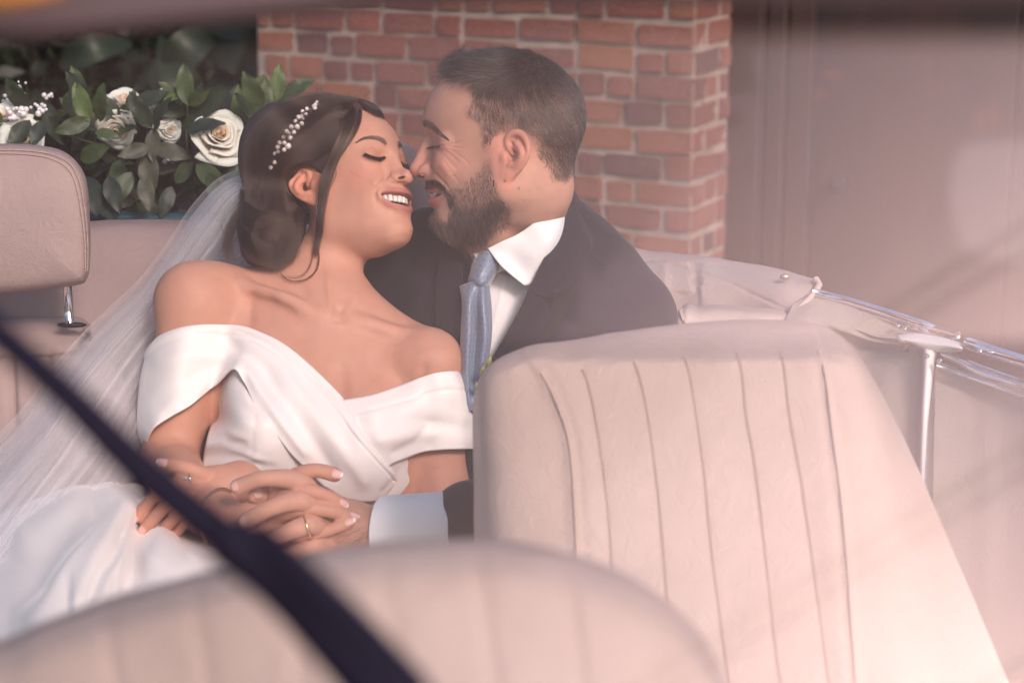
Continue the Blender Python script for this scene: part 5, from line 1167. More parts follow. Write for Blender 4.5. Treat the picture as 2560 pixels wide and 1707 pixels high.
oncloth('lapel', [[(1326, 712, .034), (1348, 738), (1366, 758), (1384, 786)], [(1304, 762, .034), (1326, 790), (1346, 812), (1362, 828)], [(1266, 832, .034), (1290, 850), (1312, 868), (1334, 884)], [(1230, 896, .036), (1252, 915), (1274, 934), (1296, 952)],
                [(1200, 965, .036), (1222, 985), (1244, 1004), (1262, 1022)], [(1180, 1030, .036), (1200, 1050), (1220, 1068), (1236, 1080)]],
        [[0, .012, .015, .012], [0, .012, .015, .012], [0, .012, .015, .012], [0, .010, .012, .010], [0, .010, .010, .008], [0, .01, .01, .008]], 60, 24, M_SUIT, groom, .003, [([(1318, 812), (1324, 822), (1322, 830)], -.001, .0012)])
oncloth('lapel', [[(1150, 655), (1128, 650), (1100, 636)], [(1158, 740), (1126, 738), (1090, 722)], [(1152, 840), (1124, 838), (1092, 834)], [(1150, 930), (1128, 930), (1106, 925)]], [[.010, .010, .008]] * 4, 50, 16, M_SUIT, groom, .003)
M_SHADE = mat('notch_shade', (.006, .005, .008), .9)  # dark sheet between collar and lapel, the notch shadow put in as colour
oncloth('notch_shade_sheet', [[(1384, 742), (1410, 730), (1440, 712), (1462, 690)], [(1378, 764), (1404, 756), (1426, 744), (1444, 728)], [(1366, 800), (1388, 800), (1404, 794), (1414, 784)], [(1350, 850), (1362, 852), (1372, 850), (1378, 846)]], [[.0045] * 4] * 4, 24, 16, M_SHADE, groom, .001)
# shirt cuff at his wrist
ax = C(1130, 1318, .255) - C(960, 1330, .265); ax /= np.linalg.norm(ax)
def cuffrow(px, py, z, r, tilt):
    c = C(px, py, z); a = np.arange(40) / 40 * 2 * math.pi; return c + np.stack([np.cos(a) * tilt, np.sin(a) * r, np.cos(a) * r * .92], 1)
rows = [cuffrow(962, 1328, .265, .0375, -.010), cuffrow(955, 1328, .265, .0400, -.012), cuffrow(965, 1328, .265, .0410, -.012), cuffrow(1000, 1326, .262, .0415, -.008), cuffrow(1050, 1322, .258, .0415, -.004), cuffrow(1165, 1314, .250, .0415, 0)]
S = np.stack([np.array([catmull(np.array(rows)[:, j], 40)[i] for j in range(40)]) for i in range(40)]); o = mesh_obj('shirt_cuff', S.reshape(-1, 3), grid_faces(40, 40, cv=True), M_SHIRT, groom); solid(o, .002)
# button-hole flower behind the seat's shoulder
M_LIME = mat('lime_leaf', (.22, .24, .09), .6); mb = MB()
for (x, y, a, L_) in [(1214, 925, 1.2, .022), (1206, 950, 1.5, .020), (1220, 945, .9, .018), (1200, 978, 2.0, .014), (1210, 965, -.2, .016)]:
    c = C(x, y, .060); d_ = np.array([math.cos(a), math.sin(a), .2]); n_ = np.array([-math.sin(a), math.cos(a), .3]) * .004
    mb.add(np.array([c, c + d_ * L_ * .5 + n_, c + d_ * L_, c + d_ * L_ * .5 - n_]), [(0, 1, 2, 3)])
bt = thing('buttonhole', 'small yellow-green sprig pinned to the dark lapel beside the blue tie', 'buttonhole', tuple(wC(1212, 950, .05)))
o = mb.obj('leaf', M_LIME, bt); solid(o, .0006)
mb = MB(); mb.tube([C(1206, 985, .058), C(1212, 955, .062), C(1222, 915, .060)], .0012, 6, 10); mb.sphere(C(1216, 930, .062), .006, 7, 9); mb.obj('bud', M_LIME, bt)
# ------------------------------------------------------------------ the convertible
M_LEA = mat('cream_leather', (.60, .475, .42), .42, **{'Specular IOR Level': .45})
def leather(m, c0, c1_, sc=330, st=.35):
    noise_col(m, [c0, c1_], 6, 3); b1 = bump(m, sc, st, .0009, 3, (1, 1, 1), 'vor'); n = nd(m, 'ShaderNodeTexNoise', Scale=34, Detail=8, Roughness=.68, Distortion=2.5); ln(m, coords(m), n.inputs['Vector'])
    b = nd(m, 'ShaderNodeBump', Strength=.50, Distance=.004); ln(m, n.outputs['Fac'], b.inputs['Height']); ln(m, b1, b.inputs['Normal']); ln(m, b.outputs[0], bsdf(m).inputs['Normal'])
leather(M_LEA, (.46, .345, .305), (.53, .405, .365))
M_TAN = mat('tan_leather', (.42, .31, .25), .45, **{'Specular IOR Level': .4}); leather(M_TAN, (.34, .245, .235), (.40, .29, .275), 420, .3)
M_HOOD = mat('grey_beige_vinyl', (.50, .42, .38), .5); leather(M_HOOD, (.40, .32, .30), (.46, .37, .35), 420, .25)
M_THREAD = mat('beige_thread', (.50, .38, .31), .7); M_THREAD2 = mat('brown_thread', (.37, .26, .22), .7)
M_CHR = mat('chrome', (.86, .84, .86), .08, 1.0); M_TEAL = mat('teal_paint', (.035, .085, .12), .25, **{'Coat Weight': .8}); M_WHITEP = mat('cream_white_paint', (.66, .62, .61), .35, **{'Coat Weight': .25})
M_RUB = mat('black_rubber', (.012, .011, .016), .6); M_BRZ = mat('bronze_snap', (.42, .36, .28), .4, .8); M_LINING = mat('beige_panel', (.50, .42, .36), .6); leather(M_LINING, (.36, .30, .27), (.41, .345, .31), 420, .2)
car = thing('convertible_car', 'open convertible car with cream leather seats, folded hood, chrome trim and teal body', 'car', (0, 1.9, 0))
def lens_grid(rows, nu, nv): return loft(np.array([[C(*p) for p in r] for r in rows]), nu, nv)
def put(name, S, m, parent=car, thick=None, sub=(), wob=0, cu=False, cv=False):
    V = S.reshape(-1, 3).copy(); F = grid_faces(S.shape[0], S.shape[1], cu, cv); N = vnormals(V, F)
    if not (cu or cv) and N[:, 2].mean() < 0: F = F[:, ::-1].copy(); N = -N
    for l_, a, w in sub: stroke(V, N, l_, a, w, zr=(-1.2, 2.3), taper=False)
    if wob: V += N * (wob * vnoise(V, 12, 7) + wob * .4 * vnoise(V, 40, 8))[:, None]
    o = mesh_obj(name, V, F, m, parent)
    if thick: solid(o, thick, -1)
    return o
def surfz(S):
    P_ = S.reshape(-1, 3); q_ = pix(P_); z_ = P_[:, 2] + D0
    def f(x, y):
        d = (q_[:, 0] - x) ** 2 + (q_[:, 1] - y) ** 2; i = np.argpartition(d, 6)[:6]; return float(z_[i].max())
    return f
# front seat with stitched channels (right)
e = [(1178, 1349), (1178, 1088), (1186, 979), (1208, 925), (1251, 892), (1327, 867), (1469, 838), (1632, 813), (1795, 797), (1958, 792), (2034, 800), (2110, 838), (2165, 903), (2230, 1012), (2306, 1175), (2393, 1371), (2480, 1567), (2560, 1740)]
seams = [[(1306, 869), (1349, 925), (1393, 1012), (1425, 1120), (1441, 1349), (1455, 1750)], [(1414, 849), (1463, 936), (1490, 1044), (1518, 1251), (1530, 1400), (1548, 1750)], [(1545, 826), (1594, 925), (1621, 1044), (1648, 1251), (1662, 1414), (1690, 1750)],
         [(1675, 810), (1719, 914), (1741, 1034), (1763, 1197), (1785, 1414), (1830, 1750)], [(1806, 796), (1850, 903), (1866, 1034), (1893, 1197), (1937, 1588), (1960, 1750)], [(1925, 793), (1958, 903), (1975, 1034), (2012, 1251), (2056, 1577), (2080, 1750)], [(2020, 799), (2061, 925), (2083, 1088), (2110, 1306), (2140, 1697), (2150, 1750)]]
ZS = lambda x, y: .62 + (x - 1180) * .00004 + np.interp(y, [790, 900, 1100, 1400, 1750], [-.10, .0, .04, .09, .16])
cols_ = [[(1184, 1010), (1183, 1040), (1184, 1090), (1186, 1200), (1188, 1349), (1195, 1750)], [(1212, 922), (1222, 1010), (1232, 1100), (1243, 1200), (1250, 1349), (1262, 1750)]] + seams + \
        [[(2095, 832), (2150, 930), (2200, 1100), (2245, 1306), (2300, 1560), (2330, 1750)], [(2150, 890), (2215, 1000), (2290, 1160), (2375, 1360), (2460, 1560), (2540, 1750)]]
nv = 120; G = []
for ci, c_ in enumerate(cols_):
    p = resample(catmull(np.array([[x, y, 0] for x, y in c_], float), 40), nv)[:, :2]
    edge = .09 if ci in (0, len(cols_) - 1) else (.018 if ci in (1, len(cols_) - 2) else 0)
    G.append([C(x, y, ZS(x, y) - edge - .020 * math.exp(-k / 2.0)) for k, (x, y) in enumerate(p)])
G = np.array(G); S = np.stack([catmull(G[:, j], (len(cols_) - 1) * 16 + 1) for j in range(nv)], 1)
u = np.arange(S.shape[0]) / 16.0; puff = np.abs(np.sin(np.pi * u)) ** .35; inside = ((u >= 2) & (u <= len(cols_) - 3)).astype(float)
S[..., 2] += ((puff - 1) * .0075 * inside * .11)[:, None]
for k in (2, len(cols_) - 3): S[..., 2] += (.0022 * np.exp(-((u - k) / .09) ** 2) - .0004 * np.exp(-((u - k - .16) / .10) ** 2) - .0004 * np.exp(-((u - k + .16) / .10) ** 2))[:, None]
back0 = S[:, :1] * 1.0; rb = []
for t_ in (.015, .05, .12): b_ = S[:, 0].copy(); b_[:, 2] -= t_; b_[:, 1] -= t_ * .35; rb.append(b_)
S = np.concatenate([np.stack(rb[::-1], 1), S], 1)
seat = put('front_seat', S, M_LEA, thick=None, wob=.0012); subsurf(seat, 1); sz_seat = surfz(S)
for k, s_ in enumerate(seams[1:-1]):
    p = resample(catmull(np.array([[x, y, 0] for x, y in s_], float), 60), 120); mb = MB()
    for q in range(11, 118): 
        a_, b_ = p[q], p[q + 1] * .62 + p[q] * .38; f_ = lambda w_: C(w_[0], w_[1], sz_seat(w_[0], w_[1]) + .0004)
        mb.tube(np.array([f_(a_), f_(b_)]), 0.0011, 4)
    mb.obj('stitching', M_THREAD2, seat, smooth=False)
for s_ in (seams[0], seams[-1]):
    mb = MB(); mb.tube(np.array([C(x, y, sz_seat(x, y) + .0001) for i, (x, y) in enumerate(resample(catmull(np.array([[x, y, 0] for x, y in s_], float), 40), 24)[2:, :2])]), .0014, 8, 70); mb.obj('piping', M_LEA, seat)
# seat cushion of the same seat
put('seat_cushion', lens_grid([[(1560, 1800, .80), (1800, 1790, .80), (2080, 1780, .80), (2300, 1780, .80), (2640, 1790, .80)], [(1500, 1860, .92), (1800, 1850, .92), (2100, 1840, .92), (2300, 1840, .92), (2680, 1850, .92)], [(1400, 2200, 1.05), (1800, 2200, 1.05), (2100, 2200, 1.05), (2400, 2200, 1.05), (2760, 2200, 1.05)]], 40, 60), M_LEA, car, .01, [([(1700, 1440), (1760, 1707)], -.004, .006), ([(1860, 1400), (1900, 1707)], -.004, .006), ([(2000, 1370), (2060, 1707)], -.004, .006)], .002)
# the other front seat, close to the lens
zt = 1.66
near = [[(-260, 1640, zt - .06), (0, 1600, zt - .06), (110, 1552, zt - .06), (272, 1492, zt - .06), (490, 1432, zt - .06), (700, 1392, zt - .06), (900, 1362, zt - .06), (1143, 1345, zt - .06), (1306, 1352, zt - .06), (1447, 1388, zt - .06), (1578, 1442, zt - .06), (1700, 1530, zt - .06), (1785, 1640, zt - .06), (1850, 1800, zt - .06)]]
for dy, dz in ((14, -.02), (50, .0), (120, .015), (300, .03), (560, .05)):
    near.append([(x + (dy * .1 if x > 1200 else 0) - (dy * .15 if x < 200 else 0), y + dy, zt + dz) for x, y, _ in near[0]])
S = lens_grid(near, 60, 140)
for xs in (250, 480, 720, 960, 1200, 1420):
    q = pix(S); S[..., 2] -= .003 * np.exp(-((q[..., 0] - xs - (q[..., 1] - 1450) * .14) / 16.0) ** 2)
put('front_seat', S, M_LEA, thick=.004, wob=.001)
# rear bench: squab, left head-rest with its post, second head-rest behind the faces
bench = [[(-250, 560, -.36), (60, 556, -.36), (300, 552, -.36), (470, 550, -.36), (700, 560, -.36), (1000, 575, -.36), (1400, 600, -.36), (1700, 650, -.34)], [(-250, 590, -.30), (60, 585, -.30), (300, 580, -.30), (470, 578, -.30), (700, 590, -.30), (1000, 600, -.30), (1400, 630, -.30), (1700, 680, -.28)],
         [(-250, 700, -.25), (60, 700, -.25), (300, 700, -.25), (470, 700, -.25), (700, 700, -.25), (1000, 700, -.25), (1400, 740, -.25), (1700, 760, -.24)], [(-250, 900, -.20), (60, 900, -.20), (300, 900, -.2), (470, 900, -.2), (700, 900, -.2), (1000, 900, -.2), (1400, 900, -.2), (1700, 900, -.2)],
         [(-250, 1300, -.12), (60, 1300, -.12), (300, 1300, -.12), (470, 1300, -.12), (700, 1300, -.12), (1000, 1300, -.12), (1400, 1300, -.12), (1700, 1300, -.12)]]
rear = put('rear_seat', lens_grid(bench, 60, 80), M_TAN, thick=.01, wob=.002)
lb = [[(-200, 800, -.16), (20, 795, -.15), (130, 792, -.15), (200, 795, -.15), (224, 812, -.16)], [(-200, 830, -.11), (20, 825, -.10), (120, 826, -.10), (190, 830, -.10), (226, 840, -.12)], [(-200, 880, -.09), (20, 876, -.08), (110, 878, -.08), (190, 866, -.08), (215, 856, -.10)], [(-200, 1000, -.05), (20, 1000, -.04), (110, 1000, -.04), (240, 990, -.04), (320, 980, -.06)], [(-200, 1400, .02), (20, 1400, .03), (110, 1400, .03), (240, 1400, .03), (360, 1400, .02)]]
put('rear_seat_back', lens_grid(lb, 70, 60), M_TAN, car, .01, [([(28, 876), (30, 960), (34, 1050), (40, 1200)], -.012, .004), ([(122, 880), (124, 960), (126, 1100)], -.003, .004), ([(-100, 885), (60, 884), (130, 880), (190, 868), (218, 850)], -.005, .004), ([(-100, 900), (60, 899), (140, 894), (230, 890)], .003, .006)], .001)
def headrest(poly, z, dep, m, seamline=None, name='headrest', puffy=.03):
    """a padded block: outline in pixels, bulging towards the lens"""
    o_ = catmull(np.array([[x, y, 0] for x, y in poly], float), 80, True)[:, :2]; c = o_.mean(0); G = []
    for k, (s_, zz) in enumerate([(.97, -dep), (1.0, -dep * .6), (1.0, -dep * .25), (.985, -.004), (.95, .008), (.88, .016), (.75, .022), (.55, .027), (.3, .030), (.0005, .031)]):
        G.append([C(*(c + (p - c) * s_), z + zz * (puffy / .03 if zz > 0 else 1)) for p in o_])
    S = np.array(G); S = np.stack([catmull(S[:, j], 46) for j in range(80)], 1); V = S.reshape(-1, 3)
    h_ = mesh_obj(name, V, grid_faces(46, 80, cv=True), m, car); headrest.S = S[14:]
    return h_
hp_ = [(-150, 372), (0, 360), (110, 366), (165, 383), (202, 420), (219, 470), (225, 566), (225, 655), (217, 696), (195, 712), (100, 724), (0, 733), (-150, 735), (-240, 700), (-260, 560), (-240, 420)]
hr = headrest(hp_, -.02, .09, M_TAN)
def seamtube(pts, z, parent, r=.0009, m=None, dash=True, n=120):
    p = resample(catmull(np.array([[x, y, 0] for x, y in pts], float), 60), n); mb = MB()
    for q in range(0, n - 1, 1):
        b_ = p[q] * .35 + p[q + 1] * .65; mb.tube(np.array([C(p[q][0], p[q][1], z(p[q][0], p[q][1])), C(b_[0], b_[1], z(b_[0], b_[1]))]), r, 4)
    mb.obj('stitching', m or M_THREAD, parent, smooth=False)
sz_h = surfz(headrest.S)
seamtube([(-120, 392), (0, 384), (100, 390), (158, 412), (186, 450), (202, 520), (212, 600), (214, 680)], lambda x, y: sz_h(x, y) + .0005, hr); seamtube([(-120, 383), (0, 375), (105, 381), (166, 403), (195, 444), (211, 515), (219, 600), (219, 680)], lambda x, y: sz_h(x, y) + .0005, hr)
def rod(pts, r, m, name, parent=car, seg=14): mb = MB(); mb.tube(np.array([C(*p) for p in pts]), r, seg); return mb.obj(name, m, parent)
rod([(168, 700, -.05), (171, 760, -.06), (174, 812, -.07)], .0062, M_CHR, 'headrest_post', hr)
mb = MB(); mb.sphere(C(180, 812, -.072), 1.0, 8, 20, np.diag([.020, .0042, .010])); mb.obj('post_collar', M_RUB, hr)
headrest([(868, 470), (880, 400), (930, 360), (990, 352), (1035, 372), (1062, 420), (1076, 500), (1080, 580), (1070, 640), (960, 660), (870, 640)], -.22, .08, M_TAN)
# body rim behind the bench, folded hood
put('body', lens_grid([[(-300, 548, -.42), (100, 545, -.42), (300, 540, -.42), (700, 545, -.42), (1200, 560, -.42)], [(-300, 528, -.50), (100, 526, -.50), (300, 524, -.50), (700, 530, -.5), (1200, 545, -.5)], [(-300, 505, -1.0), (100, 500, -1.0), (300, 500, -1.0), (700, 505, -1.0), (1200, 520, -1.0)]], 20, 40), M_TEAL, car, .01)
hood = put('folded_hood', lens_grid([[(1250, 640, -.40), (1400, 622, -.38), (1556, 620, -.34), (1640, 630, -.32), (1742, 642, -.28), (1860, 655, -.22), (1960, 674, -.16), (2030, 694, -.11), (2046, 704, -.10)], [(1250, 660, -.34), (1400, 640, -.33), (1556, 636, -.30), (1640, 646, -.28), (1742, 656, -.24), (1860, 668, -.19), (1960, 688, -.13), (2030, 704, -.09), (2043, 712, -.085)],
                                [(1250, 720, -.27), (1400, 700, -.26), (1560, 696, -.24), (1650, 700, -.22), (1752, 706, -.18), (1860, 712, -.14), (1950, 722, -.09), (2010, 736, -.07), (2030, 738, -.07)], [(1250, 790, -.22), (1400, 780, -.22), (1580, 768, -.20), (1670, 764, -.18), (1760, 764, -.15), (1860, 768, -.12), (1930, 778, -.08), (1975, 780, -.06), (1994, 774, -.06)],
                                [(1250, 870, -.20), (1400, 860, -.20), (1580, 850, -.18), (1670, 840, -.17), (1760, 830, -.15), (1860, 826, -.12), (1920, 822, -.1), (1955, 806, -.09), (1965, 800, -.09)]], 80, 110), M_HOOD, car, .006,
           [([(1560, 655), (1680, 668), (1800, 700), (1880, 735), (1960, 770)], -.0018, .002), ([(1600, 700), (1650, 690), (1700, 700)], .006, .03), ([(1700, 690), (1720, 720), (1700, 760)], -.006, .025), ([(1780, 660), (1900, 672), (2000, 700)], -.0018, .003)], .003)
rod([(2040, 698, -.08), (2048, 712, -.068), (2040, 728, -.06), (2018, 752, -.052), (1985, 782, -.045), (1955, 802, -.05)], .0045, M_HOOD, 'hood_piping', hood)
for (x, y, z, r_) in [(1962, 692, -.105, .0070)]:
    mb = MB(); mb.sphere(C(x, y, z + .012), 1.0, 8, 16, np.diag([r_, r_ * .62, r_ * .5])); mb.obj('snap_button', M_BRZ, hood)
put('hood_bag', lens_grid([[(1640, 802, -.10), (1700, 778, -.09), (1722, 768, -.09), (1800, 762, -.08), (1900, 766, -.07), (1960, 774, -.06)], [(1650, 830, -.05), (1710, 800, -.04), (1724, 790, -.04), (1800, 782, -.04), (1900, 785, -.03), (1970, 792, -.03)], [(1660, 900, -.03), (1720, 880, -.03), (1730, 870, -.03), (1800, 860, -.03), (1900, 850, -.02), (1990, 850, -.02)]], 40, 60), M_HOOD, hood, .004, [([(1722, 770), (1716, 786), (1700, 800)], .006, .008)], .002)
# rear quarter: padded panel, chrome rails, pillar, door top
put('quarter_panel', lens_grid([[(1980, 760, -.05), (2034, 733, -.07), (2100, 752, -.03), (2180, 782, .02), (2260, 816, .06), (2300, 838, .09)], [(1960, 830, .0), (2030, 800, -.005), (2100, 820, .02), (2180, 850, .05), (2250, 858, .085), (2310, 862, .115)], [(2060, 880, .02), (2110, 872, .02), (2160, 868, .03), (2220, 862, .06), (2280, 880, .10), (2320, 900, .11)],
                           [(2060, 1000, .08), (2110, 1000, .08), (2160, 1000, .08), (2220, 1000, .10), (2280, 1010, .12), (2312, 1010, .13)], [(2060, 1300, .16), (2150, 1300, .16), (2220, 1300, .16), (2250, 1300, .16), (2290, 1300, .18), (2310, 1300, .18)], [(2060, 1600, .22), (2150, 1600, .22), (2220, 1600, .22), (2250, 1600, .22), (2290, 1600, .24), (2310, 1600, .24)]], 70, 60), M_LINING, car, .008,
    [([(1985, 850), (2060, 880), (2140, 872), (2250, 866)], -.002, .003), ([(2298, 880), (2295, 1000), (2290, 1150)], -.002, .003)], .002)
rod([(2036, 731, -.06), (2120, 752, -.02), (2200, 776, .03), (2300, 808, .09), (2394, 838, .14)], .0055, M_CHR, 'chrome_rail'); rod([(2040, 740, -.06), (2120, 764, -.02), (2200, 790, .03), (2300, 822, .09), (2380, 850, .14)], .0040, M_CHR, 'chrome_rail')
put('pillar_cap', lens_grid([[(2240, 838, .09), (2290, 832, .10), (2350, 842, .13), (2400, 856, .16), (2412, 864, .16)], [(2250, 846, .11), (2290, 848, .125), (2350, 858, .15), (2395, 868, .17), (2408, 872, .17)], [(2275, 856, .12), (2310, 866, .135), (2350, 870, .15), (2380, 874, .16), (2400, 878, .165)], [(2300, 872, .12), (2320, 880, .13), (2345, 880, .14), (2360, 880, .15), (2372, 884, .15)]], 24, 30), M_WHITEP, car, .006)
put('door_pillar', lens_grid([[(2308, 872, .12), (2312, 872, .135), (2324, 874, .14), (2338, 876, .135), (2343, 876, .12)], [(2307, 930, .135), (2311, 930, .148), (2321, 930, .151), (2331, 930, .148), (2335, 930, .135)], [(2302, 1050, .15), (2305, 1050, .162), (2314, 1050, .165), (2323, 1050, .162), (2327, 1050, .15)], [(2296, 1300, .2), (2299, 1300, .212), (2308, 1300, .215), (2316, 1300, .212), (2320, 1300, .2)], [(2290, 1600, .26), (2294, 1600, .275), (2306, 1600, .28), (2318, 1600, .275), (2324, 1600, .26)]], 40, 14), M_WHITEP, car, .004)
rod([(2420, 858, .17), (2500, 884, .22), (2580, 908, .27), (2700, 946, .36)], .0075, M_CHR, 'window_channel')
put('door_trim', lens_grid([[(2350, 878, .14), (2400, 890, .17), (2460, 912, .20), (2560, 948, .26), (2700, 1000, .36)], [(2354, 886, .155), (2395, 900, .185), (2450, 928, .215), (2560, 966, .275), (2700, 1020, .375)], [(2360, 896, .15), (2400, 916, .18), (2450, 942, .21), (2560, 980, .27), (2700, 1036, .37)]], 16, 60), M_CHR, car, .003)
door = put('door_panel', lens_grid([[(2340, 900, .13), (2400, 925, .16), (2460, 950, .19), (2560, 985, .25), (2760, 1050, .4)], [(2336, 960, .15), (2400, 980, .18), (2460, 1000, .21), (2560, 1040, .27), (2760, 1100, .42)], [(2330, 1150, .20), (2400, 1180, .23), (2460, 1200, .26), (2560, 1240, .32), (2760, 1300, .47)], [(2320, 1700, .32), (2400, 1700, .35), (2460, 1700, .38), (2560, 1700, .44), (2760, 1700, .6)]], 40, 50), M_LINING, car, .01, [([(2350, 950), (2450, 985), (2560, 1022)], -.003, .003)], .001)
rod([(2344, 915, .16), (2430, 945, .20), (2560, 992, .275), (2700, 1050, .37)], .0022, M_CHR, 'trim_strip', door)
for (x, y, z) in [(2245, 815, .075), (2262, 822, .085), (2450, 876, .215), (2350, 902, .165), (2318, 890, .145)]:
    mb = MB(); mb.sphere(C(x, y, z), .0032, 7, 10); mb.obj('screw', M_CHR, car)

# tub of the car: floor, seat bases and sides, seen when the viewer steps aside
M_CARP = mat('grey_carpet', (.06, .055, .06), .95)
def wbox(name, lo, hi, m, par=car, b_=.02):
    lo, hi = np.array(lo, float), np.array(hi, float); mb = MB(); mb.box((lo + hi) / 2, (hi - lo) / 2); return bevel(mb.obj(name, m, par, smooth=False, lens=False), b_, 3)
wbox('floor_carpet', (-.86, .35, .22), (.92, 3.05, .26), M_CARP)
wbox('rear_seat_cushion', (-.84, 2.02, .26), (.78, 2.74, .585), M_TAN, b_=.06)
wbox('side_sill', (-.93, .3, .2), (-.87, 3.3, .80), M_TEAL, b_=.025)
wbox('seat_base', (-.55, .62, .26), (.10, 1.15, .60), M_LEA, b_=.06); wbox('seat_base', (.10, 1.25, .26), (.75, 2.0, .60), M_LEA, b_=.06)
# ------------------------------------------------------------------ windscreen, wiper
M_BLK = mat('black_wiper', (.010, .007, .020), .8, **{'Specular IOR Level': .2})
M_FRAME = mat('dark_brown_frame', (.085, .05, .055), .5)
zg0 = 2.02                                     # windscreen: 0.5 to 0.65 m before the lens, top leaning back
ws = [[(-3400, -560, 1.814), (1280, -560, 1.814), (5200, -560, 1.814)], [(-3400, 850, 1.88), (1280, 850, 1.88), (5200, 850, 1.88)], [(-3400, 2500, 1.957), (1280, 2500, 1.957), (5200, 2500, 1.957)]]
def glass():
    m = bpy.data.materials.new('windscreen_glass'); m.use_nodes = True; t = m.node_tree; t.nodes.clear(); o = t.nodes.new('ShaderNodeOutputMaterial')
    tr = t.nodes.new('ShaderNodeBsdfTransparent'); g1 = t.nodes.new('ShaderNodeBsdfGlossy'); g2 = t.nodes.new('ShaderNodeBsdfGlossy')
    g1.inputs['Roughness'].default_value = .04; g1.inputs['Color'].default_value = (*GCOL, 1); g2.inputs['Roughness'].default_value = .31; g2.inputs['Color'].default_value = (*GCOL2, 1)
    a = t.nodes.new('ShaderNodeMixShader'); a.inputs[0].default_value = GSHARP; b = t.nodes.new('ShaderNodeMixShader'); b.inputs[0].default_value = GROUGH
    t.links.new(tr.outputs[0], a.inputs[1]); t.links.new(g1.outputs[0], a.inputs[2]); t.links.new(a.outputs[0], b.inputs[1]); t.links.new(g2.outputs[0], b.inputs[2]); t.links.new(b.outputs[0], o.inputs[0]); return m
GSHARP, GROUGH = .038, .076; GCOL = (1.0, .74, .84); GCOL2 = (1.0, .79, .79)
G = np.array([[C(*p) for p in r] for r in ws]); wsm = mesh_obj('windscreen', G.reshape(-1, 3), grid_faces(3, 3)[:, ::-1].copy(), glass(), car, smooth=False)
fz_ = 1.865
frame = put('windscreen_frame', lens_grid([[(-3000, -200, fz_), (-900, -200, fz_), (-300, -120, fz_), (200, -190, fz_), (700, -260, fz_), (1300, -330, fz_), (3600, -300, fz_), (5000, -300, fz_)],
    [(-3000, 140, fz_), (-900, 130, fz_), (-300, 118, fz_), (60, 92, fz_), (700, 34, fz_), (1300, -2, fz_), (3600, 2, fz_), (5000, 2, fz_)]], 8, 90), M_FRAME, car, .012)
zw = 2.0
wp = MB(); wp.tube(np.array([C(*p) for p in [(-200, 660, zw), (0, 836, zw), (180, 1000, zw), (330, 1150, zw), (520, 1310, zw), (600, 1370, zw)]]), np.array([.0047, .0050, .0055, .0062, .0066, .0068]), 10, 60)
wiper = wp.obj('windscreen_wiper', M_BLK, car)
M_ORG = mat('amber_plastic', (.50, .20, .05), .4); mb = MB(); mb.tube(np.array([C(-260, -46, 1.90), C(0, -22, 1.90), C(170, -24, 1.90)]), np.array([.0080, .0070, .002]), 10, 20); mb.obj('amber_strip', M_ORG, frame)
wp = MB(); wp.tube(np.array([C(*p) for p in [(560, 1340, zw + .01), (700, 1440, zw + .01), (850, 1590, zw + .012), (1000, 1760, zw + .015)]]), np.array([.0085, .0095, .0105, .0115]), 10, 40); wp.tube(np.array([C(*p) for p in [(640, 1330, zw + .012), (760, 1440, zw + .02), (900, 1580, zw + .02), (1060, 1760, zw + .02)]]), .0050, 10, 40); wp.obj('wiper_arm', M_BLK, wiper)

# pale sheet inside the glass at far right, added to stand for a reflection
M_REFL = bpy.data.materials.new('pale_reflection'); M_REFL.use_nodes = True; t = M_REFL.node_tree; t.nodes.clear(); o_ = t.nodes.new('ShaderNodeOutputMaterial'); a_ = t.nodes.new('ShaderNodeMixShader'); a_.inputs[0].default_value = .16
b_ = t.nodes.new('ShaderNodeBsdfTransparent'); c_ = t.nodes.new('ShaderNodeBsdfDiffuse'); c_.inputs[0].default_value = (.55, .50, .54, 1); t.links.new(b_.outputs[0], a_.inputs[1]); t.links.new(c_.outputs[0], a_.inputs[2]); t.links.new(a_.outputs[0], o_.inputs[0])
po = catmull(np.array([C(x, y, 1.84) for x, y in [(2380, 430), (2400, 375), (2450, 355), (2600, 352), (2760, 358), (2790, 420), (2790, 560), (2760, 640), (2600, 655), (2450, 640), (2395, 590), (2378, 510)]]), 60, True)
mesh_obj('reflection_patch', po, [tuple(range(60))], M_REFL, car, smooth=False)
# power lines behind the photographer, seen only as reflections in the windscreen
M_CABLE = mat('black_cable', (.02, .02, .02), .6)
PLL = ['overhead power line reflected as the uppermost faint streak across the right seat', 'overhead power line reflected as the second faint streak, just below the uppermost', 'overhead power line reflected as the upper streak of the pair at lower right', 'overhead power line reflected as the lowest faint streak in the bottom right corner']
def reflect_dir(px, py):
    d = MCn[:3, :3] @ C(px, py, 0); d /= np.linalg.norm(d); g0, g1_, g2_ = wC(1280, -560, 1.814), wC(1280, 2500, 1.957), wC(3800, -560, 1.814)
    n = np.cross(g1_ - g0, g2_ - g0); n /= np.linalg.norm(n); return d - 2 * (d @ n) * n
for (a_, b_) in [((960, 1650), (2700, 560)), ((1080, 1640), (2760, 600)), ((1650, 1760), (2760, 1130)), ((1720, 1790), (2800, 1190))]:
    A_, B_ = reflect_dir(*a_), reflect_dir(*b_); c0_ = np.array([0, -.3, CAM_H]); sc_ = 9.0
    P_ = c0_ + A_ * sc_ / A_[2]; Q_ = c0_ + B_ * sc_ / B_[2]; P_, Q_ = P_ - (Q_ - P_) * 1.5, Q_ + (Q_ - P_) * 1.5
    t_ = np.linspace(0, 1, 20)[:, None]; L_ = P_ * (1 - t_) + Q_ * t_; mbc = MB(); mbc.tube(L_, .05, 6)
    oc = mbc.obj('power_line', M_CABLE, None, lens=False); tag(oc, PLL.pop(0), 'power line', 'power lines reflected in the windscreen')

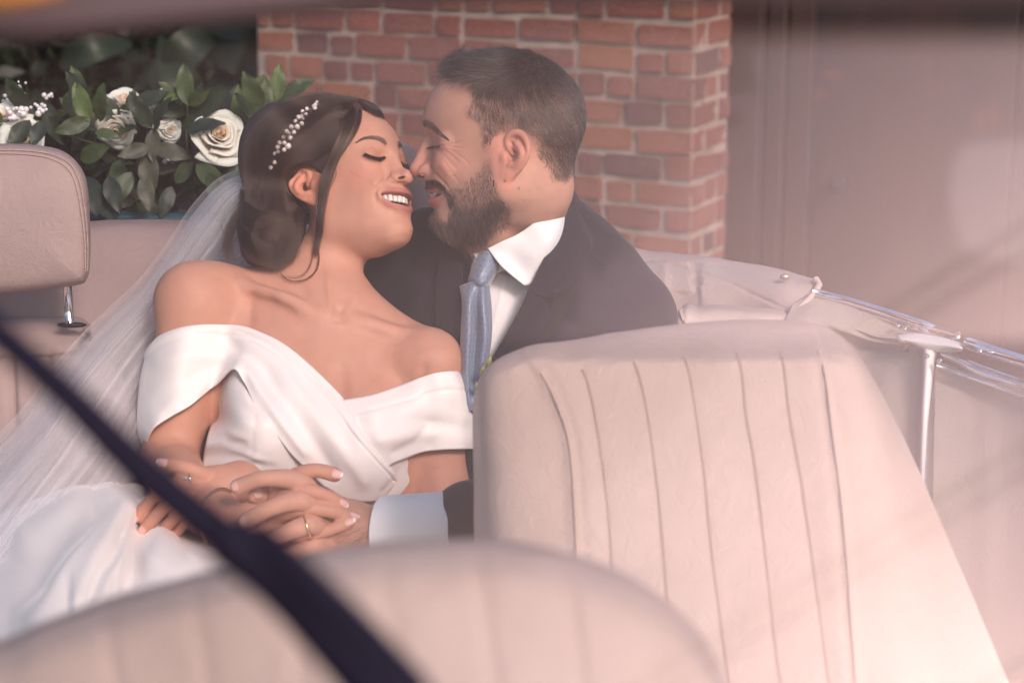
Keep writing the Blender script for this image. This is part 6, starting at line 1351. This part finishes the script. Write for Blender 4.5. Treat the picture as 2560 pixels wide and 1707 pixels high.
# unseen tree added over the photographer's left shoulder: it darkens what the upper left of the glass reflects
M_TLEAF = mat('added_tree_leaf', (.040, .055, .025), .6); M_TRK = mat('added_tree_bark', (.07, .055, .045), .9)
def sky_at(az, el, r): return np.array([r * math.sin(R(az)) * math.cos(R(el)), r * math.cos(R(az)) * math.cos(R(el)), r * math.sin(R(el)) + 1.5])
tc_ = sky_at(214, 60, 8.5); blocker_tree = thing('added_tree', 'unseen dense broadleaf tree added behind the photographer to darken the glass reflection', 'tree', (float(tc_[0]) - 2.0, float(tc_[1]) - 1.0, 0))
r_ = np.random.default_rng(77); n_ = 16000; d_ = r_.normal(0, 1, (n_, 3)); d_ /= np.linalg.norm(d_, axis=1)[:, None]; P_ = tc_ + d_ * (r_.uniform(.15, 1, (n_, 1)) ** .5) * np.array([3.4, 3.4, 2.8]) * (1 + .16 * vnoise(d_ * 2.2, 1, 5))[:, None]
u_ = r_.normal(0, 1, (n_, 3)); u_ /= np.linalg.norm(u_, axis=1)[:, None]; w_ = np.cross(u_, r_.normal(0, 1, (n_, 3))); w_ /= np.linalg.norm(w_, axis=1)[:, None]; s_ = r_.uniform(.14, .30, (n_, 1))
mesh_obj('crown', np.stack([P_ - u_ * s_, P_ + w_ * s_ * .6, P_ + u_ * s_, P_ - w_ * s_ * .6], 1).reshape(-1, 3), np.arange(4 * n_).reshape(n_, 4), M_TLEAF, blocker_tree, smooth=False, lens=False)
mb = MB(); tb = np.array([tc_[0] - 2.0, tc_[1] - 1.0, 0]); mb.tube(np.array([tb, tb + (.2, .1, 2.5), tb + (.9, .4, 4.6), tc_]), np.array([.32, .26, .2, .08]), 10, 24)
for e_ in [(1.5, 1, 1), (-1.6, .8, .8), (.6, -1.6, 1), (-.8, 1.5, 1.4)]: mb.tube(np.array([tb + (.9, .4, 4.6), tc_ + np.array(e_) * .5, tc_ + np.array(e_) * 1.3]), np.array([.14, .09, .04]), 8, 12)
mb.obj('trunk', M_TRK, blocker_tree, lens=False)

# ------------------------------------------------------------------ ground, wall, door, planting
M_GROUND = mat('cobbled_ground', (.16, .14, .13), .8); noise_col(M_GROUND, [(.10, .09, .085), (.20, .18, .16)], 4)
me = mesh_obj('ground', np.array([[-60, -40, 0], [60, -40, 0], [60, 60, 0], [-60, 60, 0.]]), [(0, 1, 2, 3)], M_GROUND, None, smooth=False, lens=False, kind='structure')
def on_depth(px, py, d): return w2(C(px, py, D0 - d))
WY = R(28)                                      # the wall runs back to the left at 28 degrees
corner = on_depth(1732, 300, 6.1); ux = np.array([-math.cos(WY), math.sin(WY), 0]); nrm = np.array([-math.sin(WY), -math.cos(WY), 0]); inn = -nrm
BRK = [(.33, .115, .085), (.28, .085, .070), (.38, .15, .095), (.23, .085, .085), (.30, .12, .11), (.16, .075, .080), (.095, .060, .075), (.42, .165, .085), (.26, .105, .095), (.36, .13, .105)]
MBR = []
BRK = [tuple(np.array(c) * .62 + np.array([.30, .125, .105]) * .38) for c in BRK]
for i, c in enumerate(BRK):
    m = mat('brick_%s' % ['red', 'dark_red', 'orange', 'plum', 'rose', 'brown', 'blue_grey', 'bright_orange', 'mauve', 'pink_red'][i], c, .9)
    noise_col(m, [tuple(np.array(c) * .5), tuple(np.array(c) * .9), tuple(np.array(c) * .5 + np.array([.17, .135, .12]))], 14, 7, .75, lo=.36, hi=.64); bump(m, 60, .6, .004, 5); MBR.append(m)
M_MORT = mat('pale_mortar', (.40, .32, .28), .95); noise_col(M_MORT, [(.27, .21, .19), (.44, .36, .32)], 9, 5); bump(M_MORT, 120, .6, .003, 5)
wall = thing('brick_pillar', 'old red brick wall end with pale mortar and mixed dark and orange bricks behind the couple', 'brick wall', (float(corner[0]), float(corner[1]), 0))
CH, JT = .082, .018
bmeshes = []
def brick_mesh(seed):
    r_ = np.random.default_rng(seed); bm = bmesh.new(); bmesh.ops.create_cube(bm, size=1.0)
    me_ = bpy.data.meshes.new('brick'); bmesh.ops.subdivide_edges(bm, edges=bm.edges[:], cuts=1)
    for v in bm.verts: v.co *= 1.0; v.co += Vector(r_.uniform(-.035, .035, 3)) * Vector((.35, 1, .8)).length * .6
    bm.to_mesh(me_); bm.free(); me_.polygons.foreach_set('use_smooth', [False] * len(me_.polygons)); return me_
shapes = [brick_mesh(k) for k in range(5)]; bvar = [[m_.copy() for _ in MBR] for m_ in shapes]
for row in bvar:
    for me_, m_ in zip(row, MBR): me_.materials.append(m_)
wrng = np.random.default_rng(21)
def lay(org, ax, outn, length, z0, z1, off, dep=.10):
    nrow = int((z1 - z0) / CH); cnt = 0; ang = math.atan2(ax[1], ax[0])
    for r_ in range(nrow):
        x = 0.0; z = z0 + r_ * CH; k = (r_ + off) % 2; first = True
        while x < length - .03:
            L = wrng.choice([.205, .100, .205, .14], p=[.42, .38, .1, .10]) if not first else (.100 if k else .200)
            first = False
            if x + L > length - .02: L = length - x
            if L < .04: break
            b = bpy.data.objects.new('brick', bvar[wrng.integers(5)][wrng.choice(10, p=[.17, .12, .13, .12, .10, .08, .07, .06, .08, .07])])
            h = CH - JT + wrng.uniform(-.009, .006)
            p = org + ax * (x + (L - .012) / 2) + outn * (-dep / 2 + wrng.uniform(-.003, .005)) + np.array([0, 0, z + h / 2 + wrng.uniform(-.002, .002)])
            b.location = Vector(p - np.array(wall.location)); b.scale = (L - .020, dep, h); b.rotation_euler = (wrng.uniform(-.01, .01), wrng.uniform(-.03, .03), ang + wrng.uniform(-.02, .02))
            link(b, wall); x += L; cnt += 1
    return cnt
zb0, zb1 = corner[2] - 1.35, corner[2] + .62; zb0 = .04
c0 = np.array([corner[0], corner[1], 0.0]); LW = 1.62
nb = lay(c0, ux, nrm, LW, zb0, zb1, 0)
side_ax = inn; side_n = np.array([math.cos(WY), -math.sin(WY), 0])
nb += lay(c0 + side_ax * .012, side_ax, side_n, 0.56, zb0, zb1, 1)
nb += lay(c0 + ux * LW + side_ax * .012, side_ax, -side_n, .36, zb0, zb1, 1)
mb = MB(); cmid = c0 + ux * LW / 2 + inn * .19; mb.box(cmid + np.array([0, 0, (zb0 + zb1) / 2]), (LW / 2 - .004, .181, (zb1 - zb0) / 2), np.stack([ux, inn, [0, 0, 1]], 1))
mo_ = mb.obj('mortar', M_MORT, wall, smooth=False, lens=False)
mb = MB(); mb.box(cmid + np.array([0, 0, zb1 + .06]), (LW / 2 + .03, .23, .055), np.stack([ux, inn, [0, 0, 1]], 1)); mb.box(cmid + np.array([0, 0, zb0 / 2]), (LW / 2 + .02, .21, zb0 / 2), np.stack([ux, inn, [0, 0, 1]], 1)); bevel(mb.obj('stone_course', M_MORT, wall, smooth=False, lens=False), .006)
print('bricks', nb)
# wooden garage door and its frame to the right
M_WOOD = mat('dark_red_wood', (.13, .060, .050), .55); noise_col(M_WOOD, [(.026, .017, .018), (.036, .021, .020), (.065, .030, .024)], 2.6, 6, .7, (1, 1, .12), .3, .75); bump(M_WOOD, 30, .4, .004, 4, (1, 1, .05))
M_WOOD2 = mat('brown_door_frame', (.12, .058, .045), .6); noise_col(M_WOOD2, [(.036, .021, .020), (.060, .032, .026)], 5, 5, .6, (1, 1, .15))
M_SCUF = mat('bare_wood_scuff', (.085, .038, .030), .7)
dorg = c0 + inn * .36; dax = -ux
gate = thing('garage_door', 'tall dark red-brown wooden garage door beside the brick wall', 'garage door', (float(dorg[0]), float(dorg[1]), 0))
MR = np.stack([dax, inn, [0, 0, 1]], 1)
def gbox(x0, x1, z0, z1, y, t, name, m, par=gate, b_=.004):
    mb = MB(); mb.box(dorg + dax * (x0 + x1) / 2 + inn * y + np.array([0, 0, (z0 + z1) / 2]), ((x1 - x0) / 2, t / 2, (z1 - z0) / 2), MR); return bevel(mb.obj(name, m, par, smooth=False, lens=False), b_)
gbox(-.02, .10, 0, 2.6, -.02, .10, 'door_frame', M_WOOD2); gbox(.105, .16, 0, 2.6, .02, .07, 'door_frame', M_WOOD2); gbox(.165, .24, 0, 2.6, .045, .05, 'door_frame', M_WOOD2)
pw = .62; x = .245
while x < 3.2:
    w_ = pw * wrng.uniform(.9, 1.1); gbox(x, x + w_ - .003, 0.02, 2.6, .07 + wrng.uniform(-.002, .002), .04, 'plank', M_WOOD, b_=.006); x += w_
gbox(-.02, 3.3, 2.0, 2.14, -.03, .10, 'lintel', M_WOOD2); gbox(.245, 3.2, 2.145, 2.25, .03, .05, 'rail', M_WOOD)
kn = on_depth(2098, 458, 6.28); mb = MB(); mb.sphere(kn + nrm * .02, 1.0, 10, 16, np.diag([.030, .03, .030])); mb.tube(np.array([kn + inn * .1, kn]), .02, 10); mb.obj('door_knob', mat('dark_knob', (.02, .015, .015), .95), gate, lens=False)
for (px, py, w_, h_) in [(2090, 188, .055, .018), (2038, 240, .05, .022), (2165, 242, .05, .006), (2390, 200, .045, .012), (2500, 290, .03, .05), (2540, 270, .02, .06)]:
    p_ = on_depth(px, py, 6.3); t_ = (p_ - dorg) @ dax; mb = MB(); G_ = []
    for a_ in np.arange(10) / 10 * 2 * math.pi: G_.append(dorg + dax * (t_ + w_ * math.cos(a_) * wrng.uniform(.6, 1.1)) + inn * .0475 + np.array([0, 0, p_[2] + h_ * math.sin(a_) * wrng.uniform(.6, 1.2)]))
    mesh_obj('scuff', np.array(G_), [tuple(range(10))], M_SCUF, gate, lens=False, smooth=False)
# planting behind to the left, leaf colours darkened for the shade there
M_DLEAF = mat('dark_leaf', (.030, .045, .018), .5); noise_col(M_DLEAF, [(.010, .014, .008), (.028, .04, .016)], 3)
M_DLEAF2 = mat('shade_dark_leaf', (.022, .034, .018), .5); M_BARK = mat('bark', (.06, .045, .035), .9)
def leafy_cloud(n, lo, hi, size, seed):
    r_ = np.random.default_rng(seed); P = r_.uniform(lo, hi, (n, 3)); d = r_.normal(0, 1, (n, 3)); d /= np.linalg.norm(d, axis=1)[:, None]; u = np.cross(d, r_.normal(0, 1, (n, 3))); u /= np.linalg.norm(u, axis=1)[:, None]
    s = size * r_.uniform(.5, 1.3, (n, 1)); V = np.stack([P - d * s, P + u * s * .35, P + d * s, P - u * s * .35], 1); return V.reshape(-1, 3), np.arange(4 * n).reshape(n, 4)
bl_ = w2(C(330, 60, D0 - 8.2)); 
shrub = thing('shrub', 'dark leafy evergreen shrub in shade left of the brick wall', 'shrub', (float(bl_[0]), float(bl_[1]), 0))
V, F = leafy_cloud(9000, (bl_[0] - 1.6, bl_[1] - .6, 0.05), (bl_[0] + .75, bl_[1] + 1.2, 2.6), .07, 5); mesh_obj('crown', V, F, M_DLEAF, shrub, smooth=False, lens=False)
mb = MB()
for i in range(6): a_ = np.array([bl_[0] - .8 + i * .25, bl_[1] + .3, 0]); mb.tube(np.array([a_, a_ + (.05, .1, 1.0), a_ + (wrng.uniform(-.2, .2), .1, 2.2)]), .02, 7, 10)
mb.obj('trunk', M_BARK, shrub, lens=False)
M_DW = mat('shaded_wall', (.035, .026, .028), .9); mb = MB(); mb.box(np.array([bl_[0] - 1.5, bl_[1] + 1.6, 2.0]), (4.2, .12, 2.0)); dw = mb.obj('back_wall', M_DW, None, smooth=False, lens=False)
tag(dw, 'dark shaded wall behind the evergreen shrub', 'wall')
def big_leaf(pts, w_, m, par, name='leaf', lens=True, bend=.25):
    P = catmull(np.array(pts, float), 12); T, N, B = frames(P); t = np.linspace(0, 1, 12); wd = w_ * np.sin(np.pi * np.clip(t * .97 + .015, 0, 1)) ** .75 * (1 - .25 * t)
    up = np.array([0, 0, 1.0]) if lens else np.array([0, -1.0, .2]); S_ = np.cross(T, up); S_ /= np.linalg.norm(S_, axis=1)[:, None] + 1e-9; Nn = np.cross(S_, T)
    G_ = np.stack([P + S_ * (wd * v)[:, None] + Nn * (wd * bend * abs(v))[:, None] for v in (-1, -.5, 0, .5, 1)], 1); return mesh_obj(name, G_.reshape(-1, 3), grid_faces(12, 5), m, par, lens=lens)
for (a_, b_, c_, w_) in [((690, 165), (600, 110), (500, 105), .16), ((700, 60), (600, 40), (480, 60), .13), ((420, 200), (470, 120), (560, 60), .10), ((520, 260), (450, 200), (400, 90), .09), ((150, 170), (230, 120), (330, 110), .08), ((600, 300), (560, 240), (540, 180), .08)]:
    big_leaf([C(a_[0], a_[1], D0 - 7.3), C(b_[0], b_[1], D0 - 7.2), C(c_[0], c_[1], D0 - 7.35)], w_ * .8, M_DLEAF2, shrub)

# ------------------------------------------------------------------ flowers on the rear deck
M_LF = []
for i, c in enumerate([(.055, .090, .040), (.075, .115, .045), (.040, .062, .040), (.11, .17, .055), (.085, .095, .065), (.030, .050, .038)]):
    m = mat('leaf_%s' % ['green', 'fresh_green', 'blue_green', 'lime_green', 'olive', 'deep_green'][i], c, .5, **{'Specular IOR Level': .4, 'Subsurface Weight': .08, 'Subsurface Scale': .004}); noise_col(m, [tuple(np.array(c) * .5), tuple(np.array(c) * .85)], 30, 3); M_LF.append(m)
M_STEM = mat('green_stem', (.07, .09, .04), .6)
M_ROSE = mat('cream_rose', (.80, .72, .64), .6, **{'Subsurface Weight': .3, 'Subsurface Scale': .01, 'Sheen Weight': .3}); M_ROSE2 = mat('peach_rose_heart', (.82, .62, .47), .6, **{'Subsurface Weight': .3, 'Subsurface Scale': .01}); M_GYP = mat('white_blossom', (.86, .82, .82), .6)
ga = thing('flower_garland', 'garland of cream roses and glossy green leaves lying behind the rear seat', 'garland', tuple(wC(320, 545, -.45)))
frng = np.random.default_rng(31)
def leaf_mesh(k):
    r_ = np.random.default_rng(k); t = np.linspace(0, 1, 11); w_ = .23 * np.sin(np.pi * t ** .85) ** .8 * (1 - .1 * t); G_ = []
    for i, tt in enumerate(t):
        for v in (-1, -.55, 0, .55, 1): G_.append([w_[i] * v, tt, .16 * abs(v) * w_[i] + .10 * math.sin(tt * 2.6) * r_.uniform(.5, 1.2) - .02 * (v == 0) + .015 * math.sin(tt * 9 + v * 3 + k)])
    me_ = bpy.data.meshes.new('leaf'); me_.from_pydata(G_, [], [tuple(int(q) for q in f) for f in grid_faces(11, 5)]); me_.polygons.foreach_set('use_smooth', [True] * len(me_.polygons)); return me_
lms = [[None] * 6 for _ in range(4)]
for k in range(4):
    b_ = leaf_mesh(k)
    for i in range(6): lms[k][i] = b_.copy(); lms[k][i].materials.append(M_LF[i])
MCi = np.array(MC.to_3x3())
def leaf_at(px, py, z, ang, L, tint, tilt=.3, roll=0.0, par=ga):
    """leaf base at the pixel, pointing at ang (degrees, 0 = right, 90 = up) in the picture plane"""
    o = bpy.data.objects.new('leaf', lms[frng.integers(4)][tint]); a_ = R(ang); y = np.array([math.cos(a_), math.sin(a_), tilt]); y /= np.linalg.norm(y)
    zz = np.array([0, .25, 1.0]); zz = zz - y * (zz @ y); zz /= np.linalg.norm(zz); xx = np.cross(y, zz); c_, s_ = math.cos(roll), math.sin(roll); xx, zz = xx * c_ + zz * s_, zz * c_ - xx * s_
    M3 = MCi @ np.stack([xx, y, zz], 1) * L; M4 = Matrix(M3.tolist()).to_4x4(); M4.translation = Vector(wC(px, py, z) - origin_of(par)); o.matrix_basis = M4; link(o, par)
def rose(px, py, z, r, face=(0, .3, 1), seed=0):
    r_ = np.random.default_rng(seed); hub = MB(); f = np.array(face, float); f /= np.linalg.norm(f); u = np.cross(f, [.1, 1, 0]); u /= np.linalg.norm(u); v = np.cross(f, u); c = C(px, py, z)
    root = None
    hub.sphere(c - f * r * .35, r * .38, 7, 10); root = hub.obj('rose', M_ROSE2, ga)
    RD_ = np.r_[np.linspace(.07, .36, 9), np.linspace(.47, .60, 5), np.linspace(.80, 1.0, 6)]
    for k in range(20):
        lay_ = float(RD_[k]); a0 = k * 2.399 + r_.uniform(-.2, .2); rad = r * lay_ * .96 * r_.uniform(.88, 1.10); hgt = r * (.10 + .62 * math.sqrt(1 - .88 * lay_ * lay_)) * r_.uniform(.92, 1.06); span = 1.7 - .75 * lay_; open_ = .10 + .75 * lay_; G_ = []
        for i in range(9):
            t = i / 8
            for j in range(11):
                s = j / 10 * 2 - 1; aa = a0 + s * span * (.55 + .45 * math.sin(t * 1.9)); edge_ = 1 - .16 * s * s * t
                rr = rad * (.35 + .65 * t ** .7) + r * open_ * .26 * t ** 5 * (1 + .4 * math.sin(s * 4 + k)) ; hh = -r * .45 + (hgt + r * .45) * t * edge_ - r * open_ * .22 * t ** 6 + .05 * r * t * (.6 + 1.3 * lay_) * math.sin(s * 4.3 + k * 1.7)
                G_.append(c + (u * math.cos(aa) + v * math.sin(aa)) * rr + f * hh)
        o = mesh_obj('petal', np.array(G_), grid_faces(9, 11), M_ROSE2 if lay_ < .22 else M_ROSE, root); solid(o, r * .02)
rose(548, 343, -.40, .0385, (.25, .25, 1), 1); rose(400, 278, -.46, .0310, (-.1, .5, 1), 2); rose(308, 262, -.50, .0290, (.1, .8, .8), 3); rose(290, 318, -.43, .027, (0, -.6, 1), 4); rose(62, 352, -.42, .032, (0, .2, 1), 5); rose(18, 300, -.44, .030, (0, .5, 1), 6); rose(425, 322, -.45, .018, (.3, -.4, 1), 7)
def blob(name, pts, r0, r1, m, par): 
    mb = MB()
    for x, y, z in pts: mb.sphere(C(x, y, z), frng.uniform(r0, r1), 5, 7)
    return mb.obj(name, m, par)
gy = blob('blossom', [(x + frng.uniform(-14, 14), y + frng.uniform(-10, 10), -.42 + frng.uniform(-.02, .02)) for x, y in [(30, 280), (45, 290), (90, 270), (108, 275), (20, 288), (60, 278)] for _ in range(5)], .0025, .0055, M_GYP, ga)
spr = [(46, 205), (64, 208), (52, 222), (48, 218), (60, 235), (20, 230), (12, 240), (18, 250), (8, 253), (110, 238), (122, 240), (130, 242), (116, 246), (128, 236), (158, 262), (160, 276), (105, 262), (108, 280), (415, 392), (418, 400), (412, 404), (330, 248), (262, 245), (338, 330), (520, 420)]
blob('blossom', [(x, y, -.46 + frng.uniform(-.02, .02)) for x, y in spr], .0018, .0040, M_GYP, ga)
mb = MB()
for x, y in spr[:18]: mb.tube(np.array([C(x, y, -.46), C(x * .7 + 25, y + 25, -.46), C(75, 300, -.46)]), .0004, 4, 6)
mb.obj('spray_stem', M_STEM, ga)
LV = [(72, 280, 118, .062, 2), (80, 295, 200, .045, 0), (75, 300, 240, .058, 2), (120, 290, 300, .050, 2), (112, 300, 250, .050, 5), (160, 285, 60, .045, 2), (155, 300, 340, .060, 5), (225, 305, 110, .062, 3), (215, 300, 140, .050, 1), (228, 300, 200, .055, 0), (225, 250, 130, .055, 2), (210, 235, 115, .045, 1), (250, 305, 75, .062, 1), (235, 330, 345, .04, 1), (275, 335, 10, .045, 1), (300, 300, 130, .05, 2),
      (330, 270, 20, .06, 2), (320, 280, 75, .035, 2), (380, 320, 120, .06, 2), (385, 325, 55, .058, 2), (385, 320, 270, .052, 4), (375, 368, 200, .05, 4), (380, 370, 345, .06, 4), (370, 375, 275, .068, 4), (358, 440, 282, .055, 4), (300, 400, 265, .06, 0), (330, 430, 240, .06, 0), (200, 400, 20, .06, 1), (215, 440, 290, .075, 5), (270, 440, 290, .06, 5), (250, 470, 300, .07, 5), (440, 460, 60, .05, 0), (430, 465, 250, .05, 5),
      (465, 290, 150, .07, 0), (470, 292, 30, .085, 2), (462, 330, 10, .06, 5), (470, 265, 95, .062, 1), (460, 262, 140, .05, 1), (470, 262, 30, .045, 1), (455, 240, 200, .03, 3), (480, 400, 30, .05, 0), (490, 410, 320, .065, 1), (520, 430, 300, .06, 0), (560, 400, 340, .05, 0), (600, 300, 60, .075, 3), (620, 340, 100, .075, 3), (640, 345, 80, .09, 1), (655, 270, 115, .062, 1), (690, 255, 85, .055, 3), (700, 250, 30, .06, 0), (640, 300, 130, .05, 1), (610, 400, 240, .05, 5),
      (150, 420, 200, .06, 5), (110, 400, 230, .06, 0), (20, 380, 250, .06, 0), (0, 330, 110, .05, 1)]
for (x, y, a_, L_, tn) in LV: leaf_at(x, y, -.41 + frng.uniform(-.03, .05), a_, L_ * 1.05, tn, frng.uniform(-.1, .5), frng.uniform(-.5, .5))
for _ in range(230):
    x = frng.uniform(-40, 720); y = frng.uniform(300, 520) if x < 560 else frng.uniform(300, 420); leaf_at(x, y, -.50 + frng.uniform(-.06, .03), frng.uniform(0, 360), frng.uniform(.04, .075), int(frng.choice([0, 2, 5, 5, 4, 0])), frng.uniform(-.6, .6), frng.uniform(-1, 1))
mb = MB()
for pts in [[(75, 300), (150, 330), (240, 360), (360, 380), (470, 400), (560, 420)], [(240, 360), (230, 310), (225, 250)], [(470, 400), (466, 330), (470, 262)], [(360, 380), (380, 330), (385, 290)], [(600, 420), (640, 340), (690, 255)], [(352, 545), (348, 520), (338, 500)]]:
    mb.tube(np.array([C(x, y, -.45) for x, y in pts]), .0016, 6, 24)
mb.obj('stem', M_STEM, ga)
